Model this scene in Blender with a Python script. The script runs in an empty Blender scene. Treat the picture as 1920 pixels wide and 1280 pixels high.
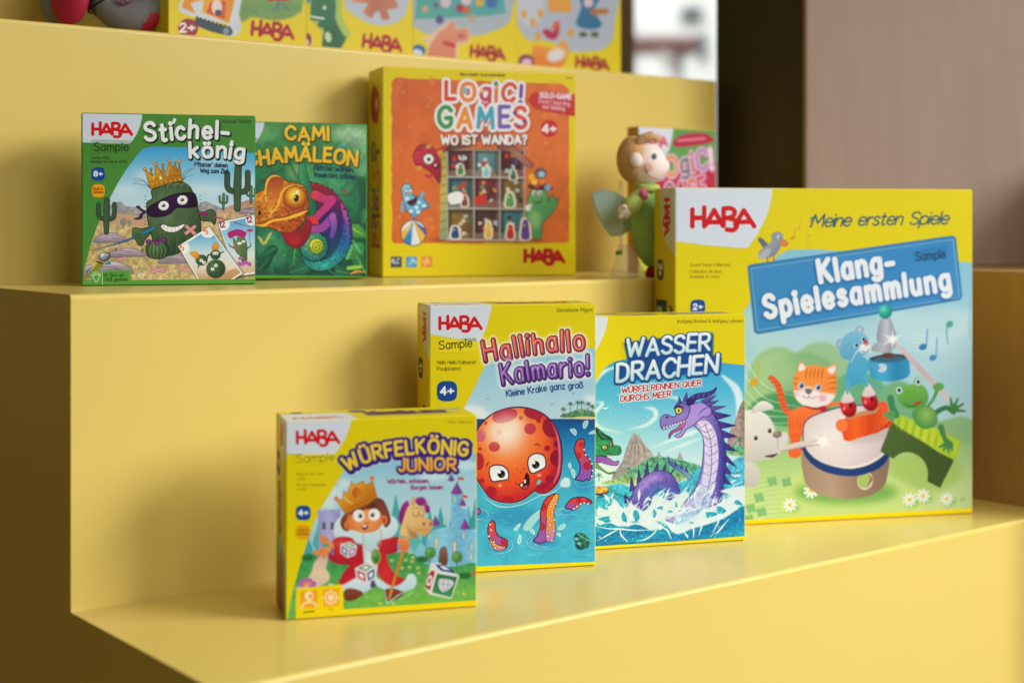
import bpy, bmesh, math, random
import numpy as np
from mathutils import Vector, Matrix
from mathutils.geometry import tessellate_polygon

SC = bpy.context.scene
COL = SC.collection
R = math.radians
CZ = 1.0                      # eye height above the floor; the shelf lies just below

# ---------------------------------------------------------------- camera
cam = bpy.data.cameras.new('camera')
cam_o = bpy.data.objects.new('camera', cam)
COL.objects.link(cam_o)
cam_o.location = (0, 0, CZ)
cam_o.rotation_euler = (R(90), 0, 0)
cam.sensor_width = 36.0
cam.lens = 2763 / 1920 * 36
cam.shift_y = -213 / 1920
cam.clip_start, cam.clip_end = .05, 200
cam.dof.use_dof = True
cam.dof.focus_distance = 1.19
cam.dof.aperture_fstop = 3.6
cam.dof.aperture_blades = 9
SC.camera = cam_o

# ---------------------------------------------------------------- light
world = bpy.data.worlds.new('World')
SC.world = world
world.use_nodes = True
bg = world.node_tree.nodes['Background']
bg.inputs[0].default_value = (1.0, .76, .28, 1)
bg.inputs[1].default_value = .145


def area(name, loc, target, sx, sy, power, col, spread=180):
    L = bpy.data.lights.new(name, 'AREA')
    L.shape, L.size, L.size_y, L.energy, L.color = 'RECTANGLE', sx, sy, power, col
    L.spread = R(spread)
    o = bpy.data.objects.new(name, L)
    COL.objects.link(o)
    o.location = loc
    o.rotation_euler = (Vector(target) - Vector(loc)).to_track_quat('-Z', 'Y').to_euler()
    return o


area('window_light', (2.05, .58, CZ + .92), (.30, .94, CZ - .54), 1.25, 1.0, 15, (.985, 1, 1), 74)      # tall shop window at the right
area('front_window_light', (1.55, -1.15, CZ + 1.0), (.15, 1.05, CZ - .2), 1.6, 1.0, 26, (.97, .99, 1))
area('overhead_fill', (.30, .75, CZ + 2.0), (.30, .80, 0), 1.4, 1.4, 5, (1, .99, .97))  # added fill from above that brightens treads and box tops
SC.view_settings.view_transform = 'Standard'
SC.view_settings.look = 'None'
SC.view_settings.exposure = 0
SC.view_settings.gamma = 1
SC.view_settings.use_curve_mapping = False

# ---------------------------------------------------------------- printed artwork: a small painting engine (numpy only)
def hexc(c):
    if isinstance(c, str):
        return np.array([int(c[i:i + 2], 16) / 255 for i in (0, 2, 4)], np.float32)
    return np.array(c, np.float32)


def crv(P, closed, n=7):
    """Catmull-Rom through the points P."""
    P = np.asarray(P, float)
    if len(P) < 3:
        return P
    Q = np.vstack([P[-1], P, P[0], P[1]]) if closed else np.vstack([2 * P[0] - P[1], P, 2 * P[-1] - P[-2]])
    m = len(P) if closed else len(P) - 1
    t = np.linspace(0, 1, n, endpoint=False)[:, None]
    out = []
    for i in range(m):
        a, b, c, d = Q[i], Q[i + 1], Q[i + 2], Q[i + 3]
        out.append(.5 * (2 * b + (c - a) * t + (2 * a - 5 * b + 4 * c - d) * t * t + (3 * b - a - 3 * c + d) * t ** 3))
    if not closed:
        out.append(P[-1:])
    return np.vstack(out)


def homog(src, dst):
    A = []
    for (x, y), (u, v) in zip(src, dst):
        A += [[x, y, 1, 0, 0, 0, -u * x, -u * y, -u], [0, 0, 0, x, y, 1, -v * x, -v * y, -v]]
    return np.linalg.svd(np.array(A, float))[2][-1].reshape(3, 3)


def blurm(m, r):
    r = int(round(r))
    if r < 1:
        return m
    for ax in (0, 1):
        for _ in range(3):
            p = [(0, 0), (0, 0)]
            p[ax] = (r + 1, r)
            c = np.cumsum(np.pad(m, p, mode='edge'), axis=ax, dtype=np.float64)
            k = 2 * r + 1
            m = ((c[k:] - c[:-k]) if ax == 0 else (c[:, k:] - c[:, :-k])) / k
    return m.astype(np.float32)


# single-stroke alphabet: cap height 100, x-height 66; '~' = smooth stroke, '.' = dot
GLYPHS = {
 'A': (70, '0 0 35 100 70 0|13 32 57 32'), 'B': (58, '0 0 0 100|~0 100 34 100 52 88 52 66 34 54 0 54|~0 54 38 54 58 42 58 14 38 0 0 0'),
 'C': (62, '~62 80 48 97 25 98 5 76 0 50 5 24 25 2 48 3 62 20'), 'D': (62, '0 0 0 100|~0 100 28 100 54 84 62 50 54 16 28 0 0 0'),
 'E': (48, '48 100 0 100 0 0 48 0|0 52 42 52'), 'F': (48, '48 100 0 100 0 0|0 50 40 50'),
 'G': (64, '~62 82 48 97 25 98 5 76 0 50 5 24 25 2 48 2 62 18 63 42|63 44 36 44'), 'H': (60, '0 0 0 100|60 0 60 100|0 52 60 52'),
 'I': (0, '0 0 0 100'), 'J': (40, '~40 100 40 26 30 4 14 0 0 14'), 'K': (56, '0 0 0 100|54 100 2 46|16 58 56 0'),
 'L': (46, '0 100 0 0 46 0'), 'M': (78, '0 0 8 100 39 30 70 100 78 0'), 'N': (62, '0 0 0 100 62 0 62 100'),
 'O': (70, '~35 100 10 88 0 50 10 12 35 0 60 12 70 50 60 88 35 100'), 'P': (56, '0 0 0 100|~0 100 34 100 56 90 56 62 34 48 0 48'),
 'Q': (70, '~35 100 10 88 0 50 10 12 35 0 60 12 70 50 60 88 35 100|46 24 72 -4'), 'R': (58, '0 0 0 100|~0 100 34 100 54 90 54 62 34 48 0 48|24 48 58 0'),
 'S': (52, '~50 84 38 98 16 98 2 84 4 64 26 52 46 40 52 20 40 3 16 1 0 15'), 'T': (60, '0 100 60 100|30 100 30 0'),
 'U': (60, '~0 100 0 30 10 6 30 0 50 6 60 30 60 100'), 'V': (64, '0 100 32 0 64 100'), 'W': (92, '0 100 22 0 46 74 70 0 92 100'),
 'X': (58, '0 0 58 100|0 100 58 0'), 'Y': (60, '0 100 30 50 60 100|30 50 30 0'), 'Z': (54, '0 100 54 100 0 0 56 0'),
 'a': (44, '~44 54 30 67 12 63 0 40 2 12 16 0 32 4 44 22|44 66 44 0'), 'b': (46, '0 100 0 0|~0 44 14 65 32 66 46 46 46 20 32 1 14 1 0 22'),
 'c': (40, '~40 55 27 67 11 62 0 42 0 22 11 3 27 0 40 11'), 'd': (46, '46 100 46 0|~46 44 32 66 14 65 0 44 0 20 14 1 32 1 46 22'),
 'e': (44, '~3 35 44 35 42 54 31 66 15 66 2 50 0 26 10 5 26 0 43 10'), 'f': (30, '~34 95 24 100 13 93 11 76 11 0|0 64 28 64'),
 'g': (44, '~44 56 30 67 12 63 0 42 2 16 16 2 32 6 44 24|~44 66 44 -8 37 -25 20 -30 4 -23'), 'h': (42, '0 0 0 100|~0 44 13 63 28 67 40 57 42 40 42 0'),
 'i': (0, '0 0 0 66|.0 93'), 'j': (8, '~8 66 8 -14 0 -28 -10 -26|.8 93'), 'k': (42, '0 0 0 100|40 66 2 30|12 40 42 0'), 'l': (0, '0 0 0 100'),
 'm': (70, '0 0 0 66|~0 44 11 63 23 66 33 56 35 40 35 0|~35 44 46 63 58 66 68 56 70 40 70 0'), 'n': (42, '0 0 0 66|~0 44 13 63 28 67 40 57 42 40 42 0'),
 'o': (48, '~24 67 6 58 0 33 6 8 24 0 42 8 48 33 42 58 24 67'), 'p': (46, '0 66 0 -30|~0 44 14 65 32 66 46 46 46 20 32 1 14 1 0 22'),
 'q': (46, '46 66 46 -30|~46 44 32 66 14 65 0 44 0 20 14 1 32 1 46 22'), 'r': (28, '0 0 0 66|~0 38 10 58 28 66'),
 's': (36, '~35 56 25 67 11 66 2 54 8 41 27 30 36 16 27 2 11 0 0 10'), 't': (30, '~12 92 12 14 19 1 30 4|0 66 28 66'),
 'u': (42, '~0 66 0 22 8 3 21 0 34 8 42 26|42 66 42 0'), 'v': (44, '0 66 22 0 44 66'), 'w': (64, '0 66 16 0 32 56 48 0 64 66'),
 'x': (40, '0 0 40 66|0 66 40 0'), 'y': (44, '0 66 22 2|44 66 14 -30'), 'z': (40, '0 66 40 66 0 0 42 0'),
 'ß': (48, '~0 0 0 70 8 94 24 100 39 90 37 70 26 58 43 44 48 22 37 4 18 3'),
 '0': (56, '~28 100 8 86 0 50 8 14 28 0 48 14 56 50 48 86 28 100'), '1': (24, '0 78 24 100 24 0'), '2': (50, '~2 76 12 96 34 99 48 82 42 58 20 28 0 0|0 0 52 0'),
 '3': (48, '~2 86 20 100 42 92 42 66 20 54|~20 54 46 46 50 18 30 0 10 2 0 14'), '4': (54, '40 0 40 100 0 30 54 30'),
 '5': (48, '46 100 8 100 4 58|~4 58 26 64 46 50 48 24 34 3 14 0 0 10'), '8': (50, '~25 54 6 64 6 88 25 100 44 88 44 64 25 54 4 40 4 12 25 0 46 12 46 40 25 54'),
 '+': (52, '0 46 52 46|26 72 26 20'), '!': (0, '0 34 0 100|.0 0'), '?': (44, '~0 82 12 98 34 98 44 78 34 58 22 46 22 32|.22 0'), '-': (34, '0 38 34 38'),
 '.': (0, '.0 0'), ',': (4, '4 4 0 -14'), "'": (0, '0 100 0 78'), '&': (60, '~60 0 12 70 16 94 32 98 40 82 30 64 4 36 4 12 24 0 46 10 58 36'),
}
for _u, _b in (('Ä', 'A'), ('Ö', 'O'), ('Ü', 'U'), ('ä', 'a'), ('ö', 'o'), ('ü', 'u')):
    _w, _g = GLYPHS[_b]
    _y = 124 if _b.isupper() else 92
    GLYPHS[_u] = (_w, _g + '|.%g %g|.%g %g' % (_w * .26, _y, _w * .74, _y))
# the word mark: tall right stem of H, B dropping below the line
MARK = ['0 0 0 21', '15 0 15 23.3', '0 10.5 15 10.5', '15 0 18.5 3.5 27.5 20 38.5 0.5', '19 5 37 5', '39.5 0.5 39.5 22',
        '~39.5 22 49 22 53.5 17.5 50 11.5 40 10', '~44 10 53 7.5 56.5 0.5 51.5 -5 43.5 -4.5', '~54 2 56 5.5 58 8', '55 3 65 19.5 78 -0.5', '57 5 72 5']


class Art:
    """A printed sheet: quad = its corners (TL TR BR BL) in drawing units, w x h texels."""

    def __init__(s, quad, w, h, bg):
        s.w, s.h = w, h
        s.img = np.ones((h, w, 3), np.float32) * hexc(bg)
        s.Hm = homog(quad, [(0, 0), (w, 0), (w, h), (0, h)])
        s.frame(0, 0, 1)
        c = np.mean(quad, axis=0)
        a = s.T([c[0] - 5, c[1], c[0] + 5, c[1], c[0], c[1] - 5, c[0], c[1] + 5])
        s.u0 = s.u = math.sqrt(np.linalg.norm(a[1] - a[0]) * np.linalg.norm(a[3] - a[2])) / 10   # texels per drawing unit

    def frame(s, x0, y0, k):
        """Draw in units k times finer, counted from x0, y0."""
        s.fr = (x0, y0, k)
        s.u = getattr(s, 'u0', 1.) / k

    def T(s, pts):
        P = np.asarray(pts, float).reshape(-1, 2) / s.fr[2] + s.fr[:2]
        q = np.c_[P, np.ones(len(P))] @ s.Hm.T
        return q[:, :2] / q[:, 2:]

    def rel(s, pts):
        return s.T(pts) / (s.w, s.h)

    # masks
    def pm(s, P):
        SS = 4
        P = np.asarray(P, float)
        Q = np.roll(P, -1, 0)
        r0 = int(max(0, math.floor(P[:, 1].min())))
        r1 = int(min(s.h, math.ceil(P[:, 1].max()) + 1))
        M = np.zeros((s.h, s.w), np.float32)
        if r1 <= r0:
            return M
        ys = r0 + (np.arange((r1 - r0) * SS) + .5) / SS
        acc = np.zeros((len(ys), s.w + 2))
        up = P[:, 1] < Q[:, 1]
        lo, hi = np.minimum(P[:, 1], Q[:, 1]), np.maximum(P[:, 1], Q[:, 1])
        e, r = np.nonzero((ys[None] >= lo[:, None]) & (ys[None] < hi[:, None]))
        x = P[e, 0] + (ys[r] - P[e, 1]) * (Q[e, 0] - P[e, 0]) / (Q[e, 1] - P[e, 1])
        x = np.clip(x, 0, s.w)
        i = np.floor(x).astype(int)
        f = x - i
        sg = np.where(up[e], 1., -1.)
        np.add.at(acc, (r, i), sg * (1 - f))
        np.add.at(acc, (r, i + 1), sg * f)
        cov = np.minimum(np.abs(np.cumsum(acc, 1))[:, :s.w], 1)
        M[r0:r1] = cov.reshape(r1 - r0, SS, s.w).mean(1)
        return M

    def field(s, polys, pad=8.):
        D = np.full((s.h, s.w), 1e3, np.float32)
        for P, R in polys:
            P = np.asarray(P, float)
            R = np.broadcast_to(np.asarray(R, float), (len(P),))
            if len(P) == 1:
                P, R = np.vstack([P, P + 1e-3]), np.r_[R, R]
            for a, b, ra, rb in zip(P[:-1], P[1:], R[:-1], R[1:]):
                m = max(ra, rb) + pad
                x0, x1 = int(max(0, min(a[0], b[0]) - m)), int(min(s.w, max(a[0], b[0]) + m + 1))
                y0, y1 = int(max(0, min(a[1], b[1]) - m)), int(min(s.h, max(a[1], b[1]) + m + 1))
                if x1 <= x0 or y1 <= y0:
                    continue
                X = np.arange(x0, x1)[None] + .5 - a[0]
                Y = np.arange(y0, y1)[:, None] + .5 - a[1]
                d = b - a
                t = np.clip((X * d[0] + Y * d[1]) / max(d @ d, 1e-9), 0, 1)
                W = np.hypot(X - t * d[0], Y - t * d[1]) - (ra + t * (rb - ra))
                D[y0:y1, x0:x1] = np.minimum(D[y0:y1, x0:x1], W)
        return D

    # painting
    def put(s, m, col, a=1.):
        ry = np.flatnonzero(m.max(1) > .002)
        if not len(ry):
            return
        y0, y1 = ry[0], ry[-1] + 1
        rx = np.flatnonzero(m[y0:y1].max(0) > .002)
        x0, x1 = rx[0], rx[-1] + 1
        m = m[y0:y1, x0:x1]
        if isinstance(col, tuple) and isinstance(col[0], str):
            k = col[0]
            if k in 'vhd':
                yy, xx = np.nonzero(m > .3)
                if not len(yy):
                    return
                X = (np.arange(x1 - x0)[None] - xx.min()) / max(1, np.ptp(xx))
                Y = (np.arange(y1 - y0)[:, None] - yy.min()) / max(1, np.ptp(yy))
                t = {'v': Y + 0 * X, 'h': X + 0 * Y, 'd': (X + Y) / 2}[k]
                st = col[1:]
            else:                                             # 'r', cx, cy, radius, colours from the centre out
                c = s.T(col[1:3])[0]
                t = np.hypot(np.arange(x0, x1)[None] + .5 - c[0], np.arange(y0, y1)[:, None] + .5 - c[1]) / (col[3] * s.u)
                st = col[4:]
            st = np.array([hexc(c) for c in st])
            t = np.clip(t, 0, 1) * (len(st) - 1)
            i = np.minimum(t.astype(int), len(st) - 2)
            f = (t - i)[..., None]
            c = st[i] * (1 - f) + st[i + 1] * f
        else:
            c = hexc(col)
        m = (m * a)[..., None]
        v = s.img[y0:y1, x0:x1]
        v += (c - v) * m

    def F(s, pts, col, sm=1, bl=0, a=1., cl=None, ol=None, ow=0):
        """Fill a closed outline; ol / ow = contour colour and width; bl = soft edge; cl = clip mask."""
        P = np.asarray(pts, float).reshape(-1, 2)
        if sm:
            P = crv(P, True)
        P = s.T(P)
        m = s.pm(P)
        if bl:
            m = blurm(m, bl * s.u)
        if cl is not None:
            m = m * cl
        s.put(m, col, a)
        if ol is not None:
            d = s.field([(np.vstack([P, P[:1]]), ow * s.u / 2)], 2)
            q = np.clip(.5 - d, 0, 1)
            s.put(q if cl is None else q * cl, ol)
        return m

    def E(s, x, y, rx, ry=None, rot=0, col='000000', **k):
        ry = rx if ry is None else ry
        t = np.linspace(0, 2 * math.pi, 28, endpoint=False)
        c, n = math.cos(math.radians(rot)), math.sin(math.radians(rot))
        X, Y = rx * np.cos(t), ry * np.sin(t)
        return s.F(np.c_[x + X * c - Y * n, y + X * n + Y * c], col, sm=0, **k)

    def S(s, pts, w, col, sm=1, bl=0, a=1., cl=None, ol=None, ow=0, dash=0):
        """Brush stroke; w = width or list of widths along it."""
        P = np.asarray(pts, float).reshape(-1, 2)
        n = len(P)
        W = np.interp(np.linspace(0, 1, n), np.linspace(0, 1, np.size(w)), np.atleast_1d(np.asarray(w, float)))
        if sm and n > 2:
            Q = crv(P, False)
            W = np.interp(np.linspace(0, 1, len(Q)), np.linspace(0, 1, n), W)
            P = Q
        P = s.T(P)
        d = s.field([(P, W * s.u / 2)], ow * s.u + 3)
        if ol is not None:
            q = np.clip(.5 - d + ow * s.u, 0, 1)
            s.put(q if cl is None else q * cl, ol, a)
        m = np.clip(.5 - d, 0, 1)
        if bl:
            m = blurm(m, bl * s.u)
        if cl is not None:
            m = m * cl
        s.put(m, col, a)
        return m

    def grain(s, m, amp, cell, seed=1, col=None):
        g = np.random.RandomState(seed)
        c = max(5, cell * s.u)
        v = 0
        for f, wt in ((1., .65), (2.3, .35)):
            q = c / f
            n = g.rand(int(s.h / q) + 3, int(s.w / q) + 3).astype(np.float32)
            yy, xx = np.arange(s.h) / q, np.arange(s.w) / q
            yi, xi = yy.astype(int), xx.astype(int)
            fy, fx = (yy - yi)[:, None], (xx - xi)[None]
            fy, fx = fy * fy * (3 - 2 * fy), fx * fx * (3 - 2 * fx)
            v = v + wt * ((n[yi][:, xi] * (1 - fx) + n[yi][:, xi + 1] * fx) * (1 - fy) + (n[yi + 1][:, xi] * (1 - fx) + n[yi + 1][:, xi + 1] * fx) * fy)
        if col is None:
            s.img = np.clip(s.img * (1 + (m * (v - .5) * 2 * amp)[..., None]), 0, 1)
        else:
            s.put(m * np.clip((v - .5) * 3, 0, 1), col, amp)

    def strokes_of(s, txt, x, y, h, sx=1., gap=22, rot=0, slant=0., path=None, jit=0., seed=3, fit=None):
        """[(letter, [polylines in drawing units])] of a line of text whose baseline starts at x, y."""
        g = np.random.RandomState(seed)
        adv, xs = 0., []
        for ch in txt:
            if ch == ' ':
                adv += 42
                xs.append(None)
                continue
            xs.append(adv)
            adv += GLYPHS[ch][0] + gap
        k = h / 100.
        if fit:
            sx = fit / (max(adv - gap, 1) * k)
        c, n = math.cos(math.radians(rot)), math.sin(math.radians(rot))
        if path is not None:
            PP = crv(np.asarray(path, float).reshape(-1, 2), False, 20)
            L = np.r_[0, np.cumsum(np.hypot(*np.diff(PP, axis=0).T))]
            sx = L[-1] / (max(adv - gap, 1) * k)
        out = []
        for ch, a0 in zip(txt, xs):
            if a0 is None:
                continue
            w, gl = GLYPHS[ch]
            jy, jr, js = g.randn() * jit * 6, g.randn() * jit * .07, 1 + g.randn() * jit * .05
            polys = []
            for st in gl.split('|'):
                smooth, dot = st[0] == '~', st[0] == '.'
                q = np.array([float(v) for v in st.lstrip('~.').split()]).reshape(-1, 2)
                if smooth:
                    q = crv(q, False, 5)
                q = (q - (w / 2, 40)) * js
                q = np.c_[q[:, 0] + q[:, 1] * jr, q[:, 1] - q[:, 0] * jr] + (w / 2, 40 + jy)
                q[:, 0] = (q[:, 0] + q[:, 1] * slant) * sx * k
                q[:, 1] *= k
                if path is not None:
                    mid = (a0 + w / 2) * sx * k
                    bx, by = np.interp(mid, L, PP[:, 0]), np.interp(mid, L, PP[:, 1])
                    ex, ey = np.interp(mid + 2, L, PP[:, 0]) - np.interp(mid - 2, L, PP[:, 0]), np.interp(mid + 2, L, PP[:, 1]) - np.interp(mid - 2, L, PP[:, 1])
                    th = math.atan2(ey, ex)
                    qx = q[:, 0] - w / 2 * sx * k
                    q = np.c_[bx + qx * math.cos(th) + q[:, 1] * math.sin(th), by + qx * math.sin(th) - q[:, 1] * math.cos(th)]
                else:
                    qx = q[:, 0] + a0 * sx * k
                    q = np.c_[x + qx * c + q[:, 1] * n, y + qx * n - q[:, 1] * c]
                polys.append((q, dot))
            out.append((ch, polys))
        return out

    def X(s, txt, x, y, h, w, col, lay=(), hi=None, a=1., sh=None, **k):
        """Lettering. w = stroke width; lay = ((extra width, colour, dx, dy, blur), ...) painted below; col may be a list, one per letter; hi = (colour, alpha) gloss."""
        L = s.strokes_of(txt, x, y, h, **k)
        ps = lambda polys, dx=0, dy=0: [(s.T(q + (dx, dy)), w * s.u / 2 * (1.25 if dot else 1)) for q, dot in polys]
        allp = [p for _c, pl in L for p in pl]
        for e, c, dx, dy, b in lay:
            m = np.clip(.5 - s.field(ps(allp, dx, dy), e * s.u + 3) + e * s.u, 0, 1)
            s.put(blurm(m, b * s.u) if b else m, c)
        if isinstance(col, list):
            for i, (_c, pl) in enumerate(L):
                s.put(np.clip(.5 - s.field(ps(pl)), 0, 1), col[i % len(col)], a)
            return
        d = s.field(ps(allp))
        s.put(np.clip(.5 - d, 0, 1), col, a)
        if sh:                                                # darker lower right edge of each letter
            d2 = s.field(ps(allp, -w * .16, -w * .16))
            s.put(np.clip(.5 - d, 0, 1) * np.clip(.5 + d2 + w * s.u * .12, 0, 1), sh[0], sh[1])
        if hi:
            d3 = s.field([(p, r * .22) for p, r in ps(allp, -w * .17, -w * .17)])
            s.put(blurm(np.clip(.5 - d3, 0, 1), .3 * w * s.u * .2), hi[0], hi[1])

    def mark(s, x, y, wd, col='d2040f', w=5.6, rot=0, ky=1., lay=()):
        """The red word mark, wd wide; x, y = foot of its first stem."""
        k = wd / 78.
        c, n = math.cos(math.radians(rot)), math.sin(math.radians(rot))
        ps = []
        for st in MARK:
            q = np.array([float(v) for v in st.lstrip('~').split()]).reshape(-1, 2)
            if st[0] == '~':
                q = crv(q, False, 5)
            q = q * (k, -k * ky)
            ps.append((s.T(np.c_[x + q[:, 0] * c - q[:, 1] * n, y + q[:, 0] * n + q[:, 1] * c]), w * k * s.u / 2))
        d = s.field(ps)
        for e, cc in lay:
            s.put(np.clip(.5 - d + e * s.u, 0, 1), cc)
        s.put(np.clip(.5 - d, 0, 1), col)
# ---------------------------------------------------------------- the covers
YEL, WHT, BLU, RED = 'e0d000', 'd5dfec', '0b4f9c', 'cf0512'


def badge(A, x, y, r, txt='4+', col=BLU, th=None):
    t = np.linspace(0, 2 * math.pi, 40, endpoint=False)
    c, n = np.cos(t), np.sin(t)
    e = .62
    A.F(np.c_[x + r * np.sign(c) * abs(c) ** e, y + r * np.sign(n) * abs(n) ** e], col, sm=0)
    if txt:
        h = th or r * .72
        A.X(txt, x - r * .62, y + h * .45, h, r * .19, 'eef2f8', fit=r * 1.25)


def cover_octopus():
    A = Art([(805, 572), (1116.5, 571.5), (1117, 1060), (805, 1079.1)], 500, 770, YEL)
    A.frame(770, 550, 2.3694)
    sky = A.F([90, 1215, 96, 1020, 130, 850, 180, 660, 243, 500, 330, 325, 372, 285, 450, 262, 600, 250, 830, 250, 830, 1190, 560, 1202, 300, 1212], ('v', '93cbe6', 'bcd8e8', 'c6dcea', 'c6dcea'), sm=0)
    for x, y, rx, ry in ((270, 520, 60, 26), (235, 530, 40, 22), (310, 540, 50, 20), (795, 470, 26, 14), (815, 480, 26, 12)):
        A.E(x, y, rx, ry, col='e9eff4', bl=7, a=.75, cl=sky)
    for x, y in ((342, 468), (628, 494), (722, 448)):
        A.S([x - 7, y - 3, x, y + 2, x + 8, y - 4], 2, '6a8aa0')
    sea = A.F([60, 558, 300, 558, 560, 560, 840, 560, 840, 1192, 560, 1202, 300, 1212, 60, 1222], ('v', '0b4a88', '1f86bf', '38a8d2', '48b8da', '4abade', '4abade', '46b6dc'), sm=0, cl=sky)
    A.grain(sea, .05, 26, 2)
    A.frame(890, 740, 3.765)
    R = np.random.RandomState(4)
    for x, y, rx, ry in ((300, 860, 190, 70), (650, 840, 60, 26), (770, 650, 70, 40), (170, 1060, 90, 60), (490, 1040, 110, 46), (40, 850, 60, 40)):
        A.E(x, y, rx, ry, col='2a8cc4', bl=18, a=.6, cl=sea)
    for _ in range(46):
        x, y, L = R.uniform(20, 840), R.uniform(640, 1150), R.uniform(20, 70)
        A.S([x, y, x + L * .5, y + R.uniform(-5, 9), x + L, y + R.uniform(-6, 6)], [1, 3, 1], 'c4e6f0', a=.75, cl=sea)
    for cx, cy, rx, ry in ((170, 1060, 100, 62), (490, 1040, 120, 54), (650, 830, 80, 34), (770, 620, 80, 34), (30, 850, 70, 44)):
        for k in (1, .78, .6):
            t0 = R.uniform(0, 6)
            t = np.linspace(t0, t0 + 3.6, 9)
            A.S(np.c_[cx + rx * k * np.cos(t), cy + ry * k * np.sin(t)], [1, 3.4, 1], 'd4eef4', a=.85, cl=sea)
    # island
    A.F([600, 165, 640, 158, 720, 150, 800, 148, 850, 160, 850, 178, 720, 176], 'd8cfa0')
    A.F([605, 160, 620, 140, 660, 132, 700, 116, 750, 104, 800, 112, 850, 140, 850, 160, 760, 156, 680, 164], ('v', '8fb890', '3f7c58'))
    A.grain(A.F([620, 150, 700, 120, 800, 116, 850, 150, 740, 158], '4f8a60', a=.4), .35, 10, 3)
    for x, y, h in ((622, 150, 40), (672, 135, 62), (722, 115, 50), (752, 112, 48), (796, 118, 44), (826, 130, 36)):
        A.S([x, y, x + 3, y - h], 4, '6a5a40')
        for dx, dy in ((-22, 6), (-18, -8), (-4, -16), (14, -12), (24, 0), (20, 12)):
            A.S([x + 3, y - h, x + 3 + dx * .6, y - h + dy * .9 - 4, x + 3 + dx, y - h + dy + 4], [5, 4, 1], '2f6b50')
    # octopus head
    H = [16, 255, 60, 190, 130, 135, 220, 100, 320, 90, 420, 108, 500, 150, 560, 215, 598, 300, 616, 400, 615, 500, 600, 590, 560, 655, 500, 695, 450, 692, 424, 680, 380, 715, 330, 745, 260, 762, 180, 755, 110, 725, 60, 660, 16, 590, -24, 480, -22, 340]
    A.S(H[20:], 16, 'cfeaf2', cl=sea, a=.8)
    m = A.F(H, ('r', 225, 285, 440, 'f4e0d4', 'f0bfa0', 'ee8c50', 'ea6e34', 'e2562e', 'c83038'), ol='3a0c38', ow=9)
    A.F([470, 130, 560, 190, 640, 400, 620, 640, 480, 720, 440, 690, 540, 640, 570, 450, 540, 260], '94103f', bl=26, a=.75, cl=m)
    A.F([60, 640, 200, 730, 420, 700, 430, 640, 560, 660, 520, 730, 200, 800, 20, 700], 'c22434', bl=20, a=.55, cl=m)
    for x, y, rx, ry, r, c in ((215, 150, 92, 48, -14, 'b82a48'), (415, 135, 70, 40, 16, 'a8203e'), (540, 235, 60, 72, -20, '98143c'), (326, 166, 15, 15, 0, 'c63a40'), (452, 185, 17, 16, 0, 'b0223e'),
                               (392, 242, 42, 40, 0, 'c4384c'), (175, 262, 22, 20, 0, 'e09aa4'), (140, 368, 40, 35, 0, 'c8404c'), (42, 290, 38, 44, 10, 'd06a80'), (40, 382, 14, 14, 0, 'c43a40'),
                               (78, 200, 14, 12, 0, 'b83048'), (30, 470, 38, 62, 0, 'b82038'), (512, 380, 22, 20, 0, 'a41c3c'), (578, 450, 46, 56, 0, '8c0c3a'), (534, 596, 32, 28, 0, '9a143c'),
                               (118, 684, 40, 40, 20, 'b01c3a'), (236, 745, 42, 30, 0, 'b41e38'), (480, 650, 50, 24, -20, 'a81838'), (50, 606, 22, 20, 0, 'b82038'), (575, 350, 18, 22, 0, '8c0c3a')):
        A.E(x, y, rx, ry, r, col=c, cl=m, a=.92)
    A.E(215, 235, 130, 95, -14, col='fbf0e6', bl=30, a=.62, cl=m)
    A.S([545, 195, 585, 300, 600, 420, 592, 540, 560, 620], [4, 16, 18, 10], 'eaa0c0', cl=m, a=.75, bl=2)
    for x, y in ((150, 630), (185, 640), (210, 620), (232, 650), (245, 612), (278, 562), (302, 530), (325, 550), (352, 522), (418, 574), (440, 545), (465, 592), (494, 566), (523, 535), (168, 652)):
        A.E(x, y, 6.5, 5, col='b8402a')
    A.E(180, 640, 14, 9, col='f6c0a0', bl=3)
    A.E(456, 570, 14, 9, col='f6c0a0', bl=3)
    for P, px, py in (([104, 545, 112, 510, 150, 496, 200, 502, 232, 530, 242, 570, 232, 598, 180, 606, 130, 612, 112, 585], 190, 560), ([376, 490, 384, 446, 415, 420, 460, 418, 494, 440, 503, 480, 496, 515, 450, 540, 410, 556, 388, 535], 432, 496)):
        q = A.F(P, ('v', 'dfe6f0', 'f4f6fa'), ol='3c1440', ow=8)
        A.E(px, py, 27, 27, col='17121c', cl=q)
        A.E(px - 14, py - 14, 11, 11, col='f6f6fa', cl=q)
        A.E(px + 8, py + 12, 6, 5, col='7a7a92', cl=q)
    A.S([84, 508, 92, 485, 108, 476], [3, 7, 3], '4a1020')
    A.S([420, 360, 440, 350, 464, 364], [3, 7, 3], '4a1020')
    q = A.F([318, 636, 350, 610, 366, 556, 384, 580, 386, 630, 372, 662, 345, 668, 328, 650], '4a0c22', ol='2c0818', ow=6)
    A.E(362, 655, 26, 14, -20, col='c0405a', cl=q)
    A.F([320, 632, 342, 624, 338, 650, 326, 648], 'f2f2f4', sm=0)
    A.F([346, 606, 362, 598, 364, 622, 352, 626], 'f2f2f4', sm=0)
    A.S([288, 620, 300, 632, 320, 634, 350, 612], [4, 6, 4], '4a1020')
    A.F([438, 640, 446, 605, 470, 602, 466, 624], '7cc4c8', ol='3a8898', ow=3)
    A.S([60, 720, 180, 790, 330, 775, 460, 715, 540, 700, 620, 640], [3, 9, 4, 8, 3], 'd8f0f4', a=.8, cl=sea)
    A.F([600, 640, 625, 592, 660, 588, 676, 620, 665, 652, 630, 655], 'dff0f4', bl=3, a=.9)
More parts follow.
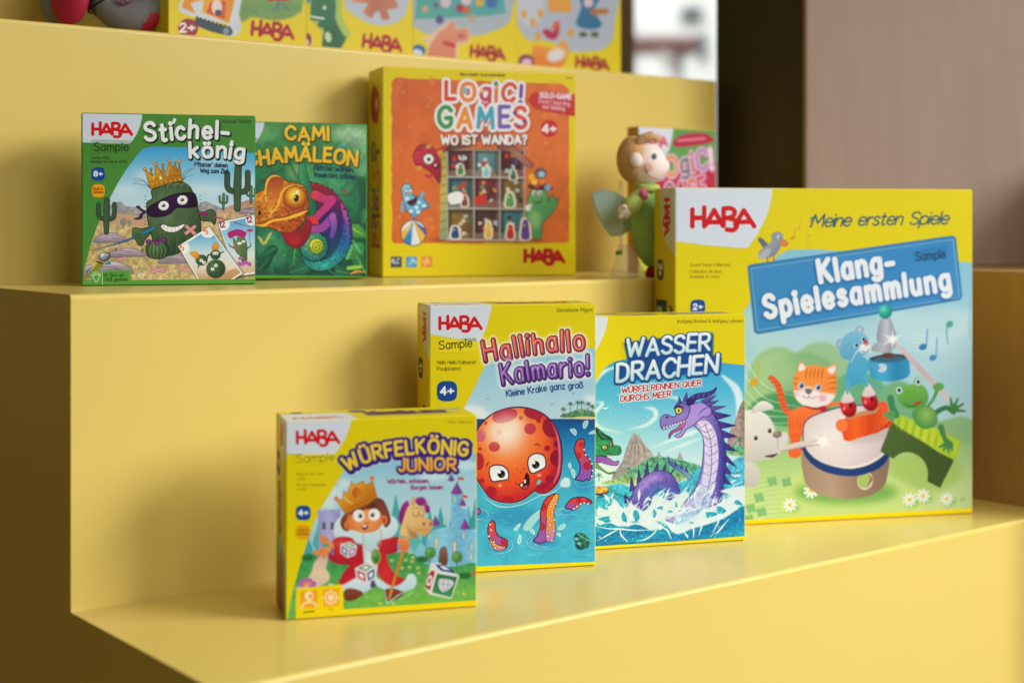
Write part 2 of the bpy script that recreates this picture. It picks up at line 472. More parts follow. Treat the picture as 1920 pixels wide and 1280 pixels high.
    A.F([355, 955, 350, 925, 400, 860, 465, 815, 470, 850, 430, 900, 390, 950], 'b6e4ea', bl=2, a=.85, ol='dcf2f4', ow=3)
    for P in ([675, 250, 700, 245, 716, 262, 712, 290, 690, 275], [765, 235, 768, 200, 795, 188, 795, 215, 780, 240], [805, 280, 825, 262, 848, 260, 845, 276], [660, 500, 668, 484, 680, 500, 674, 524], [680, 535, 698, 530, 708, 560, 700, 590], [305, 1040, 316, 990, 330, 1000, 322, 1050], [590, 945, 620, 915, 642, 920, 620, 950], [395, 965, 412, 950, 426, 985], [278, 950, 310, 915, 325, 915, 300, 955], [582, 985, 600, 975, 605, 1000]):
        A.F(P, 'a4dcea', ol='e6f4f6', ow=4, a=.9)
    # arms
    def arm(P, sp, suck, under=None):
        q = A.F(P, ('v', 'e2553a', 'd8484a', 'a05ab0', '8a62c0'), ol='3a0c40', ow=7)
        if under:
            A.F(under, ('v', 'f2b23c', 'ec9c34', 'ba86d0'), cl=q, ol='5a1430', ow=4)
        for x, y, r in sp:
            A.E(x, y, r, r, col='b8243e', cl=q, a=.85)
        for x, y in suck:
            A.E(x, y, 9, 8, col='f4ecf2', ol='6a3a60', ow=3)
    arm([710, 600, 735, 560, 742, 500, 722, 450, 704, 400, 712, 345, 740, 318, 770, 322, 772, 360, 768, 400, 800, 450, 824, 500, 822, 560, 808, 606, 790, 600, 765, 612, 735, 606], ((730, 435, 22), (748, 355, 18), (792, 505, 28)), ((772, 392), (783, 428), (812, 456), (826, 490), (832, 538), (826, 578)))
    arm([415, 1030, 445, 990, 465, 920, 465, 840, 478, 780, 510, 728, 550, 704, 590, 706, 585, 745, 565, 800, 560, 870, 570, 930, 565, 990, 548, 1032, 500, 1036, 470, 1050, 440, 1044], ((478, 790, 30), (470, 930, 30), (500, 735, 16)), ((560, 748), (572, 770), (538, 790), (548, 832), (528, 872), (562, 884), (532, 920), (558, 962), (520, 1000), (546, 1028)), [520, 1045, 500, 1000, 508, 900, 508, 830, 530, 760, 590, 700, 600, 900, 570, 1040])
    arm([640, 800, 655, 765, 690, 735, 740, 724, 790, 732, 826, 756, 815, 770, 780, 762, 745, 775, 725, 805, 695, 815, 668, 808], ((735, 748, 20), (800, 748, 14)), ((700, 806), (722, 790), (748, 772), (772, 766), (800, 770)), [690, 818, 720, 780, 770, 762, 740, 800])
    arm([136, 1080, 105, 1020, 94, 950, 110, 900, 130, 888, 146, 910, 150, 960, 175, 1000, 220, 1018, 234, 1045, 222, 1082, 185, 1100, 150, 1095], ((215, 1040, 30),), ((112, 915), (118, 955), (104, 998), (136, 1040), (146, 1082), (178, 1076)), [105, 1020, 130, 1035, 170, 1060, 220, 1075, 200, 1110, 130, 1090])
    A.E(22, 822, 20, 22, col='a070c8', ol='3a0c40', ow=6)
    # small green sea shell creature
    q = A.F([700, 1000, 730, 975, 775, 985, 812, 1030, 800, 1075, 750, 1095, 715, 1085, 708, 1040], '2f7d68', bl=2)
    A.grain(q, .5, 9, 9)
    A.F([700, 1000, 722, 1010, 706, 1030, 740, 1050, 708, 1060, 730, 1090, 770, 1092, 740, 1075, 748, 1040, 720, 975], '14405e', sm=0, cl=q)
    A.E(720, 1018, 15, 12, 20, col='7cc0d0')
    A.E(738, 1050, 15, 12, 20, col='7cc0d0')
    A.S([725, 985, 770, 1010, 815, 1035], 3, 'd0e6e6')
    A.S([705, 1140, 712, 1132, 722, 1150, 740, 1136, 760, 1142, 795, 1138], 2.5, '3a7090')
    # lettering
    A.frame(770, 550, 2.3694)
    A.F([60, 20, 361, 20, 361, 55, 352, 100, 338, 150, 318, 200, 304, 216, 200, 202, 60, 176], WHT, sm=0)
    A.mark(130, 156, 184, RED)
    A.F([126, 205, 292, 196, 294, 258, 128, 262], 'fff27a', sm=0, a=.22)
    A.X('Sample', 130, 247, 36, 4.2, '20200e', rot=-4, fit=143)
    A.X('Hello Hello Kalmario!', 118, 313, 16, 2, '4a4508', fit=170)
    A.X('Poulpissimo', 118, 341, 16, 2, '4a4508', fit=104)
    badge(A, 162, 433, 45)
    A.X('Giansimone Migoni', 648, 87, 16, 2, '5a5206', fit=157)
    A.X('Hallihallo', 0, 0, 86, 15, ('v', 'f07a50', 'e8563a', 'd84a48', '8c2c78'), path=[336, 306, 480, 280, 640, 262, 768, 253], gap=34, jit=.5, lay=((13, 'f2ead0', 0, 0, 4), (4.2, '3a1048', 0, 0, 0)), sh=('8a1c50', .4), hi=('ffe4e4', .85))
    A.X('Kalmario!', 0, 0, 82, 15, ('v', 'a878d4', '8a52b8', '5c2c90'), path=[414, 404, 520, 388, 650, 374, 788, 366], gap=34, jit=.5, seed=5, lay=((13, 'dfe8f2', 0, 0, 4), (4.2, '2a1050', 0, 0, 0)), sh=('381060', .4), hi=('efe0ff', .85))
    A.X('Kleine Krake ganz groß', 0, 0, 27, 4.6, '16307e', path=[428, 460, 540, 444, 650, 430, 764, 424], jit=.25)
    A.F([60, 1222, 300, 1213, 560, 1203, 840, 1192, 840, 1230, 60, 1260], 'f2da00', sm=0)
    return A, dict(brand_patch=[60, 40, 361, 40, 352, 100, 338, 150, 318, 200, 304, 216, 200, 202, 60, 176], title_lettering=[318, 205, 360, 190, 470, 165, 660, 148, 780, 165, 806, 250, 800, 385, 600, 405, 410, 418, 395, 320, 340, 322],
                   age_badge=[118, 400, 130, 388, 195, 388, 207, 400, 207, 466, 195, 478, 130, 478, 118, 466], sample_sticker=[126, 205, 292, 196, 294, 258, 128, 262])
def cover_dragon():
    A = Art([(987, 594.4), (1400, 590), (1399.5, 1012.5), (987, 1039.5)], 640, 690, YEL)
    A.frame(1110, 560, 2.613)
    art = A.F([-340, 1260, -330, 1000, -290, 800, -200, 620, -90, 500, 22, 408, 60, 345, 110, 310, 200, 290, 330, 288, 560, 308, 780, 332, 780, 1162, 400, 1190, 20, 1212], ('v', '38a4d6', '5cbce0', '9cd8ea', 'd2eaf0', 'b4dee8', '6cc4dc'), sm=0)
    A.S([20, 420, 60, 360, 130, 330], [3, 20, 6], 'd9eef4', cl=art, bl=3)
    A.frame(1115, 720, 4.128)
    for P, w in (([10, 140, 70, 150, 0, 240, 40, 330, 210, 378], [4, 22, 34, 22, 6]), ([385, 178, 470, 200, 478, 260, 400, 320, 265, 352], [4, 34, 34, 26, 4]), ([440, 500, 640, 420, 760, 380, 830, 350], [4, 26, 40, 10]), ([540, 530, 700, 470, 830, 420], [4, 24, 8]),
                 ([1000, -60, 1100, 40, 1130, 160, 1110, 260], [20, 60, 60, 20]), ([170, 90, 330, 20, 480, -20], [4, 20, 6]), ([540, 96, 640, 110, 700, 150], [4, 26, 8])):
        A.S(P, w, 'e8f5f8', cl=art, bl=5, a=.85)
    A.S([70, 182, 92, 190, 116, 176], [4, 9, 3], 'ffffff', cl=art)
    R = np.random.RandomState(8)
    for _ in range(26):
        A.E(R.uniform(120, 460), R.uniform(110, 380), 3, 3, col='eefafc', cl=art)
    # volcano islands
    q = A.F([150, 740, 220, 600, 260, 480, 300, 390, 330, 382, 352, 400, 400, 470, 470, 560, 520, 700, 420, 760], ('h', '8f949e', 'a8a2a4', 'b8b0aa', 'a4b0a4'), cl=art)
    A.grain(q, .15, 18, 5)
    for x in (290, 320, 350, 392):
        A.S([325, 400, x, 500, x * 1.2 - 70, 620], [3, 9, 2], '6a5e68', cl=q, a=.5)
    q = A.F([1040, 420, 1090, 300, 1130, 180, 1165, 130, 1200, 200, 1200, 520, 1060, 520], ('h', '93808a', 'b9a198', '8a7f88'), cl=art)
    A.grain(q, .25, 16, 6)
    A.F([640, 600, 668, 520, 700, 600], 'a8aab0', sm=0, cl=art)
    A.F([480, 590, 505, 520, 535, 590], 'a8a4aa', sm=0, cl=art)
    for P in ([60, 770, 200, 720, 330, 640, 480, 560, 720, 600, 830, 640, 830, 700, 560, 760, 300, 770], [1030, 520, 1080, 470, 1150, 480, 1200, 500, 1200, 560, 1040, 545]):
        q = A.F(P, ('v', '79b79a', '5aa88a', 'b8c47a'), cl=art, bl=3)
        A.grain(q, .35, 11, 7)
    for x, y, k in ((455, 600, 1), (272, 670, .9), (545, 590, .7), (1130, 450, 1.2), (40, 720, 1), (690, 610, .6)):
        A.S([x, y + 30 * k, x + 3, y - 10 * k], 5 * k, '6a7450', cl=art)
        for dx, dy in ((-30, 6), (-22, -14), (0, -22), (22, -14), (30, 6)):
            A.S([x, y - 10 * k, x + dx * k * .6, y - 12 * k + dy * k, x + dx * k, y + dy * k], [7 * k, 6 * k, 1], '2d8a68', cl=art)
    # sea
    sea = A.F([-600, 800, -100, 800, 100, 790, 200, 770, 330, 800, 560, 790, 720, 740, 800, 660, 1000, 640, 1200, 600, 1200, 1300, -600, 1340], ('v', '5cbce0', '4cb8d8', '38b0cc', '22a0bc', '1a80ac'), cl=art, bl=4)
    A.grain(sea, .22, 22, 12)
    for _ in range(34):
        x, y = R.uniform(-300, 1180), R.uniform(820, 1240)
        L, sl = R.uniform(50, 150), R.uniform(-.5, .2)
        A.S([x, y, x + L * .5, y + L * sl * .5 + R.uniform(-12, 12), x + L, y + L * sl], [2, R.uniform(6, 22), 2], R.choice(['0b62a0', '16b4c8', '0a86b0', '49c8d4']), cl=sea, a=.75)
    # gold on the rocks
    for _ in range(40):
        A.E(R.uniform(12, 108), R.uniform(796, 836), 11, 9, col=R.choice(['e8a83a', 'f4d070', 'c8802a']))
    A.S([0, 850, 60, 852, 120, 830], [10, 20, 6], '5a4040')
    # dragon hump and tail
    for x, y, dx, dy, w in ((262, 890, -14, -40, 46), (300, 800, -8, -80, 40), (352, 735, -2, -80, 34), (408, 690, 10, -90, 40), (480, 660, 16, -60, 36), (540, 655, 20, -40, 30), (590, 680, 36, -20, 26), (620, 710, 44, -10, 22), (640, 745, 50, -12, 20)):
        A.F([x - w / 2, y + 30, x + dx, y + dy, x + w / 2, y + 14], ('v', '3c2c80', '6a4aa8'), sm=0, ol='241a58', ow=4)
    q = A.F([236, 862, 262, 900, 290, 880, 320, 800, 380, 730, 450, 684, 520, 668, 590, 690, 640, 750, 672, 840, 690, 900, 640, 960, 540, 940, 560, 850, 520, 820, 470, 850, 440, 920, 420, 980, 330, 980, 270, 950], ('d', '9a84d8', '7a68c4', '6058b4', '4c7cc6'), ol='2a1c60', ow=5, cl=art)
    A.S([330, 880, 390, 780, 470, 725, 560, 730], [10, 46, 50, 10], 'b49be0', cl=q, bl=12, a=.8)
    A.S([400, 960, 430, 860, 500, 800, 560, 810, 640, 880], [20, 44, 34, 40, 30], '4a7ec8', cl=q, bl=8, a=.75)
    A.grain(q, .16, 10, 15)
    q = A.F([578, 560, 600, 600, 660, 630, 720, 670, 760, 720, 740, 740, 690, 690, 630, 650, 585, 620], ('h', '5a58b0', '6f8ac8', '7ab4d8'), ol='2a3c80', ow=4)
    for x, y in ((632, 612), (676, 634), (716, 656)):
        A.F([x - 10, y + 22, x + 4, y - 20, x + 18, y + 30], '4a4898', sm=0)
    # back spikes
    for P in ([905, 210, 1065, 246, 960, 280], [930, 280, 1105, 325, 975, 350], [960, 345, 1110, 410, 1000, 420], [985, 430, 1105, 520, 1010, 510], [1000, 520, 1102, 640, 1020, 600], [1005, 610, 1080, 715, 1020, 690], [1000, 690, 1060, 780, 1015, 770], [985, 780, 1045, 850, 1000, 850]):
        A.F(P, ('h', '6a4cac', '30267c'), sm=0, ol='1e1858', ow=4)
    nk = A.F([800, 200, 860, 180, 920, 230, 970, 310, 1005, 420, 1024, 540, 1022, 660, 1005, 780, 985, 890, 960, 990, 880, 1060, 760, 1080, 640, 1080, 560, 1040, 640, 980, 720, 900, 790, 800, 830, 690, 846, 580, 852, 470, 840, 390, 800, 345, 770, 300], ('h', '9a92d8', 'b6aeea', '9484d4', '4a46a8'), ol='241a58', ow=6, cl=art)
    be = A.F([790, 300, 830, 290, 880, 290, 930, 350, 956, 430, 966, 540, 958, 660, 935, 780, 905, 880, 860, 990, 700, 1090, 620, 1060, 720, 960, 800, 850, 842, 720, 858, 590, 858, 470, 838, 380], ('v', 'e8dcf6', 'dacef2', 'd8d2f4', 'b8c8f0', '98c6ec'), cl=nk)
    A.S([960, 330, 1000, 460, 1012, 600, 1000, 760, 970, 900], [14, 34, 40, 36, 20], '3a3a98', cl=nk, bl=10, a=.75)
    A.S([930, 300, 975, 380, 990, 450], [8, 16, 6], 'a868b8', cl=nk, bl=8, a=.5)
    A.S([858, 300, 900, 420, 914, 560, 904, 720, 868, 860, 800, 1010], [4, 7, 7, 8, 8, 4], '5a4a98', cl=be, a=.75)
    for i, (x, y, w) in enumerate(((800, 310, 80), (830, 350, 90), (846, 400, 100), (852, 462, 106), (854, 525, 108), (850, 600, 108), (842, 680, 110), (822, 760, 118), (790, 840, 128), (740, 920, 140))):
        A.S([x - 10, y - 8, x + w * .45, y + 26 + i * 1.5, x + w, y - 2 - i], [4, 6, 4], '54489a', cl=be, a=.9)
        A.S([x, y + 6, x + w * .45, y + 38, x + w - 8, y + 10], [3, 12, 3], 'f2eafc', cl=be, a=.5, bl=3)
    A.grain(nk, .12, 9, 18)
    # head: crest, horns, jaws
    for P in ([830, 130, 950, 90, 880, 160], [850, 150, 968, 130, 890, 185], [860, 175, 1025, 175, 890, 225], [655, 150, 660, 100, 690, 150], [690, 140, 720, 66, 735, 140]):
        A.F(P, ('d', '8f78cc', '3a2c88'), sm=0, ol='1e1858', ow=4)
    q = A.F([720, 150, 742, 110, 800, 78, 870, 68, 920, 52, 952, 30, 935, 70, 880, 104, 800, 122, 760, 170], ('v', '5a4aa0', '2a2068'), ol='181048', ow=5)
    for x in (780, 820, 860, 900):
        A.S([x, 70, x - 10, 96, x - 6, 120], [2, 5, 2], '8a7cc0', cl=q)
    q = A.F([720, 190, 790, 150, 850, 150, 910, 200, 900, 250, 840, 260, 800, 300, 760, 330, 720, 350, 690, 400, 660, 416, 630, 408, 640, 392, 672, 376, 690, 330, 706, 280], ('d', '9f86d8', 'b49ce4', '8a68c0'), ol='2a1c60', ow=5)
    A.S([800, 250, 850, 200, 930, 160], [4, 14, 3], '4a3a90', cl=q, a=.6)
    A.F([586, 424, 584, 390, 606, 362, 650, 340, 688, 290, 712, 290, 700, 330, 660, 362, 620, 378, 600, 400], ('h', 'a8489a', 'd070a8'), ol='3a1450', ow=4)
    q = A.F([518, 320, 520, 270, 548, 240, 580, 240, 610, 256, 640, 240, 628, 190, 650, 152, 700, 150, 744, 176, 742, 220, 715, 275, 680, 290, 620, 310, 590, 330, 545, 352, 526, 340], ('v', '7868bc', '9888d4', '8272c2'), ol='2a1c60', ow=6)
    A.E(640, 200, 34, 44, 20, col='5a409c', cl=q, bl=6, a=.8)
    A.F([632, 206, 640, 188, 664, 182, 686, 196, 680, 222, 656, 234, 640, 226], 'f0e04a', ol='1e1440', ow=6)
    A.E(660, 208, 7, 13, col='2a2030')
    A.S([622, 186, 660, 172, 700, 186], [4, 12, 5], '2e2070')
    A.E(568, 258, 11, 8, -20, col='2a1c58')
    for x in range(545, 700, 22):
        A.F([x - 8, 336 - (x - 545) * .32, x + 10, 330 - (x - 545) * .32, x + 3, 362 - (x - 545) * .34], 'f6f2fa', sm=0, ol='4a3a78', ow=2)
    # green dragon at the left
    q = A.F([-60, 300, 10, 330, 40, 350, 90, 390, 140, 420, 152, 470, 180, 476, 208, 490, 212, 530, 190, 548, 140, 550, 100, 560, 40, 552, -20, 590, -100, 560], ('v', '256a4c', '3a9a68', '2f8a5c'), ol='0e3a34', ow=5, cl=art)
    A.grain(q, .3, 9, 21)
    for P in ([15, 320, 20, 350, 60, 420, 120, 430], [60, 380, 110, 410, 140, 440]):
        A.S(P, [6, 16, 4], '123f3a', cl=q)
    for x, y in ((84, 488), (136, 470)):
        A.E(x, y, 20 if x < 100 else 12, 18, col='e8e060', ol='12302c', ow=6)
        A.E(x + 2, y, 5, 9, col='1a2020')
    A.F([10, 560, 60, 556, 110, 570, 160, 600, 190, 592, 196, 610, 178, 630, 130, 626, 70, 610, 10, 600], ('h', '8a58b8', 'b070c8'), ol='3a1c58', ow=4, cl=art)
    A.F([-60, 590, 10, 600, 50, 640, 110, 684, 160, 676, 156, 690, 110, 694, 40, 656, -40, 630], '8aa04a', ol='2a4a28', ow=4, cl=art)
    for x, y in ((112, 548), (130, 552), (60, 622), (84, 642), (108, 658), (128, 668)):
        A.F([x - 7, y, x + 7, y + 1, x, y + (22 if y < 600 else -22)], 'f2f4ec', sm=0)
    # foam
    def foam(seed, n, x0, x1, y0, y1, sl, c='d8e8f2'):
        g = np.random.RandomState(seed)
        for _ in range(n):
            x, y, L = g.uniform(x0, x1), g.uniform(y0, y1), g.uniform(30, 120)
            an = math.radians(g.uniform(*sl))
            pts = [x, y, x + L * .5 * math.cos(an) + g.uniform(-12, 12), y - L * .5 * math.sin(an) + g.uniform(-12, 12), x + L * math.cos(an), y - L * math.sin(an)]
            A.S(pts, [3, g.uniform(6, 26), 2], c, cl=art)
    A.F([20, 1000, 40, 950, 110, 970, 160, 890, 230, 960, 300, 930, 380, 980, 440, 930, 470, 860, 540, 880, 600, 900, 650, 860, 700, 830, 740, 860, 690, 930, 640, 1000, 560, 1040, 600, 1090, 720, 1060, 800, 1010, 880, 960, 960, 930, 1050, 870, 1130, 850, 1080, 960, 1000, 1020, 900, 1060, 760, 1090, 690, 1140, 620, 1140, 560, 1090, 480, 1060, 420, 1100, 330, 1060, 230, 1080, 120, 1040, 60, 1050], 'd2e4f0', cl=art, sm=1, bl=2)
    for P in ([20, 1060, 140, 1010, 300, 1070, 460, 1050, 520, 1110, 400, 1130, 240, 1100, 100, 1110], [560, 1060, 700, 1090, 860, 1010, 1040, 900, 1150, 840, 1170, 900, 1060, 1010, 900, 1080, 760, 1120, 640, 1160], [980, 830, 1080, 800, 1180, 790, 1180, 850, 1080, 860], [-300, 1020, -160, 960, -20, 1000, 60, 1060, -80, 1090, -240, 1080]):
        A.F(P, 'd4e5f1', cl=art, bl=2)
    foam(35, 60, -250, 1180, 940, 1180, (10, 170), 'dcebf5')
    foam(31, 46, -250, 480, 900, 1060, (20, 160))
    foam(32, 40, 480, 760, 850, 1060, (10, 80))
    foam(33, 40, 760, 1180, 820, 1080, (10, 80))
    foam(34, 12, 1010, 1190, 660, 860, (-10, 20))
    for x, y, rx, ry in ((90, 1045, 52, 30), (230, 1030, 30, 46), (330, 1020, 26, 50), (900, 1010, 50, 30), (980, 980, 40, 34), (520, 960, 26, 14), (470, 1000, 18, 30), (640, 930, 12, 26), (590, 985, 22, 10), (1110, 920, 34, 22), (760, 1070, 20, 12)):
        A.F([v for i in range(8) for v in (x + rx * R.uniform(.45, 1.25) * math.cos(i * .785), y + ry * R.uniform(.45, 1.25) * math.sin(i * .785))], ('d', '2fb4cc', '1690bc'), cl=art)
        A.S([x - rx, y + ry * .6, x + rx * .3, y, x + rx * .6, y - ry], [2, 4, 1], '8adce4', cl=art, a=.8)
    for P in ([-300, 1110, -120, 1080, 20, 1096, 120, 1074, 230, 1112, 330, 1084, 440, 1134, 476, 1190, 330, 1216, 160, 1226, -300, 1260], [496, 1126, 600, 1156, 690, 1154, 760, 1122, 860, 1094, 1000, 1044, 1120, 964, 1190, 960, 1190, 1165, 900, 1190, 520, 1206]):
        q = A.F(P, ('d', '3cc0d4', '1f9cc8', '1480b8', '2cb0cc'), cl=art)
        A.grain(q, .2, 14, 23)
        for _ in range(16):
            x, y = R.uniform(min(P[::2]), max(P[::2])), R.uniform(1060, 1220)
            A.S([x, y, x + 40, y - R.uniform(-10, 40)], [2, R.uniform(4, 10), 1], R.choice(['0c66a8', '7ad6e0', 'dff2f8']), cl=q, a=.8)
    for P in ([20, 1100, 120, 1118, 200, 1120, 320, 1130, 470, 1128], [30, 1210, 120, 1160, 200, 1118], [205, 1120, 215, 1170, 265, 1222], [330, 1215, 400, 1200, 470, 1150, 490, 1100], [500, 1100, 570, 1130, 600, 1200], [690, 1130, 720, 1170, 730, 1190], [760, 1070, 775, 1130, 770, 1190], [830, 1060, 835, 1100, 815, 1170], [960, 980, 965, 1060, 920, 1150], [1000, 1110, 900, 1180], [1050, 1040, 980, 1120, 950, 1160], [240, 960, 210, 1010, 220, 1060], [310, 960, 290, 1010, 285, 1060], [-200, 1120, -60, 1060, 40, 1040], [-300, 1000, -150, 960, -20, 990]):
        A.S(P, [3, 13, 4], 'e2f2f8', cl=art)
    for _ in range(160):
        A.E(R.uniform(-200, 1180), R.uniform(830, 1220), R.uniform(1.5, 5), col='dcf2f8', cl=art, a=.85)
    # lettering
    A.frame(1110, 560, 2.613)
    A.F([-360, 60, 84, 84, 78, 130, 62, 180, 40, 226, 14, 262, -60, 258, -360, 225], WHT, sm=0)
    A.mark(-255, 215, 268, RED)
    A.X('Sample', -250, 320, 48, 4.6, '20200e', fit=190)
    badge(A, -215, 540, 58)
    A.X('Wolfgang Dirscherl & Wolfgang Lehmann', 422, 120, 15, 2, '6a6208', fit=322)
    blob = [172, 268, 160, 215, 220, 210, 420, 185, 600, 172, 598, 280, 640, 290, 636, 360, 480, 372, 300, 396, 130, 402, 128, 330, 180, 310]
    A.F(blob, '12529c', sm=0, bl=3)
    A.X('WASSER', 0, 0, 80, 17, ('v', 'eef4fa', 'dce9f2', 'c2dce8'), path=[178, 286, 320, 272, 450, 263, 580, 252], slant=.14, gap=22, jit=.4, lay=((8, '12529c', 0, 3, 0), (3.4, '0a3f86', 2, 4, 0)), sh=('7ab0d0', .55))
    A.X('DRACHEN', 0, 0, 84, 18, ('v', 'f2f6fb', 'dce9f2', 'bcd8e8'), path=[128, 406, 300, 388, 460, 376, 618, 360], slant=.14, gap=22, jit=.4, seed=9, lay=((8, '12529c', 0, 3, 0), (3.4, '0a3f86', 2, 4, 0)), sh=('7ab0d0', .55))
    A.X('WÜRFELRENNEN QUER', 0, 0, 26, 5.4, 'b01030', path=[152, 462, 350, 444, 540, 426], slant=.12, lay=((4, 'eef4f8', 0, 0, .8),))
    A.X('DURCHS MEER', 0, 0, 27, 5.4, 'b01030', path=[146, 504, 280, 492, 392, 480], slant=.12, lay=((4, 'eef4f8', 0, 0, .8),))
    A.F([-400, 1232, 20, 1212, 400, 1190, 780, 1160, 780, 1200, 400, 1240, -400, 1300], 'f2da00', sm=0)
    return A, dict(brand_patch=[-360, 60, 84, 84, 78, 130, 62, 180, 40, 226, 14, 262, -60, 258, -360, 225], title_lettering=[110, 420, 124, 330, 160, 310, 150, 210, 300, 186, 606, 165, 612, 262, 652, 270, 636, 372, 400, 396, 250, 412])


def note(A, x, y, h, col, flag=1, k=1.):
    A.E(x, y, 20 * k, 15 * k, -25, col=col)
    A.S([x + 17 * k, y - 3, x + 20 * k, y - h * .6, x + 22 * k, y - h], 5 * k, col)
    if flag:
        A.S([x + 22 * k, y - h, x + 34 * k, y - h + 12 * k, x + 36 * k, y - h + 30 * k], [8 * k, 6 * k, 2], col)


def daisy(A, x, y, r):
    for i in range(9):
        a = i * 2 * math.pi / 9
        A.E(x + r * .62 * math.cos(a), y + r * .62 * math.sin(a), r * .4, r * .17, math.degrees(a), col='e6eaf2')
    A.E(x, y, r * .28, col='ecc23c')


def cover_sound():
    A = Art([(1265, 350.2), (1824.4, 358.5), (1824, 962.6), (1265, 990.8)], 840, 900, YEL)
    A.frame(1200, 340, 1.939)
    art = A.F([60, 1300, 90, 1100, 180, 820, 300, 600, 380, 470, 470, 330, 500, 270, 545, 250, 640, 248, 800, 262, 1000, 284, 1260, 305, 1260, 1203, 800, 1220, 390, 1238], ('v', '8fc4da', '9ccbdc', 'a8cfdc', 'b0d4de', 'b8d8dc', 'b8d8d8'), sm=0)
    A.frame(1395, 560, 2.977)
    for P, c in (([0, 60, 500, 180, 900, 60, 1200, 60, 1280, 300, 1000, 420, 600, 300, 200, 420], 'b9d9e2'), ([700, 20, 1000, 100, 1280, 60, 1280, 220, 1000, 300], 'c4dfe6')):
        A.F(P, c, cl=art, bl=20, a=.6)
    # meadow and trees
    for x, y, rx, ry, c in ((430, 420, 170, 176, '9cc39a'), (190, 470, 170, 200, '97c08e'), (330, 470, 200, 170, '8bb888'), (60, 620, 130, 130, '9fc594'), (250, 640, 230, 120, '4f9a68'), (700, 640, 240, 150, '4c9468'), (640, 560, 170, 150, '6fb088'), (860, 590, 110, 130, '7ab28a')):
        A.E(x, y, rx, ry, col=c, cl=art, bl=6)
    A.E(170, 400, 120, 110, col='b0d0a0', cl=art, bl=30, a=.6)
    A.F([-200, 760, 100, 700, 400, 740, 800, 720, 1060, 690, 1290, 712, 1290, 1300, -400, 1320], ('v', '8fbf88', 'a6c98c', 'bfd69a', 'c4d8a0'), cl=art, bl=5)
    A.F([1050, 720, 1290, 700, 1290, 800, 1100, 800], '8fb68a', cl=art, bl=10, a=.6)
    A.F([820, 900, 1000, 860, 1180, 900, 1200, 1010, 1060, 1080, 860, 1020], 'a9c874', cl=art, bl=14)
    A.F([200, 1100, 320, 960, 560, 940, 820, 1000, 1000, 1100, 900, 1200, 500, 1240, 220, 1230], 'c2d88c', cl=art, bl=14)
    A.E(570, 1080, 290, 66, col='74ab58', cl=art, bl=18, a=.9)
    for y in range(880, 1240, 26):
        A.S([-40, y + 60, 120, y + 14, 260, y], [2, 7, 2], '9cc684', cl=art, a=.7, bl=2)
    R = np.random.RandomState(5)
    for x, y in ((160, 1020), (240, 1025), (85, 1110), (40, 1170), (100, 1190), (30, 1230), (-120, 1120), (-60, 1200)):
        for a in range(4):
            t = a * 1.57 + .6
            A.E(x + 17 * math.cos(t), y + 15 * math.sin(t), 15, 12, a * 90, col='7cb47c', cl=art, bl=2)
    for k, (y0, y1) in enumerate(((330, 560), (420, 610), (500, 640), (560, 660), (610, 690))):
        A.S([0, y0, 120, (y0 + y1) / 2 + 40, 330, y1], [3, 5, 2], 'e4efe4', cl=art, a=.7)
    for k in range(5):
        A.S([880, 190 + k * 26, 1060, 215 + k * 18, 1180, 170 + k * 12, 1290, 60 + k * 22], [2, 4, 2], 'd8ecf0', cl=art, a=.7)
    # daisies
    for x, y, r in ((258, 1152, 40), (376, 1072, 44), (926, 1122, 40), (1000, 1102, 40), (1132, 1118, 38)):
        A.E(x + 16, y + 14, r, r * .7, col='8cba62', bl=8, a=.7)
        daisy(A, x, y, r)
    # dog with drumstick
    A.F([-90, 960, -60, 880, 20, 900, 80, 940, 90, 1000, 70, 1045, 20, 1050, -60, 1040], ('v', 'd8d6dc', 'b9b8c0'), cl=art, bl=1)
    A.F([-120, 700, -40, 640, 60, 620, 130, 650, 165, 700, 180, 740, 240, 750, 246, 800, 215, 850, 160, 890, 60, 910, -60, 920, -120, 860], ('v', 'e2e2e6', 'd6d4da', 'c2c0c8'), cl=art, bl=1)
    A.F([42, 640, 60, 600, 100, 572, 140, 580, 168, 610, 130, 624, 90, 630], ('v', 'e6e6ea', 'c8c8ce'))
    A.E(10, 820, 30, 22, col='e0c4c8', bl=10)
    for x, y in ((66, 778), (144, 738)):
        A.E(x, y, 14, 16, col='e8e0da')
        A.E(x + 1, y, 11, 13, col='221e22')
        A.E(x - 3, y - 5, 3, col='f0f0f4')
    A.E(188, 758, 26, 20, -10, col='8a7a74')
    A.E(182, 750, 9, 6, col='b8aaa4', bl=3)
    A.S([188, 780, 192, 840], 3, '9a9098')
    A.S([120, 880, 160, 878, 188, 866], [6, 16, 6], '5a2a28')
    # cat
    A.S([150, 440, 190, 480, 215, 570, 235, 620, 290, 660], [26, 34, 34, 34, 36], 'e8683a')
    for i in range(9):
        x, y = np.interp(i / 8, [0, .3, .65, 1], [155, 196, 218, 240]), np.interp(i / 8, [0, .3, .65, 1], [446, 494, 570, 622])
        A.S([x - 17, y + 4, x + 17, y - 4], 7, 'd04a28', a=.75)
    q = A.F([250, 650, 300, 610, 370, 610, 460, 640, 500, 660, 540, 680, 576, 690, 575, 730, 540, 748, 500, 730, 440, 690, 380, 670, 340, 740, 316, 790, 325, 860, 300, 888, 262, 884, 248, 860, 262, 800, 250, 740], ('v', 'ee8040', 'ea7038', 'e86a38'))
    for i in range(14):
        x = 262 + i * 20
        A.S([x, 640 + (i % 3) * 8, x - 6, 690 + (i % 2) * 20, x - 2, 726], [2, 8, 2], 'd4502a', cl=q, a=.7)
    for y in (770, 800, 830):
        A.S([250, y, 320, y - 6], 8, 'd4502a', cl=q, a=.6)
    A.S([455, 600, 500, 590, 550, 585], [16, 22, 22], 'ee7c3c')
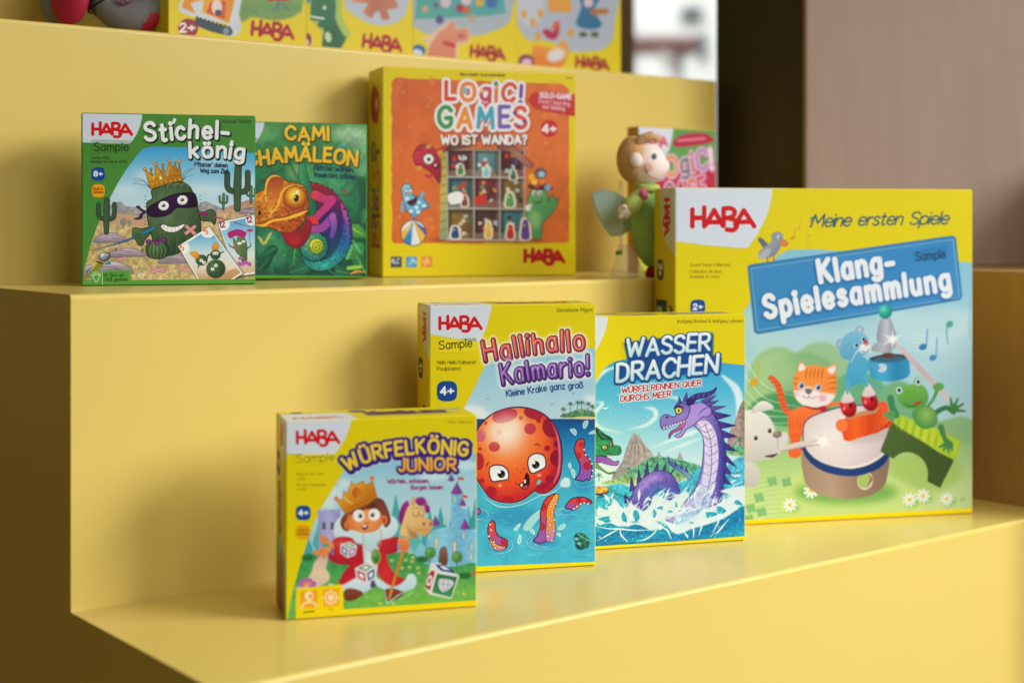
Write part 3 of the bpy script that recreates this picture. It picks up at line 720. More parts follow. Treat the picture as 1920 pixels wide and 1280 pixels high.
    q = A.F([282, 430, 300, 400, 316, 350, 350, 376, 400, 372, 460, 384, 516, 366, 516, 420, 520, 480, 512, 540, 480, 585, 420, 606, 350, 602, 300, 570, 278, 510], ('v', 'f0a050', 'ee9444', 'eb8c40'))
    A.F([280, 505, 320, 510, 362, 490, 420, 520, 516, 540, 490, 590, 420, 610, 340, 606, 290, 570], 'ece4e8', cl=q, bl=4)
    for P in ([306, 400, 320, 362, 344, 384, 330, 402], [470, 396, 510, 376, 508, 412, 486, 420]):
        A.F(P, 'ece4e4')
    for x in range(350, 450, 22):
        A.S([x + 8, 386, x, 420, x - 4, 448], [3, 11, 3], 'd46c2c', cl=q)
    for y in (440, 470, 500):
        A.S([520, y, 490, y + 2, 462, y + 10], [10, 8, 2], 'd46c2c', cl=q)
        A.S([278, y + 6, 300, y + 6, 310, y + 12], [8, 6, 2], 'd46c2c', cl=q)
    for x, y in ((322, 486), (416, 496)):
        A.E(x, y, 18, 19, col='f0f0f4')
        A.E(x + 1, y, 14, 16, col='2f7cc0')
        A.E(x + 1, y, 7, 8, col='141a30')
        A.E(x - 4, y - 6, 4, col='fafafc')
    A.F([342, 508, 364, 502, 384, 510, 376, 528, 362, 534, 350, 528], '7a7074', bl=1)
    A.S([330, 545, 350, 556, 364, 548, 364, 534], 3.5, '8a6468')
    A.S([364, 548, 384, 558, 408, 546], 3.5, '8a6468')
    A.E(440, 556, 24, 20, col='e4a8bc', bl=6, a=.85)
    A.E(296, 530, 16, 16, col='e4b8c4', bl=6, a=.7)
    A.S([345, 602, 400, 616, 450, 606], [8, 12, 8], 'a8182c')
    A.F([424, 606, 450, 600, 466, 610, 456, 636, 432, 632], 'c02038')
    # drum
    q = A.F([330, 860, 336, 1000, 372, 1064, 450, 1100, 570, 1118, 690, 1104, 770, 1060, 800, 1000, 808, 870, 700, 900, 450, 900], ('h', 'a08a7a', 'b49c8a', '98806e', '8c7464'), sm=1)
    A.E(678, 1016, 44, 52, 10, col='dccdc0')
    A.E(674, 1012, 36, 46, 10, col='a8c070')
    A.S([700, 985, 712, 1010, 690, 1050], [4, 16, 6], '8a7060')
    A.F([330, 800, 330, 850, 372, 915, 450, 965, 560, 990, 660, 985, 760, 945, 806, 890, 806, 840], ('h', '1c3f80', '24488c', '183a78'))
    q = A.F([332, 760, 340, 700, 380, 660, 460, 630, 560, 604, 680, 600, 790, 640, 832, 690, 830, 740, 800, 850, 740, 910, 650, 945, 560, 948, 450, 920, 370, 870, 340, 820], ('r', 520, 760, 330, 'eae4e8', 'e2dadf', 'd6ccd2', 'c8bcc0'), ol='3a4a7a', ow=6)
    A.F([560, 700, 830, 690, 830, 760, 700, 800, 590, 800], 'b8aab0', cl=q, bl=12, a=.55)
    A.S([380, 880, 470, 930, 570, 946, 680, 925, 780, 870], [5, 12, 14, 12, 5], 'f2eef0', cl=q, a=.8)
    A.S([205, 840, 320, 815, 440, 800], [26, 34, 32], 'd6cccc')
    A.S([205, 852, 320, 830, 430, 814], [6, 8, 6], 'a89c9c', a=.8)
    for i in range(12):
        a = i * .524 + .2
        L = 70 if i % 2 else 40
        A.S([445, 798, 445 + L * math.cos(a), 798 + L * .8 * math.sin(a)], [20, 1], 'f4f0f2', sm=0, a=.9)
    # orange bench with the two red shakers
    A.F([740, 590, 795, 580, 812, 640, 835, 670, 830, 720, 780, 720, 760, 650], 'e8603a')
    A.F([570, 660, 660, 630, 760, 612, 776, 650, 790, 720, 740, 752, 640, 780, 590, 798, 560, 790, 548, 740, 556, 690], ('h', 'e0561e', 'f06a28', 'd44c1c', 'e86024'), sm=0)
    A.F([570, 660, 660, 630, 760, 612, 740, 640, 640, 660, 580, 676], 'c8906a', sm=0)
    A.S([740, 752, 790, 716, 830, 680], [4, 14, 6], 'c03a18')
    A.E(548, 708, 34, 36, col='ee8044')
    for x, y in ((583, 600), (702, 566)):
        A.F([x - 44, y - 10, x - 26, y - 48, x + 10, y - 50, x + 40, y - 16, x + 48, y + 24, x + 30, y + 56, x, y + 62, x - 32, y + 40], ('r', x - 10, y - 10, 70, 'e05050', 'c81c2c', '8a0c1c'))
        A.F([x - 40, y - 22, x - 20, y - 72, x - 4, y - 90, x + 14, y - 66, x + 34, y - 30, x, y - 16], ('v', 'e8dce0', 'd8c4cc'))
        A.E(x + 14, y - 2, 9, 14, col='5a0c18', bl=2)
        A.E(x - 22, y + 14, 7, 12, col='f09090', bl=3)
    # bear
    A.S([700, 470, 760, 500, 770, 520], [8, 10, 3], '4fa4cc', a=.8)
    q = A.F([600, 340, 660, 326, 700, 350, 760, 376, 740, 400, 690, 410, 690, 460, 640, 480, 600, 490, 580, 520, 566, 480, 576, 400], ('v', '5aaed4', '4aa2cc'))
    A.S([580, 470, 580, 530], [22, 14], '5cb0d4')
    A.S([680, 440, 690, 490], [22, 14], '5cb0d4')
    A.E(542, 255, 26, 28, col='7ab8d6')
    A.E(542, 255, 13, 14, col='dcb4c4')
    A.E(648, 178, 24, 24, col='7ab8d6')
    A.E(648, 176, 12, 12, col='d8c0cc')
    q = A.F([536, 290, 556, 220, 600, 186, 650, 190, 690, 220, 700, 270, 690, 310, 640, 330, 590, 346, 550, 330], ('v', '84c0dc', '6fb2d4', '62a8ce'))
    A.F([650, 262, 690, 250, 712, 280, 690, 306, 650, 300], 'dfe6ec', bl=3)
    A.E(684, 250, 14, 15, col='c41c34')
    for x, y in ((628, 264), (668, 230)):
        A.E(x, y, 11, 14, col='eef2f6')
        A.E(x + 2, y, 8, 11, col='1c2430')
    A.S([660, 296, 690, 300, 700, 284], 3.5, '3a3a4a')
    A.S([600, 360, 640, 290, 750, 210], [3, 6, 2], 'eaf2f6', a=.9)
    # blue ring and grey tower with a teal bead
    A.F([702, 360, 706, 330, 800, 318, 910, 330, 926, 380, 924, 430, 880, 455, 800, 466, 730, 455, 706, 430], ('h', '3fa0c8', '4cb0d8', '2f8cb8', '3a9cc8'))
    A.E(812, 336, 106, 24, -3, col='4a4450')
    A.E(815, 342, 96, 17, -3, col='3a8cb4', a=.6)
    A.F([780, 330, 782, 306, 832, 308, 834, 334], '6a4438')
    A.F([712, 290, 730, 258, 760, 240, 840, 220, 850, 260, 820, 300, 770, 306], ('h', '9aa0ac', 'b8bcc6', '8a8e9a'))
    A.F([744, 200, 760, 130, 784, 108, 820, 116, 840, 170, 850, 210, 830, 240, 780, 250, 748, 240], ('h', '8f96a4', 'c2c6d0', '8c929e'))
    for i in range(12):
        a = i * .524
        L = 62 if i % 2 else 36
        A.S([832, 232, 832 + L * math.cos(a), 232 + L * math.sin(a)], [16, 1], 'f0f4f8', sm=0, a=.85)
    A.S([850, 250, 960, 370, 1060, 478, 1140, 565], [22, 30, 30, 34], ('d', 'd6c4c8', 'c8b2b4', 'dccccc'))
    A.E(772, 390, 28, 24, -10, col='c4d4e4')
    A.S([715, 378, 750, 388], 22, '4fa6d0')
    # frog on the green block
    A.F([826, 690, 960, 740, 1172, 905, 1095, 1058, 1024, 1020, 1027, 985, 1025, 955, 1015, 925, 998, 898, 975, 878, 948, 864, 920, 857, 890, 860, 862, 872, 835, 895, 762, 852], ('d', '55703a', '4c6434', '455c30'), sm=0)
    A.F([850, 640, 900, 660, 1000, 700, 1100, 740, 1214, 800, 1180, 905, 1090, 860, 1000, 800, 900, 740, 840, 700], ('d', 'a4c83a', 'c0d440', 'a8cc3c'), sm=0)
    for i in range(16):
        x, y = 870 + i * 21, 660 + i * 10
        A.S([x, y, x - 8, y + 40, x - 14, y + 70], [6, 10, 4], 'd4dc3c' if i % 2 else '7ab03a', a=.8)
    A.S([1100, 720, 1120, 780, 1150, 820], [36, 26, 40], '4f8f56')
    for dx, dy in ((-60, 0), (-30, 26), (0, 40), (30, 20)):
        A.S([1140, 806, 1140 + dx * .8, 830 + dy * .7], [20, 12], '4f8f56')
    A.S([1020, 690, 1070, 640, 1130, 612, 1170, 636], [40, 30, 26, 30], '3f8050')
    for a in (-100, -65, -30, 5):
        A.S([1165, 625, 1165 + 70 * math.cos(math.radians(a)), 625 + 70 * math.sin(math.radians(a))], [26, 10], '4a8a50')
    q = A.F([940, 640, 1000, 600, 1050, 610, 1080, 660, 1070, 710, 1010, 730, 960, 700], ('r', 1020, 650, 70, '9cc070', '7fb060', '5a9a54'))
    A.S([820, 560, 830, 610, 850, 650], [40, 34, 40], '3f8a5c')
    for dx, dy in ((-56, 10), (-40, 36), (-10, 44)):
        A.S([836, 640, 836 + dx, 640 + dy], [26, 14], '58a060')
    q = A.F([862, 560, 866, 510, 900, 490, 940, 480, 1000, 488, 1028, 530, 1026, 580, 990, 610, 930, 616, 884, 600], ('v', '7ab858', '6aac50', '5c9e4c'))
    for x, y in ((866, 514), (972, 468)):
        A.E(x, y, 24, 25, col='74b254')
        A.E(x + 2, y, 17, 19, col='eef2f6')
        A.E(x + 2, y, 11, 13, col='2a6aa8')
        A.E(x + 2, y, 5, 7, col='101828')
    A.S([890, 586, 930, 604, 970, 594, 996, 570], [3, 6, 6, 3], '3a6a34')
    A.F([950, 586, 985, 572, 980, 586, 960, 596], 'c83a30')
    A.E(920, 524, 4, col='4a7a3a')
    A.E(950, 518, 4, col='4a7a3a')
    A.S([1030, 600, 1060, 560, 1080, 510], [18, 16, 22], '5a9c50')
    A.F([1056, 490, 1080, 474, 1112, 480, 1114, 505, 1090, 518, 1062, 512], '68a858')
    # notes
    note(A, 56, 468, 110, 'd8a820', 0, 1.25)
    note(A, 1000, 274, 100, '3a84c0', 0, 1.15)
    note(A, 1056, 334, 112, '4a90c8', 0, 1.05)
    A.S([1140, 256, 1132, 200, 1134, 160], 6, '4aa88c')
    A.E(1148, 148, 22, 18, -30, col='56b090')
    A.S([1262, 232, 1258, 150, 1262, 20], 5, '6aa0ac', a=.6)
    for y in range(30, 230, 14):
        A.S([1254, y, 1266, y + 5], 4, 'a8ccd4', a=.9)
    A.X('M', 1206, 1136, 26, 3, '7fae86', slant=.2)
    # bird and small notes
    A.frame(1200, 340, 1.939)
    A.F([430, 212, 440, 204, 460, 222, 470, 235, 460, 250, 442, 232], '6a7282')
    A.F([432, 262, 452, 240, 478, 220, 480, 195, 496, 184, 516, 190, 522, 210, 512, 240, 494, 268, 470, 280, 440, 282], ('d', '8a90a0', '9aa0ae', '787e90'))
    A.F([430, 278, 450, 252, 474, 246, 470, 270, 450, 284], 'b4b8c2')
    A.F([514, 210, 536, 218, 541, 232, 528, 240, 512, 230], 'd88a4a')
    A.E(506, 204, 6, 7, col='e8f0f4')
    A.E(508, 205, 3.4, 5, col='2a6a98')
    for x in (464, 488):
        A.S([x, 276, x + 1, 300], 4, 'a8603a')
        A.S([x - 8, 302, x, 297, x + 9, 301], 4, 'a8603a')
    A.E(556, 208, 8, 6, -20, col='d89a28')
    A.S([563, 206, 566, 172], 3.4, 'd89a28')
    A.E(578, 170, 6, 5, -20, col='e0b040')
    A.S([584, 168, 590, 136], 2.6, 'e0b040')
    A.S([612, 236, 614, 200, 626, 196], 3, '9ac050')
    # blue sign
    A.F([396, 312, 404, 306, 1136, 206, 1146, 212, 1168, 420, 1162, 432, 430, 552, 420, 546], ('d', '4594cc', '3f8fc8', '4c9ad0'), sm=0, ol='3a84ba', ow=8)
    A.S([404, 318, 1138, 216, 1160, 426, 428, 542, 404, 318], 2.4, '8fb8c8', sm=0)
    for t in np.linspace(0, 1, 30):
        A.E(1141 + 22 * t, 218 + 200 * t, 1.6, col='9cc4d4')
    lay = ((5, '2c78b4', -3, 4, 2), )
    A.X('Klang-', 0, 0, 76, 20, 'e6ecf4', path=[660, 368, 790, 348, 924, 330], gap=36, lay=lay, jit=.2)
    A.X('Spielesammlung', 0, 0, 76, 19.5, 'e6ecf4', path=[462, 496, 800, 442, 1126, 396], gap=38, lay=lay, jit=.2)
    A.E(893, 476, 25, 27, col=('r', 886, 467, 30, '8adcd0', '3cb8a8', '1f9488'))
    A.F([990, 256, 1114, 238, 1118, 284, 996, 300], '2f7cb4', sm=0, a=.55)
    A.X('Sample', 1006, 292, 30, 3.6, '1c3446', rot=-5, fit=104)
    A.X('Meine ersten Spiele', 0, 0, 44, 6, '2a5a7c', path=[622, 168, 860, 162, 1118, 160], slant=.25, gap=12)
    A.S([622, 150, 626, 136, 644, 128], [2, 5, 3], '2a5a7c')
    # white brand corner
    A.F([100, 0, 483, 20, 480, 60, 468, 110, 446, 160, 416, 210, 392, 242, 360, 242, 240, 232, 100, 212], WHT, sm=0)
    A.mark(190, 162, 226, RED)
    A.X('Sound Game Collection', 182, 308, 11, 1.7, '8a8206', fit=146)
    A.X('Collection de jeux', 182, 332, 11, 1.7, '8a8206', fit=114)
    A.X('musique et sons', 182, 350, 11, 1.7, '8a8206', fit=106)
    badge(A, 210, 456, 27, '2+')
    A.F([60, 1246, 390, 1231, 800, 1209, 1260, 1186, 1260, 1230, 60, 1290], 'f2d600', sm=0)
    return A, dict(brand_patch=[100, 0, 483, 20, 480, 60, 468, 110, 446, 160, 416, 210, 392, 242, 360, 242, 240, 232, 100, 212], title_sign=[390, 312, 400, 303, 1136, 202, 1150, 210, 1172, 420, 1166, 436, 428, 556, 416, 548], age_badge=[182, 430, 238, 430, 238, 484, 182, 484])


def cover_king():
    A = Art([(536, 790.6), (895.5, 777.8), (895, 1137.3), (535, 1163.6)], 600, 600, YEL)
    A.frame(530, 880, 4.4135)
    art = A.F([30, 1290, 60, 1120, 90, 985, 130, 840, 200, 620, 260, 450, 330, 310, 420, 160, 520, 0, 600, -120, 800, -170, 1200, -180, 1700, -120, 1700, 1085, 1100, 1118, 505, 1156, 480, 1220, 112, 1240], ('v', '7cc0e0', 'a8d4e4', 'b4d8e6', '8ccadc', '6cc0d0', '6ac0d0'), sm=0)
    for x, y, rx, ry in ((440, 200, 70, 60), (520, 120, 60, 40), (1500, -30, 140, 36), (1250, 60, 120, 30), (380, 280, 60, 50)):
        A.E(x, y, rx, ry, col='d8eaf2', bl=14, a=.8, cl=art)
    for x, y, h, c in ((300, 620, 200, '54b0bc'), (210, 700, 180, '4aa8b4'), (940, 560, 360, '4cb0b4'), (1010, 620, 240, '58b8bc'), (1090, 600, 200, '5cbcc0'), (1220, 600, 280, '4aacb4'), (1310, 560, 260, '46a8b0'), (1400, 620, 240, '52b2b8'), (1540, 600, 300, '4aacb0'), (1600, 560, 330, '3fa4ac'), (560, 640, 200, '54b4bc')):
        A.F([x - h * .26, y, x - h * .16, y - h * .4, x - h * .1, y - h * .5, x, y - h, x + h * .1, y - h * .5, x + h * .17, y - h * .4, x + h * .28, y, x, y + 90], c, sm=0, cl=art)
    # castles: plain blocks with violet caps
    q = A.F([296, 350, 480, 330, 478, 540, 470, 660, 300, 660], ('h', '9a9cd2', 'b4b4e0', '8f94cc'), sm=0, cl=art)
    for x in (300, 348, 398, 446):
        A.F([x - 12, 336, x + 22, 332, x + 22, 366, x - 12, 368], 'a8a8da', sm=0)
    for x in (344, 412):
        A.S([x, 450, x, 480], 24, '2a5a78')
        A.S([x - 20, 492, x + 20, 490], 8, 'a04a5a')
    q = A.F([1180, 800, 1196, 560, 1250, 500, 1396, 470, 1396, 200, 1480, 200, 1486, 330, 1540, 330, 1545, 500, 1610, 490, 1610, 830], ('h', '7ec0e0', '92d0ea', '76b8dc', '8accea'), sm=0, cl=art)
    A.grain(q, .08, 12, 3)
    for x, y, w, h in ((1445, 200, 50, 90), (1492, 296, 28, 55), (1398, 92, 26, 50), (1268, 460, 34, 76), (1512, 490, 40, 80)):
        A.F([x - w, y, x, y - h, x + w, y, x, y + 10], ('h', 'a058b0', '7a3c94'), sm=0, ol='5a2c7a', ow=3, cl=art)
    for x, y in ((1480, 76), (1512, 224)):
        A.F([x - 22, y - 12, x + 24, y - 4, x + 18, y + 18, x - 18, y + 8], 'd8484a', sm=0)
        A.S([x - 22, y - 14, x - 26, y + 40], 5, 'b07040')
    for x, y, w, h in ((1275, 610, 20, 60), (1425, 640, 20, 60), (1500, 550, 13, 40), (1566, 640, 12, 44), (1428, 250, 12, 36), (1340, 440, 10, 30), (1218, 560, 9, 30), (1560, 720, 14, 44), (1484, 318, 9, 24)):
        A.S([x, y - h / 2, x, y + h / 2], w * 1.6, '5a98c4')
        A.S([x, y - h / 2, x, y + h / 2], w * 1.1, 'e6d89a')
    A.F([1298, 790, 1300, 690, 1316, 650, 1340, 640, 1360, 664, 1364, 780], ('v', '9a6a5a', '6a4034'), ol='4a7098', ow=6)
    # meadow
    q = A.F([60, 860, 170, 740, 260, 700, 420, 760, 640, 730, 860, 700, 1060, 690, 1200, 790, 1400, 806, 1640, 800, 1700, 1200, 30, 1260], ('v', '3f9a5e', '4ca25c', '6cb058', '6cb058'), cl=art)
    A.F([500, 1120, 800, 1000, 1200, 960, 1640, 980, 1640, 1120, 900, 1150], '74b656', cl=q, bl=22)
    A.grain(q, .1, 30, 8)
    for x, y in ((905, 752), (1056, 690), (1020, 750), (1080, 728), (1076, 762), (990, 816), (1052, 810), (1124, 816), (1130, 858), (1500, 1030), (920, 1112), (810, 1110)):
        for a in range(5):
            A.E(x + 10 * math.cos(a * 1.26), y + 8 * math.sin(a * 1.26), 7, 6, col='d8c870', a=.85)
    for x, y in ((1160, 745), (1510, 880), (210, 730)):
        A.E(x, y, 52, 26, col='2c7040', bl=5)
    for x, y in ((1224, 690), (1446, 726)):
        A.S([x, y, x - 4, y + 110], 8, '7a4a3a')
        A.E(x, y, 46, 48, col=('r', x - 12, y - 16, 56, '8cba68', '5e9c54', '4a8a4c'))
        A.S([x, y + 30, x + 10, y - 4], 5, '6a5a3a')
    # path and flower
    A.F([90, 990, 150, 960, 230, 870, 270, 760, 340, 720, 372, 760, 360, 820, 390, 870, 380, 920, 320, 960, 180, 985], ('v', 'd8b8b0', 'dcccb4', 'd8c0b4'), cl=art)
    for dx, dy in ((-50, 10), (-28, -22), (12, -28), (48, -4), (40, 22)):
        A.E(205 + dx, 945 + dy, 30, 18, col='b864c0')
    A.E(205, 946, 34, 16, col='e09a3a')
    # cloak, tunic
    A.F([424, 540, 440, 440, 520, 380, 700, 420, 860, 380, 930, 400, 960, 470, 930, 540, 850, 590, 720, 600, 560, 610, 470, 570], ('v', 'dcecf4', 'c4dcea'), bl=3)
    q = A.F([400, 620, 440, 570, 500, 556, 570, 566, 612, 610, 660, 630, 680, 700, 660, 780, 560, 790, 470, 786, 400, 760, 376, 720], ('r', 500, 620, 210, 'd83a3c', 'c42434', '8a1848'))
    A.F([800, 600, 880, 570, 950, 556, 968, 600, 960, 670, 900, 700, 840, 690], ('d', 'd43438', 'a81a3c'))
    A.F([560, 700, 660, 620, 720, 660, 700, 800, 680, 900, 600, 940, 470, 950, 500, 860, 560, 780], ('d', 'cc2c38', 'b81c34', 'c83038'))
    A.F([780, 620, 850, 680, 880, 780, 930, 860, 1040, 930, 980, 960, 860, 950, 790, 860, 760, 760], ('d', 'b01c3c', 'd03438', 'b81c34'))
    A.F([670, 560, 760, 600, 800, 680, 780, 860, 760, 960, 700, 970, 680, 860, 672, 720], ('h', 'b8d8e8', 'd8eaf4', 'b8d0e4'))
    A.F([660, 500, 760, 580, 780, 640, 760, 700, 700, 640, 660, 570], ('v', 'cfe6f2', 'a8d0e4'))
    A.F([380, 940, 480, 960, 600, 900, 690, 860, 760, 920, 740, 980, 640, 1030, 500, 1010, 420, 980], ('v', 'dceaf6', 'b8d0ea'), bl=3)
    A.F([760, 880, 820, 920, 920, 970, 1010, 920, 1040, 870, 1090, 870, 1112, 930, 1080, 990, 960, 1010, 860, 1000, 780, 960], ('v', 'd4e8f4', 'b4d0e8'), bl=3)
    A.F([735, 930, 750, 910, 765, 940, 770, 970, 730, 976], '5a3a78', bl=3)
    for x, r in ((575, 90), (910, 90)):
        q = A.F([x - 70, 1030, x - 50, 990, x + 10, 985, x + 80, 1010, x + 86, 1040, x + 20, 1080, x - 50, 1085], ('v', '8a4c38', '6a3428'))
    # head
    q = A.F([484, 470, 486, 410, 540, 350, 640, 300, 760, 240, 830, 250, 870, 320, 896, 400, 890, 450, 850, 480, 800, 420, 600, 430, 560, 500, 520, 510], ('v', '7a4434', '8a4e3a', '64342c'))
    for x, y in ((540, 462), (842, 420)):
        A.E(x, y, 30, 38, col='e08a50')
        A.E(x, y + 2, 16, 24, col='c04a3c', bl=3)
    q = A.F([530, 450, 540, 390, 600, 350, 700, 310, 780, 330, 820, 380, 826, 440, 800, 490, 740, 520, 680, 526, 600, 510, 548, 490], ('r', 690, 410, 160, 'f0a868', 'e89a5a', 'd47c42'))
    A.F([560, 380, 640, 330, 760, 300, 800, 340, 700, 330, 600, 372], '6a3a2e')
    for x, y in ((632, 384), (760, 376)):
        A.E(x, y, 48, 50, col='eef0f4')
        A.E(x + (14 if x < 700 else -14), y + 2, 16, 19, col='241c20')
        A.E(x + (9 if x < 700 else -19), y - 6, 5, col='ffffff')
    A.S([598, 328, 626, 308, 660, 312], [5, 12, 4], '3a201c')
    A.S([730, 300, 760, 288, 784, 302], [5, 12, 4], '3a201c')
    A.E(700, 446, 18, 12, col='d07a40', bl=3)
    A.F([650, 468, 690, 466, 712, 470, 700, 494, 676, 500, 658, 488], '7a2a6a')
    A.F([655, 468, 700, 466, 692, 478, 662, 478], 'f0ecf0', sm=0)
    # crown
    q = A.F([446, 256, 500, 250, 506, 180, 540, 200, 572, 100, 600, 130, 640, 110, 670, 96, 690, 130, 730, 110, 748, 90, 784, 230, 700, 290, 600, 330, 520, 372, 508, 350], ('d', 'f0bc48', 'e0a030', 'c47c20', 'e8b040'), sm=0, ol='a86a1c', ow=5)
    for x, y in ((446, 242), (742, 74)):
        A.E(x, y, 20, 20, col='d88838')
    A.E(614, 192, 34, 40, 12, col='c87028', ol='a85a1c', ow=4)
    A.S([520, 340, 600, 300, 700, 262, 772, 214], [8, 12, 10], 'b87020', cl=q)
    A.S([505, 225, 540, 260, 580, 285], [4, 8, 4], 'f8e8b0')
    A.S([640, 130, 630, 250], [4, 16, 4], 'f4cc60', cl=q, bl=4)
    A.S([690, 140, 714, 250], [4, 22, 6], 'b87020', cl=q, bl=5)
    # chain and green pendant
    A.S([672, 510, 672, 600, 700, 660, 745, 690], [6, 7, 7], 'd09a50')
    A.S([815, 500, 818, 580, 800, 660], [6, 7, 7], 'd09a50')
    A.E(774, 724, 42, 66, col='b8943a')
    A.E(774, 724, 30, 52, col=('r', 764, 700, 60, '7ac070', '3f9a54', '2a7a44'))
    # raised hand
    for P in ([350, 640, 330, 590, 316, 550], [380, 650, 300, 680, 258, 690], [380, 660, 320, 700, 300, 720], [390, 660, 350, 710, 346, 730], [390, 620, 360, 580, 350, 560]):
        A.S(P, [40, 30, 26], 'e08c54')
    A.E(385, 640, 44, 46, col='e6965a')
    A.E(356, 628, 26, 20, col='5aa89a')
    A.S([410, 660, 414, 700], 22, '5a7ab8')
    for k in range(4):
        A.S([420 + k * 8, 600 + k * 12, 500 + k * 10, 580 + k * 14], [2, 5, 1], 'f0d8dc', a=.7)
    # dice
    def die(x, y, r, t, faces):
        c, n = math.cos(math.radians(t)), math.sin(math.radians(t))
        V = lambda a, b: (x + (a * c - b * n) * r, y + (a * n + b * c) * r)
        top = [V(-1, -.55), V(.1, -1), V(1, -.6), V(0, -.1)]
        lef = [V(-1, -.55), V(0, -.1), V(.06, 1), V(-.9, .5)]
        rig = [V(0, -.1), V(1, -.6), V(.92, .5), V(.06, 1)]
        for P, w, cc in ((top, 'eceaf0', faces[0]), (lef, 'd8d4e0', faces[1]), (rig, 'e2e0e8', faces[2])):
            A.F([v for p in P for v in p], w, sm=0, ol='d4d4dc', ow=r * .1)
            m = np.mean(P, axis=0)
            A.F([v for p in P for v in (m + (np.array(p) - m) * .74)], cc, sm=0)
            A.F([v for p in P for v in (m + (np.array(p) - m) * .4)], 'e8e6f0', sm=0)
    die(545, 665, 66, 8, ('5aa070', '3a62b0', 'a060b0'))
    die(690, 860, 84, -4, ('4a9a60', 'c03a4a', '2a52a8'))
    # hobby horse
    A.S([1040, 540, 980, 740, 930, 900, 884, 1068], [26, 24, 22, 20], ('v', 'e0a050', 'c88034', 'd89440'))
    for P in ([985, 460, 960, 400, 990, 300, 1040, 260, 1050, 320, 1020, 420], [1100, 270, 1110, 240, 1160, 230, 1190, 260, 1180, 300, 1130, 300], [1170, 290, 1215, 300, 1220, 350, 1190, 360]):
        A.F(P, ('v', 'a83a98', '7c2470'))
    q = A.F([970, 530, 1000, 420, 1030, 330, 1070, 290, 1130, 300, 1180, 330, 1180, 390, 1240, 430, 1244, 480, 1200, 540, 1150, 550, 1110, 520, 1118, 560, 1100, 574, 1000, 552], ('d', 'eccf98', 'e4c084', 'c89a60'))
    A.F([1030, 440, 1060, 500, 1120, 530, 1116, 575, 1060, 560], 'b07c48', cl=q, bl=8, a=.8)
    A.F([1062, 290, 1080, 226, 1100, 250, 1098, 300], 'dcae70')
    for x in (1104, 1152):
        A.S([x - 22, 350, x - 18, 380, x, 390, x + 18, 380, x + 22, 350], [3, 6, 3], '6a4a34')
    A.S([1070, 330, 1120, 320, 1180, 345], [3, 8, 3], '8a6a44', a=.7)
    for x, y in ((1172, 452), (1230, 452)):
        A.E(x, y, 9, 13, col='7a4434')
    A.S([1070, 470, 1130, 500, 1200, 490], [3, 6, 3], 'a87444')
    A.S([1150, 300, 1180, 284, 1210, 272], [4, 14, 6], 'b8683a')
    A.F([960, 580, 1000, 566, 1046, 580, 1056, 630, 1040, 670, 990, 684, 956, 650], ('v', 'ec9c60', 'd88048'))
    for y in (600, 626, 650):
        A.S([970, y, 1000, y + 6, 1040, y + 2], [3, 6, 3], 'b8683c')
    A.S([958, 620, 962, 660], 16, '7aa4d0')
    # big die
    A.F([1225, 775, 1300, 772, 1464, 880, 1400, 1072, 1215, 1034, 1180, 980], 'd9dde0', sm=0, bl=2)
    A.F([1240, 832, 1262, 852, 1220, 1000, 1182, 975, 1200, 880], 'a82840', sm=0)
    A.E(1216, 920, 22, 46, 14, col='e6dce6')
    A.E(1216, 920, 9, 24, 14, col='a82840')
    A.F([1280, 862, 1448, 890, 1396, 1060, 1236, 1018], ('v', '2f7a50', '3f9464'), sm=0)
    A.F([1290, 940, 1310, 905, 1400, 918, 1414, 956, 1340, 1016, 1300, 985], 'd2cce8')
    for P in ([1340, 906, 1328, 960, 1340, 1016], [1370, 912, 1374, 960, 1345, 1010], [1292, 944, 1350, 955, 1412, 958]):
        A.S(P, 4, '4a9a70')
    A.F([1262, 785, 1330, 790, 1420, 838, 1432, 862, 1310, 838], '2a4a94', sm=0)
    A.F([1300, 796, 1340, 802, 1394, 836, 1330, 826], 'dfe6f0', sm=0)
    A.S([846, 1010, 866, 1110, 960, 1040, 1030, 1000], [8, 12, 10, 4], 'b4dce4', sm=0, a=.9)
    A.S([970, 1080, 1080, 1020], [3, 7], 'c4e0dc', a=.8)
    A.F([1560, 870, 1620, 810, 1640, 880], 'd0503c', sm=0, cl=art)
    # band with two icons
    A.F([108, 1300, 112, 1000, 130, 985, 480, 950, 500, 965, 505, 1160, 1700, 1076, 1700, 1180, 900, 1300], 'ecd600', sm=0)
    A.F([145, 1010, 290, 998, 290, 1140, 150, 1150], 'eca818', sm=0)
    A.F([332, 994, 466, 984, 466, 1126, 336, 1136], 'eca818', sm=0)
    A.E(220, 1048, 38, 40, col='f4e0b8')
    A.E(232, 1050, 16, 20, 20, col='eca818')
    A.S([160, 1140, 180, 1108, 220, 1100, 260, 1104, 280, 1130], 20, 'f0d8a8')
    for a in range(8):
        A.E(400 + 44 * math.cos(a * .785), 1060 + 44 * math.sin(a * .785), 19, 18, col='f4d8a8')
    A.E(400, 1060, 40, 40, col='eeb848')
    A.E(400, 1060, 22, 22, col='f8ecd4')
    A.S([178, 1182, 260, 1174], 16, '8a7c08', a=.8)
    A.S([384, 1156, 412, 1154], 8, '8a7c08', a=.8)
    # lettering
    A.frame(500, 750, 2.9756)
    A.F([60, 60, 478, 90, 472, 130, 456, 180, 430, 235, 398, 282, 380, 304, 240, 306, 60, 300], WHT, sm=0)
    A.mark(174, 242, 232, RED, rot=-1)
    A.F([160, 300, 390, 290, 392, 350, 162, 360], 'fff27a', sm=0, a=.2)
    A.X('Sample', 170, 350, 44, 4, '6a6614', rot=-3, fit=212)
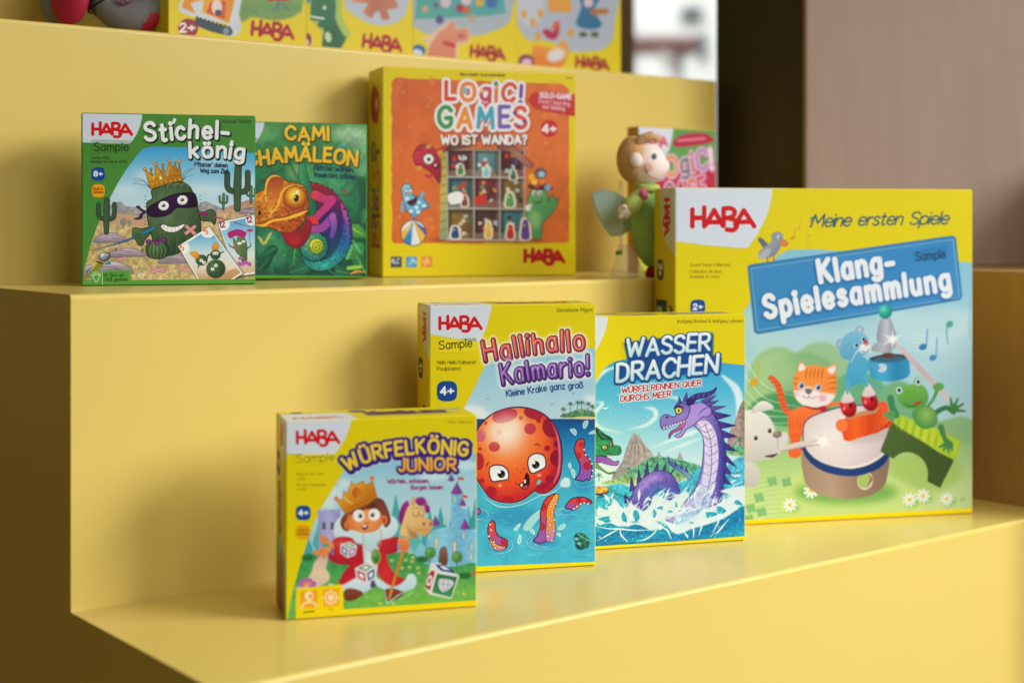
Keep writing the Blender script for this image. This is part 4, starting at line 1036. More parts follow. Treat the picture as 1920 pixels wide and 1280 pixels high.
    for t, y, w in (('King of the Dice', 420, 150), ('Junior', 446, 52), ('Roi de Compagnie', 480, 160), ('Junior', 504, 56)):
        A.X(t, 170, y, 15, 2.6, 'a89c0c', fit=w)
    badge(A, 206, 630, 41)
    badge(A, 205, 736, 40, '', 'e2a80c')
    A.X('Made in', 178, 732, 14, 3, '9a7008', fit=54)
    A.X('Germany', 174, 752, 14, 3, '9a7008', fit=62)
    A.X('Nils Nilsson', 1018, 132, 15, 2.6, '9a900c', fit=134)
    lay = ((20, 'd0e0e8', 6, 8, 5), (19, '3c1f80', 3, 4, 0), (14, '43248a', 0, 0, 0))
    A.X('WÜRFELKÖNIG', 0, 0, 74, 16, ('v', 'f0d23c', 'ead028'), path=[458, 396, 560, 344, 700, 314, 900, 296, 1120, 312], gap=26, lay=lay, jit=.3)
    A.X('JUNIOR', 0, 0, 66, 15, ('v', 'f0c040', 'e8a430'), path=[742, 398, 900, 392, 1056, 394], gap=24, lay=((13, '3c1f80', 3, 4, 0), (11, '43248a', 0, 0, 0)), jit=.3)
    A.X('WÜRFELKÖNIG', 0, 0, 74, 16, ('v', 'f0d23c', 'ead028'), path=[458, 396, 560, 344, 700, 314, 900, 296, 1120, 312], gap=26, jit=.3)
    A.X('Würfeln, schauen,', 676, 466, 22, 5.4, '9a2c70', rot=-1, fit=232)
    A.X('Burgen bauen', 808, 500, 22, 5.4, '9a2c70', rot=-1, fit=176)
    return A, dict(brand_patch=[60, 60, 478, 90, 472, 130, 456, 180, 430, 235, 398, 282, 380, 304, 240, 306, 60, 300], title_lettering=[420, 345, 500, 290, 640, 225, 880, 200, 920, 172, 960, 190, 1140, 215, 1160, 330, 1070, 335, 1075, 410, 900, 412, 725, 418, 730, 345, 600, 380, 480, 425],
                   age_badge=[166, 588, 246, 588, 246, 672, 166, 672], origin_badge=[166, 694, 246, 694, 246, 778, 166, 778], sample_sticker=[160, 306, 380, 304, 392, 350, 162, 360])
def saguaro(A, x, y, h, col='3c5a40', cl=None, arms=((-1, .52, .3), (1, .5, .34))):
    w = h * .17
    for sd, y0, up in arms:
        A.S([x, y - h * (y0 - .12), x + sd * h * .15, y - h * (y0 - .1), x + sd * h * .235, y - h * y0, x + sd * h * .24, y - h * (y0 + up)], [w * .7, w * .7, w * .72, w * .7], col, ol='22382a', ow=h * .012, cl=cl)
    A.S([x, y, x, y - h * .5, x + w * .1, y - h * .96], [w * .8, w * 1.05, w * .9], col, ol='22382a', ow=h * .012, cl=cl)
    for dx in (-.22, .12):
        A.S([x + w * dx, y, x + w * dx, y - h * .94], w * .1, '6a8468', a=.6, cl=cl)


def cover_cactus():
    A = Art([(152, 210), (479, 217), (480, 534.5), (152, 536)], 560, 545, '4f8c3c')
    A.frame(150, 290, 5.1194)
    art = A.F([20, 1300, 40, 1100, 90, 900, 160, 690, 270, 440, 360, 270, 440, 140, 540, 10, 600, -60, 700, -80, 1100, -70, 1400, -40, 1720, -10, 1720, 1205, 20, 1212], ('v', '3fa0d8', '84c0e0', 'b0d4e6', 'c8dce8', 'd4dce0', 'd4c4a8', 'c8b888'), sm=0)
    for x, y, rx, ry in ((1300, 60, 200, 50), (450, 330, 140, 50), (1200, 330, 220, 50), (620, 200, 100, 60), (1600, 260, 140, 60)):
        A.E(x, y, rx, ry, col='d8e8f2', cl=art, bl=26, a=.55)
    q = A.F([230, 560, 290, 480, 380, 450, 440, 490, 560, 510, 640, 560, 900, 540, 1080, 520, 1180, 450, 1260, 470, 1400, 520, 1720, 500, 1720, 640, 230, 640], ('v', '9aa0a8', 'b4a8a4'), cl=art)
    A.grain(q, .2, 30, 2)
    q = A.F([180, 640, 330, 580, 460, 570, 560, 600, 640, 610, 900, 640, 1180, 640, 1350, 540, 1480, 480, 1720, 440, 1720, 700, 160, 720], ('v', 'b08c78', 'c4a48c', 'c0a080'), cl=art)
    g = A.F([20, 760, 160, 690, 400, 670, 700, 700, 1160, 640, 1400, 560, 1720, 560, 1720, 1300, 20, 1300], ('v', 'c0a684', 'c9b48a', 'b8a878', 'c4b488'), cl=art, bl=5)
    A.grain(g, .22, 26, 4)
    A.grain(g, .16, 60, 14, col='8a7a4a')
    R = np.random.RandomState(3)
    for _ in range(90):
        x, y = R.uniform(60, 1700), R.uniform(780, 1190)
        A.S([x, y, x + R.uniform(10, 40), y + R.uniform(-6, 6)], [1, R.uniform(3, 6), 1], R.choice(['8a7a50', 'a89468', 'e0d0a8', '6a5c3c']), cl=art, a=.7)
    for cx, cy, rx, ry in ((290, 795, 160, 46), (450, 940, 190, 40), (300, 1090, 210, 66), (900, 1000, 150, 46), (1640, 540, 110, 26), (80, 1120, 90, 60)):
        q = A.F([cx - rx, cy + ry, cx - rx * .8, cy - ry * .2, cx - rx * .3, cy - ry * .9, cx + rx * .2, cy - ry, cx + rx * .7, cy - ry * .3, cx + rx, cy + ry * .8, cx + rx * .3, cy + ry], ('v', 'c4bac8', 'a094a6', '8a7e8c'), cl=art, ol='5a5060', ow=4)
        for k in range(9):
            y = cy + ry * R.uniform(-.8, .8)
            A.S([cx - rx * R.uniform(.2, .9), y, cx + R.uniform(-.3, .3) * rx, y - ry * .2, cx + rx * R.uniform(.2, .8), y + ry * .1], [1, 5, 1], R.choice(['6a6070', 'd8d0dc']), cl=q, a=.8)
    for x, y in ((1640, 465), ):
        saguaro(A, x, y, 160, '54705c', art)
    saguaro(A, 1375, 525, 150, '54705c', art)
    saguaro(A, 1510, 520, 410, '3e5c42', art)
    saguaro(A, 250, 742, 320, '3c5a42')
    saguaro(A, 410, 705, 95, '84988c', art)
    saguaro(A, 470, 685, 60, '94a498', art)
    for x, y in ((345, 920), (600, 930)):
        for dx in (-18, -4, 12):
            A.S([x, y, x + dx, y - 34], [8, 1], '3a5a30')
    # hair of the big cactus
    for P in ([670, 320, 620, 290, 500, 275], [665, 310, 600, 250, 505, 270], [660, 300, 590, 236, 510, 240], [980, 250, 1000, 170, 1090, 125], [985, 240, 1030, 170, 1095, 130], [980, 262, 1010, 220, 1090, 190]):
        A.S(P, [4, 3, 1.5], '3a4048')
    B = [690, 420, 640, 460, 640, 560, 660, 700, 690, 800, 720, 960, 860, 970, 960, 940, 1060, 920, 1140, 800, 1158, 690, 1140, 560, 1110, 440, 1060, 320, 1000, 270, 940, 256, 860, 270, 800, 300, 720, 320, 680, 350]
    for x0 in (620, 1150):
        for y in range(400, 900, 34):
            A.S([x0 + (14 if x0 < 700 else -8), y, x0 - 8 if x0 < 700 else x0 + 14, y - 6], 3, '3a4a3a')
    m = A.F(B, ('r', 830, 520, 420, '6d8a64', '587652', '44603f', '344e34'), ol='1e3020', ow=8)
    A.grain(m, .1, 14, 6)
    for x in (740, 820, 900, 990, 1080):
        A.S([x, 300, x - 12, 420, x - 16, 560], [3, 10, 2], '3f5c3e', cl=m, a=.6)
        A.S([x + 6, 780, x + 2, 880, x - 8, 980], [3, 14, 12], '26402a', cl=m, a=.7)
        A.S([x + 30, 790, x + 28, 880, x + 22, 980], [3, 8, 6], '7a9470', cl=m, a=.4)
    for x in range(700, 1040, 66):
        A.S([x, 330, x + 10, 290, x + 40, 276, x + 62, 292], [4, 10, 4], '7f9a78', cl=m, a=.8)
    A.F([900, 560, 940, 510, 990, 560, 960, 640, 900, 640], '4a6846', cl=m, bl=12, a=.6)
    # crown
    C = [672, 330, 650, 250, 618, 140, 690, 200, 716, 190, 722, 90, 800, 200, 826, 190, 850, 60, 918, 160, 936, 150, 950, 70, 978, 250, 900, 262, 800, 290]
    for x, y in ((678, 140), (792, 96), (908, 78)):
        A.F([x - 24, y + 90, x, y, x + 26, y + 80], 'b8862c', sm=0, ol='5a3c10', ow=4)
        A.E(x, y, 13, 13, col='c08a30', ol='5a3c10', ow=3)
    q = A.F(C, ('d', 'e8b840', 'd09a28', 'b07c1c', 'c89028'), sm=0, ol='5a3c10', ow=5)
    for x, y in ((618, 138), (722, 86), (850, 56), (950, 66)):
        A.E(x, y, 17, 17, col='d8a038', ol='5a3c10', ow=3)
    A.S([655, 262, 760, 222, 870, 206, 975, 196], 4, '7a5414', cl=q)
    A.S([668, 310, 780, 270, 900, 240, 980, 232], [4, 26, 4], '9a6c18', cl=q, a=.6, bl=3)
    A.S([700, 230, 716, 140], [20, 4], 'f4d878', cl=q, a=.6, bl=3)
    A.S([830, 200, 848, 110], [20, 4], 'f4d878', cl=q, a=.6, bl=3)
    A.E(770, 222, 14, 16, col='faf0c0', bl=4)
    for x in range(690, 980, 44):
        A.E(x, 282 - (x - 690) * .17, 8, 7, col='f0cc60', a=.8)
    # mask
    A.F([640, 540, 600, 548, 560, 520, 535, 500, 560, 490, 590, 520, 640, 548], '4a2458', ol='1e0c28', ow=4)
    A.F([630, 552, 600, 580, 590, 610, 550, 624, 516, 612, 560, 600, 575, 570, 610, 548], '4a2458', ol='1e0c28', ow=4)
    q = A.F([636, 550, 660, 500, 720, 462, 800, 420, 880, 386, 960, 368, 1040, 364, 1100, 376, 1128, 470, 1110, 500, 1040, 510, 960, 510, 920, 515, 860, 570, 780, 596, 700, 598, 656, 582], ('h', '2a1034', '3a1848', '240c2c'), ol='140818', ow=5)
    A.S([660, 560, 760, 500, 900, 410, 1080, 390], [3, 12, 3], '5a3068', cl=q, a=.6)
    for x, y in ((800, 490), (980, 436)):
        A.E(x, y, 53, 48, -10, col='e4e8ec', ol='20182a', ow=5)
        A.E(x - 2, y - 2, 17, 16, col='2a2a30')
        A.E(x - 8, y - 8, 6, col='f4f4f8')
        A.S([x - 30, y + 26, x, y + 38, x + 30, y + 24], [2, 5, 2], 'a8b4bc')
    q = A.F([770, 684, 800, 668, 860, 690, 920, 690, 1005, 664, 980, 706, 920, 742, 860, 748, 810, 734, 784, 712], 'e8eaee', ol='20301c', ow=6)
    for x in range(800, 980, 36):
        A.S([x, 670, x + 6, 745], 3.5, '8a9498', cl=q)
    A.S([756, 672, 790, 668], 5, '22341f')
    A.S([985, 668, 1010, 658], 5, '22341f')
    for P in ([1020, 690, 1100, 762], [1016, 756, 1098, 694]):
        A.S(P, 30, 'd89aa0', sm=0, ol='8a5058', ow=3)
    # arms and swords
    for P in ([500, 720, 520, 700, 600, 710, 660, 700, 670, 760, 620, 820, 600, 870, 560, 868, 530, 820, 500, 790], [1150, 560, 1200, 545, 1260, 525, 1300, 560, 1306, 620, 1290, 675, 1250, 640, 1190, 640, 1156, 620]):
        q = A.F(P, ('d', '5a7850', '3c563a'), ol='1e3020', ow=6)
        A.S([P[0] + 30, P[1] + 40, P[0] + 80, P[1] + 60], 5, '243a24')
        A.S([P[0] + 30, P[1] + 70, P[0] + 90, P[1] + 80], 5, '243a24')
    A.S([140, 912, 400, 840, 530, 788], [4, 12, 14], ('h', '8aa8b8', '2a7aa8', '1f6c9c'), ol='1a3a50', ow=2)
    A.S([606, 752, 704, 706], 24, '2a88b0', ol='123a50', ow=4)
    A.S([1150, 560, 1210, 574], 24, '9a2a78', ol='4a1038', ow=4)
    A.S([1280, 596, 1400, 630], [14, 8], 'a83a88')
    # small round cactus
    q = A.F([640, 860, 680, 830, 740, 824, 800, 834, 840, 870, 850, 930, 820, 985, 740, 1004, 660, 985, 630, 930], ('r', 720, 880, 140, '5c7c54', '42603f', '2c4630'), ol='1a2c1c', ow=6)
    for dx in (-70, -36, 0, 38, 74):
        A.S([740 + dx * .4, 835, 740 + dx * 1.1, 920, 740 + dx * .7, 995], [4, 6, 4], '8aa87c', cl=q, a=.8)
    for x, y in ((655, 836), (735, 846), (798, 820)):
        for a in range(7):
            A.E(x + 20 * math.cos(a * .9), y + 17 * math.sin(a * .9), 13, 8, a * 51, col='6a2478')
        A.E(x, y, 8, 7, col='c45aa0')
    # lizard with a tin helmet, plasters
    A.S([30, 1240, 60, 1170, 130, 1120, 180, 1060, 230, 1010], [14, 30, 54, 60, 40], ('d', '6a7c3c', '8a8a34', '4a6c44'))
    A.S([110, 1110, 150, 1050, 180, 1030], [6, 16, 6], 'c0b040', a=.8)
    A.S([150, 1024, 210, 1044], 12, '2a2020')
    A.S([166, 1012, 220, 1036], 7, 'd88830')
    A.S([240, 1050, 280, 1040], [14, 26], '2a8a84')
    A.S([60, 1120, 90, 1100], [20, 12], '2a6c74')
    q = A.E(232, 978, 58, 42, -14, col=('r', 214, 960, 66, 'd8dce4', '8a92a0', '4a5260'), ol='343a48', ow=4)
    A.E(212, 956, 12, 8, col='f6f8fa', bl=2)
    A.E(258, 962, 9, 7, col='f0f2f6', bl=2)
    for P in ([370, 1008, 430, 996], [690, 1090, 800, 1124], [690, 1128, 806, 1092], [958, 1082, 1044, 1118]):
        A.S(P, 28, 'd09aa4', sm=0, ol='8a5a66', ow=3, cl=art)
    # the two cards
    def card(P, sky):
        A.F([v + (14 if i % 2 == 0 else 16) for i, v in enumerate(P)], '2a2418', sm=0, bl=8, a=.5)
        A.F(P, 'e4e8ee', sm=0, ol='3a3c44', ow=4)
        c = np.array(P, float).reshape(-1, 2)
        mm = c.mean(0)
        return A.F(mm + (c - mm) * .93, sky, sm=0)
    q = card([1316, 650, 1676, 578, 1760, 1140, 1500, 1180], ('v', '58a8d8', '9ccae4', 'd0dce0', 'c8a888'))
    A.E(1370, 672, 68, 60, col='e6eaf0', cl=q)
    A.E(1650, 624, 64, 60, col='e6eaf0', cl=q)
    A.X('12', 1340, 704, 54, 11, '8a1a70', rot=-10)
    A.X('12', 1602, 658, 54, 11, '8a1a70', rot=-10)
    A.S([1476, 654, 1640, 702], [10, 3], '8a2a78')
    A.F([1500, 840, 1470, 800, 1480, 880, 1500, 940, 1540, 980, 1560, 1040, 1600, 1030, 1604, 940, 1600, 860, 1570, 790, 1520, 786], ('d', '7a9068', '4c6844'), ol='26382a', ow=4)
    A.S([1480, 900, 1440, 880, 1430, 860], [16, 10, 8], '4c6844')
    A.S([1600, 910, 1640, 880, 1636, 850], [16, 10, 8], '4c6844')
    for a in range(7):
        A.E(1440 + a * 22, 775 - 24 * math.sin(a * .5), 22, 34, a * 8 - 20, col='b02878')
    A.E(1530, 856, 22, 14, col='e4e8e8')
    A.E(1570, 838, 18, 12, col='e4e8e8')
    A.E(1490, 890, 14, 16, col='d05a48', bl=3)
    A.S([1630, 840, 1626, 740], 4, '5a4048')
    A.E(1632, 732, 32, 14, col='c83a70')
    for a in range(9):
        A.E(1530 + a * 13, 1050 + 10 * math.sin(a), 14, 20, col='b060b0')
    A.E(1540, 1000, 24, 16, col='b068b4')
    q = card([935, 880, 1240, 688, 1568, 1146, 1420, 1240, 1150, 1240], ('v', '4a9ed4', '90c4e2', 'd2dde2', 'd8d0c4', 'b88c68'))
    A.E(994, 898, 58, 56, col='e6eaf0', cl=q)
    A.E(1226, 742, 66, 60, col='e6eaf0', cl=q)
    A.X('5', 976, 924, 50, 10, 'd0701c', rot=-30)
    A.X('5', 1208, 768, 50, 10, 'd0701c', rot=-30)
    for x, y, rx, ry in ((1304, 1102, 92, 90), (1166, 1016, 56, 52), (1300, 964, 48, 46)):
        for a in range(26):
            A.S([x, y, x + rx * 1.07 * math.cos(a * .242), y + ry * 1.07 * math.sin(a * .242)], 4, '26402c', sm=0)
        A.E(x, y, rx, ry, col=('r', x - rx * .3, y - ry * .3, rx * 1.4, '5c8058', '3f5e40', '284430'))
    for x, y in ((1304, 1068), (1272, 1104), (1164, 1020), (1190, 1040), (1290, 950), (1312, 950)):
        A.E(x, y, 18, 16, col='e6eae8')
        A.E(x + 2, y, 5, 6, col='1e2420')
    for P in ([1120, 1000, 1070, 970, 1060, 940, 1110, 936, 1140, 960, 1136, 990], [1270, 910, 1276, 870, 1298, 846, 1324, 870, 1326, 912, 1300, 922]):
        A.F(P, ('v', 'f0a83c', 'd88420'), ol='8a4c14', ow=3)
    for x, y, dx, dy in ((1140, 1070, -10, 24), (1220, 1000, 10, -40), (1344, 950, 34, -14), (1250, 960, -34, 20)):
        A.S([x, y, x + dx, y + dy], [16, 8], '3c5c3c')
    A.F([1350, 1180, 1480, 1100, 1540, 1150, 1440, 1210], 'b88a64', cl=q, bl=4, a=.7)
    # band
    A.F([-20, 1206, 1740, 1200, 1740, 1300, -20, 1300], '5a9c42', sm=0)
    A.F([104, 1230, 108, 1116, 470, 1112, 482, 1130, 486, 1230], '5a9c42', sm=0)
    A.S([212, 1118, 212, 1250], 4, 'dce8d0', sm=0)
    A.S([130, 1190, 120, 1170, 150, 1150, 176, 1158, 180, 1180, 160, 1220, 145, 1220, 130, 1190], 5, 'e0ecd8')
    for a in range(8):
        t = math.radians(200 + a * 20)
        A.S([152 + 34 * math.cos(t), 1174 + 34 * math.sin(t), 152 + 54 * math.cos(t), 1174 + 54 * math.sin(t)], 4.5, 'e0ecd8')
    A.X('Mit Glück und', 222, 1172, 34, 4.6, '2c4c1c', fit=194)
    A.X('Taktik gewinnen', 222, 1214, 34, 4.6, '2c4c1c', fit=230)
    A.S([560, 1160, 580, 1140, 610, 1150, 600, 1180, 570, 1176, 555, 1160, 590, 1156, 615, 1166], 5, 'e0e4dc')
    A.X('Pflaster’ deinen'.replace('’', "'"), 1098, 112, 40, 8.5, '24303c', rot=2, fit=316)
    A.X('Weg zum Ziel!', 1152, 172, 40, 8.5, '24303c', rot=2, fit=264)
    badge(A, 170, 182, 64, '8+', '0f4aa0')
    badge(A, 172, 344, 62, '', 'e8a010')
    A.X('Made in', 124, 336, 26, 4, '6a4a08', fit=92)
    A.X('Germany', 122, 368, 26, 4, '6a4a08', fit=98)
    A.frame(130, 190, 3.459)
    A.F([60, 60, 470, 70, 468, 110, 456, 160, 432, 215, 400, 262, 386, 274, 240, 272, 60, 262], 'ccd6e4', sm=0)
    A.mark(149, 212, 252, RED, w=5.9)
    A.F([140, 246, 398, 250, 396, 330, 140, 336], '3c7830', sm=0, a=.25)
    A.X('Sample', 160, 318, 52, 5.4, '0e1c0e', fit=218)
    A.X('Cactus King', 140, 372, 20, 3.2, '2c4c20', fit=114)
    A.X('Bandage your way to victory', 140, 396, 17, 3, '2c4c20', fit=232)
    A.X('Michael Modler', 990, 142, 25, 3.2, '2a4a1c', fit=190)
    lay = ((6, '16301a', 5, 7, 1), (3, '1c3a20', 2, 3, 0))
    A.X('Stichel-', 0, 0, 110, 25, 'e4e8f0', path=[494, 256, 640, 246, 820, 236, 1026, 248], gap=30, lay=lay, jit=.5)
    A.X('könig', 0, 0, 94, 23, 'e4e8f0', path=[782, 362, 900, 358, 1020, 366, 1126, 372], gap=30, lay=lay, jit=.4, seed=6)
    for x, y in ((676, 128), (1048, 272)):
        A.F([x - 14, y + 16, x - 2, y - 22, x + 16, y - 14, x + 2, y + 18], 'e4e8f0', sm=0)
    A.img = np.clip(A.img * 1.08, 0, 1)
    return A, dict(brand_patch=[60, 60, 470, 70, 468, 110, 456, 160, 432, 215, 400, 250, 60, 250], title_lettering=[474, 150, 640, 105, 840, 120, 1030, 190, 1070, 250, 1140, 290, 1130, 400, 770, 380, 760, 262, 484, 266],
                   age_badge=[139, 426, 229, 426, 229, 512, 139, 512], origin_badge=[139, 536, 229, 536, 229, 622, 139, 622], sample_sticker=[140, 252, 398, 252, 396, 330, 140, 336])


def leaf(A, x, y, L, W, rot, col, vein, cl=None, bl=0):
    c, n = math.cos(math.radians(rot)), math.sin(math.radians(rot))
    V = lambda a, b: (x + a * c - b * n, y + a * n + b * c)
    P = [v for p in (V(0, 0), V(L * .3, -W), V(L * .7, -W * .7), V(L, 0), V(L * .7, W * .7), V(L * .3, W)) for v in p]
    q = A.F(P, col, cl=cl, bl=bl)
    A.S([*V(0, 0), *V(L * .5, W * .06), *V(L * .95, 0)], [W * .14, W * .1, 1], vein, cl=q)
    for k in (.25, .45, .65):
        for sd in (-1, 1):
            A.S([*V(L * k, 0), *V(L * (k + .16), sd * W * .55)], [W * .07, 1], vein, cl=q, a=.8)


def cover_lizard():
    A = Art([(396, 228.5), (689, 233), (689.5, 523), (396, 527.5)], 500, 500, '2c7a52')
    A.frame(470, 210, 3.878)
    A.F([-300, 60, 880, 60, 880, 1210, -300, 1210], ('v', '4f9050', '3f8250', '2f7854', '256c4c', '1d5c42', '174a3a'), sm=0)
    al = np.ones((A.h, A.w), np.float32)
    for x, y, rx, ry, c, b in ((750, 180, 130, 70, 'c4d8c0', 26), (640, 150, 140, 40, 'a8c8a4', 26), (100, 150, 120, 60, '7cb078', 30), (350, 440, 80, 60, 'c8d088', 26), (150, 1010, 120, 170, '5cb088', 40), (520, 520, 160, 120, '56a878', 40), (800, 340, 60, 160, '8abc9c', 24), (640, 560, 120, 120, '4c9c70', 30)):
        A.E(x, y, rx, ry, col=c, bl=b, a=.6)
    A.grain(al, .16, 40, 3)
    for P, w in (([280, 370, 320, 450, 350, 520], 14), ([800, 500, 820, 640, 800, 800], 60), ([740, 480, 760, 560, 700, 610, 640, 600], 10), ([690, 420, 700, 520, 660, 580], 8), ([850, 480, 840, 700, 850, 1000], 40), ([40, 560, 130, 480, 240, 420], 12)):
        A.S(P, w, '1f5440', bl=4, a=.7)
    for a in (-100, -80, -60, -40, -20, 0, 20):
        for x, y, L in ((60, 1110, 120), (180, 1180, 110), (-60, 1180, 160)):
            A.S([x, y, x + L * math.cos(math.radians(a)), y + L * math.sin(math.radians(a))], [12, 2], '1b5040', a=.85)
    for args in ((230, 1060, 120, 34, -30, ('d', '3f9058', '1f6040'), '7cc070'), (330, 960, 230, 62, 95, ('d', '2c7a50', '1a5a40'), '5cae6c'), (700, 1080, 150, 60, -70, ('d', '5cae6c', '2a7a54'), '8ccc80'), (760, 960, 110, 50, 60, ('d', '4ca468', '2a7450'), '9cd080'), (720, 840, 150, 46, 30, ('d', '5aa848', '2f7a3c'), 'd0d848'), (560, 1150, 180, 40, 10, ('h', '2a7a54', '1a5440'), '5cae78'), (280, 1180, 200, 44, -20, ('h', '1f5c48', '2c7854'), '4c9a70')):
        leaf(A, *args)
    for args in ((-60, 1010, 190, 46, 40, ('d', '2c7a54', '174a38'), '4c9a68'), (60, 1160, 170, 40, -50, ('d', '25684a', '123f30'), '46906a'), (840, 1180, 190, 52, -120, ('d', '3c8a50', '174a38'), '7cc070'), (620, 1190, 170, 44, -150, ('h', '1f5c48', '143f34'), '4c9a70'), (860, 700, 150, 40, 110, ('v', '3a8a5c', '1a5440'), '6cb880'), (20, 640, 120, 34, -130, ('d', '2c7a54', '174a38'), '4c9a68'), (200, 990, 150, 40, 150, ('d', '2a7450', '164838'), '50a070')):
        leaf(A, *args)
    for i in range(4):
        A.E(715 + i * 26, 1142 - i * 3, 18, 15, col='94c84c', bl=2)
    A.S([730, 1186, 770, 1166, 830, 1170], [8, 16, 3], 'e0a03c')
    A.S([690, 1176, 780, 1180, 850, 1174], [2, 4, 1], 'd8903c')
    # tail, body
    body = A.F([360, 540, 430, 520, 520, 535, 610, 590, 680, 680, 725, 790, 740, 900, 715, 1000, 660, 1090, 580, 1150, 490, 1165, 410, 1130, 370, 1050, 430, 1060, 500, 1090, 580, 1050, 625, 980, 640, 900, 625, 820, 560, 760, 480, 740, 420, 640], ('v', 'd02a34', 'b82c6c', '7c3a98', '34489c', '2460a0', '1f7a8c', '2f9078'), ol='16203c', ow=5)
    A.S([430, 545, 560, 580, 650, 680, 700, 800, 708, 920], [6, 26, 30, 26, 10], 'e070a8', cl=body, a=.55, bl=10)
    A.S([640, 1020, 560, 1110, 470, 1120], [10, 36, 16], '4cb0b0', cl=body, a=.6, bl=8)
    A.grain(body, .3, 10, 9)
    for i in range(15):
        t = i / 14
        x, y = np.interp(t, [0, .3, .6, 1], [440, 600, 720, 735]), np.interp(t, [0, .3, .6, 1], [520, 575, 780, 960])
        A.E(x, y, 9, 9, col='3a1840')
    A.F([420, 540, 560, 560, 640, 640, 672, 780, 664, 900, 620, 1010, 560, 1050, 520, 960, 470, 860, 430, 760, 410, 640], ('v', '9a2438', '6c2058', '3a2468', '1f3c70', '1c5068'), bl=3)
    tail = A.E(462, 986, 104, 108, col=('r', 440, 960, 125, '7cc090', '58a880', '3a8c78', '2a7078'), ol='0c2c34', ow=8)
    A.grain(tail, .25, 10, 4)
    for a in range(22):
        t = a * .2856
        A.S([462 + 66 * math.cos(t), 986 + 68 * math.sin(t), 462 + 102 * math.cos(t), 986 + 106 * math.sin(t)], 3, '1f5c58', a=.7)
    A.E(478, 986, 60, 64, col='1f5440')
    A.E(478, 986, 52, 56, col=('r', 470, 976, 60, 'f0e040', 'd8d42c', 'a8c02c'))
    t = np.linspace(0, 15.7, 70)
    A.S(np.c_[482 + (4 + 2.7 * t) * np.cos(t), 990 + (4 + 2.9 * t) * np.sin(t)], 7, '2a5a34')
    # stem and gripping legs
    A.S([350, 470, 360, 500, 400, 380], [30, 40, 26], '3c8c5c')
    A.S([370, 330, 385, 480, 430, 620, 460, 760, 475, 840], [26, 66, 66, 54, 50], ('h', '4ca070', '2c7a54', '1a5a44'), ol='123a30', ow=4)
    A.S([470, 610, 540, 640, 600, 640, 560, 690, 490, 760, 460, 800], [70, 60, 50, 56, 50, 50], ('d', 'e04848', 'c03a70', 'b8408c', 'd83c44'), ol='50102c', ow=4)
    for dx, dy in ((-40, -10), (-34, 18), (20, 26)):
        A.S([462, 786, 462 + dx, 790 + dy], [34, 26], 'd83a40')
    A.S([420, 860, 460, 860, 520, 850, 580, 790, 600, 760], [26, 50, 56, 60, 56], ('h', 'c04898', '9a4aa8', '8a54b4'), ol='34144c', ow=4)
    A.S([596, 770, 606, 840, 590, 910], [56, 44, 36], ('v', 'b060b8', '5c4aa0'), ol='34144c', ow=4)
    A.S([250, 880, 290, 930, 340, 960, 400, 900, 420, 820], [50, 80, 76, 60, 40], ('d', 'c02a38', '9c1c30', '7c1838'), ol='4a0c20', ow=4)
    A.E(320, 930, 40, 40, col='d8383c', bl=8, a=.8)
    # head
    hd = A.F([-60, 700, -20, 640, 40, 600, 100, 570, 105, 520, 130, 480, 180, 466, 230, 490, 270, 515, 330, 520, 390, 550, 414, 610, 420, 700, 400, 770, 360, 840, 290, 890, 220, 880, 140, 850, 60, 840, -20, 810, -70, 770], ('d', 'e8b83c', 'd88c2c', 'b85c24', '9c4424'), ol='4a1c10', ow=6)
    A.grain(hd, .34, 13, 11)
    A.F([112, 620, 110, 540, 140, 484, 190, 474, 240, 500, 220, 580, 170, 680, 140, 740], ('v', 'a84428', 'c87430', 'e0a83a'), cl=hd, bl=3)
    A.S([112, 660, 108, 560, 135, 490, 185, 470, 240, 492], [8, 14, 12, 12, 6], 'f0c850', cl=hd)
    A.S([130, 770, 190, 700, 230, 590, 290, 545, 380, 545], [6, 14, 14, 12, 6], 'f0bc48', cl=hd)
    A.S([-20, 690, 40, 730, 90, 790, 160, 770], [8, 14, 10, 4], 'e8b040', cl=hd, a=.8)
    R = np.random.RandomState(7)
    for _ in range(150):
        x, y = R.uniform(-40, 410), R.uniform(600, 880)
        A.E(x, y, R.uniform(5, 10), R.uniform(4, 8), col=R.choice(['f4d868', 'e09a34', '8a3c20', 'c87428']), cl=hd, a=.45)
    A.S([-40, 830, 80, 838, 150, 800, 260, 780, 360, 750, 410, 725], [10, 26, 22, 22, 22, 8], 'f0c040', cl=hd)
    A.S([-40, 818, 80, 822, 150, 788, 260, 768, 400, 716], [4, 8, 8, 8, 4], '7a3a18', cl=hd)
    A.E(326, 632, 90, 92, col='9a4a20', cl=hd)
    A.E(324, 630, 78, 80, col=('r', 318, 612, 92, 'f8e478', 'f0c038', 'd08824', '9c5020'))
    A.E(332, 634, 19, 26, 10, col='1a1418')
    A.E(340, 590, 12, 14, col='fdf8e8', bl=3)
    A.E(322, 628, 5, 6, col='f4ecd8')
    A.E(60, 742, 32, 46, col=('r', 60, 740, 46, 'f0b840', 'c07c28', '8a4820'))
    A.E(64, 742, 12, 20, col='1a1418')
    A.S([180, 740, 196, 744], [8, 5], '6a3018')
    A.F([250, 900, 300, 880, 360, 850, 400, 800, 420, 760, 430, 830, 380, 900, 320, 960], 'a02030', bl=6, a=.8)
    # insects
    A.F([48, 910, 80, 930, 96, 956, 130, 900, 156, 884, 134, 930, 110, 968, 84, 970], 'c4c060', bl=1)
    A.E(686, 584, 13, 11, col='b8283c')
    A.S([640, 264, 660, 250, 688, 236], [12, 10, 14], '5cb0d8')
    A.S([636, 270, 660, 262], 10, '1f5c94')
    # lettering and brand corner
    lay = ((6, '14402c', 3, 5, 1),)
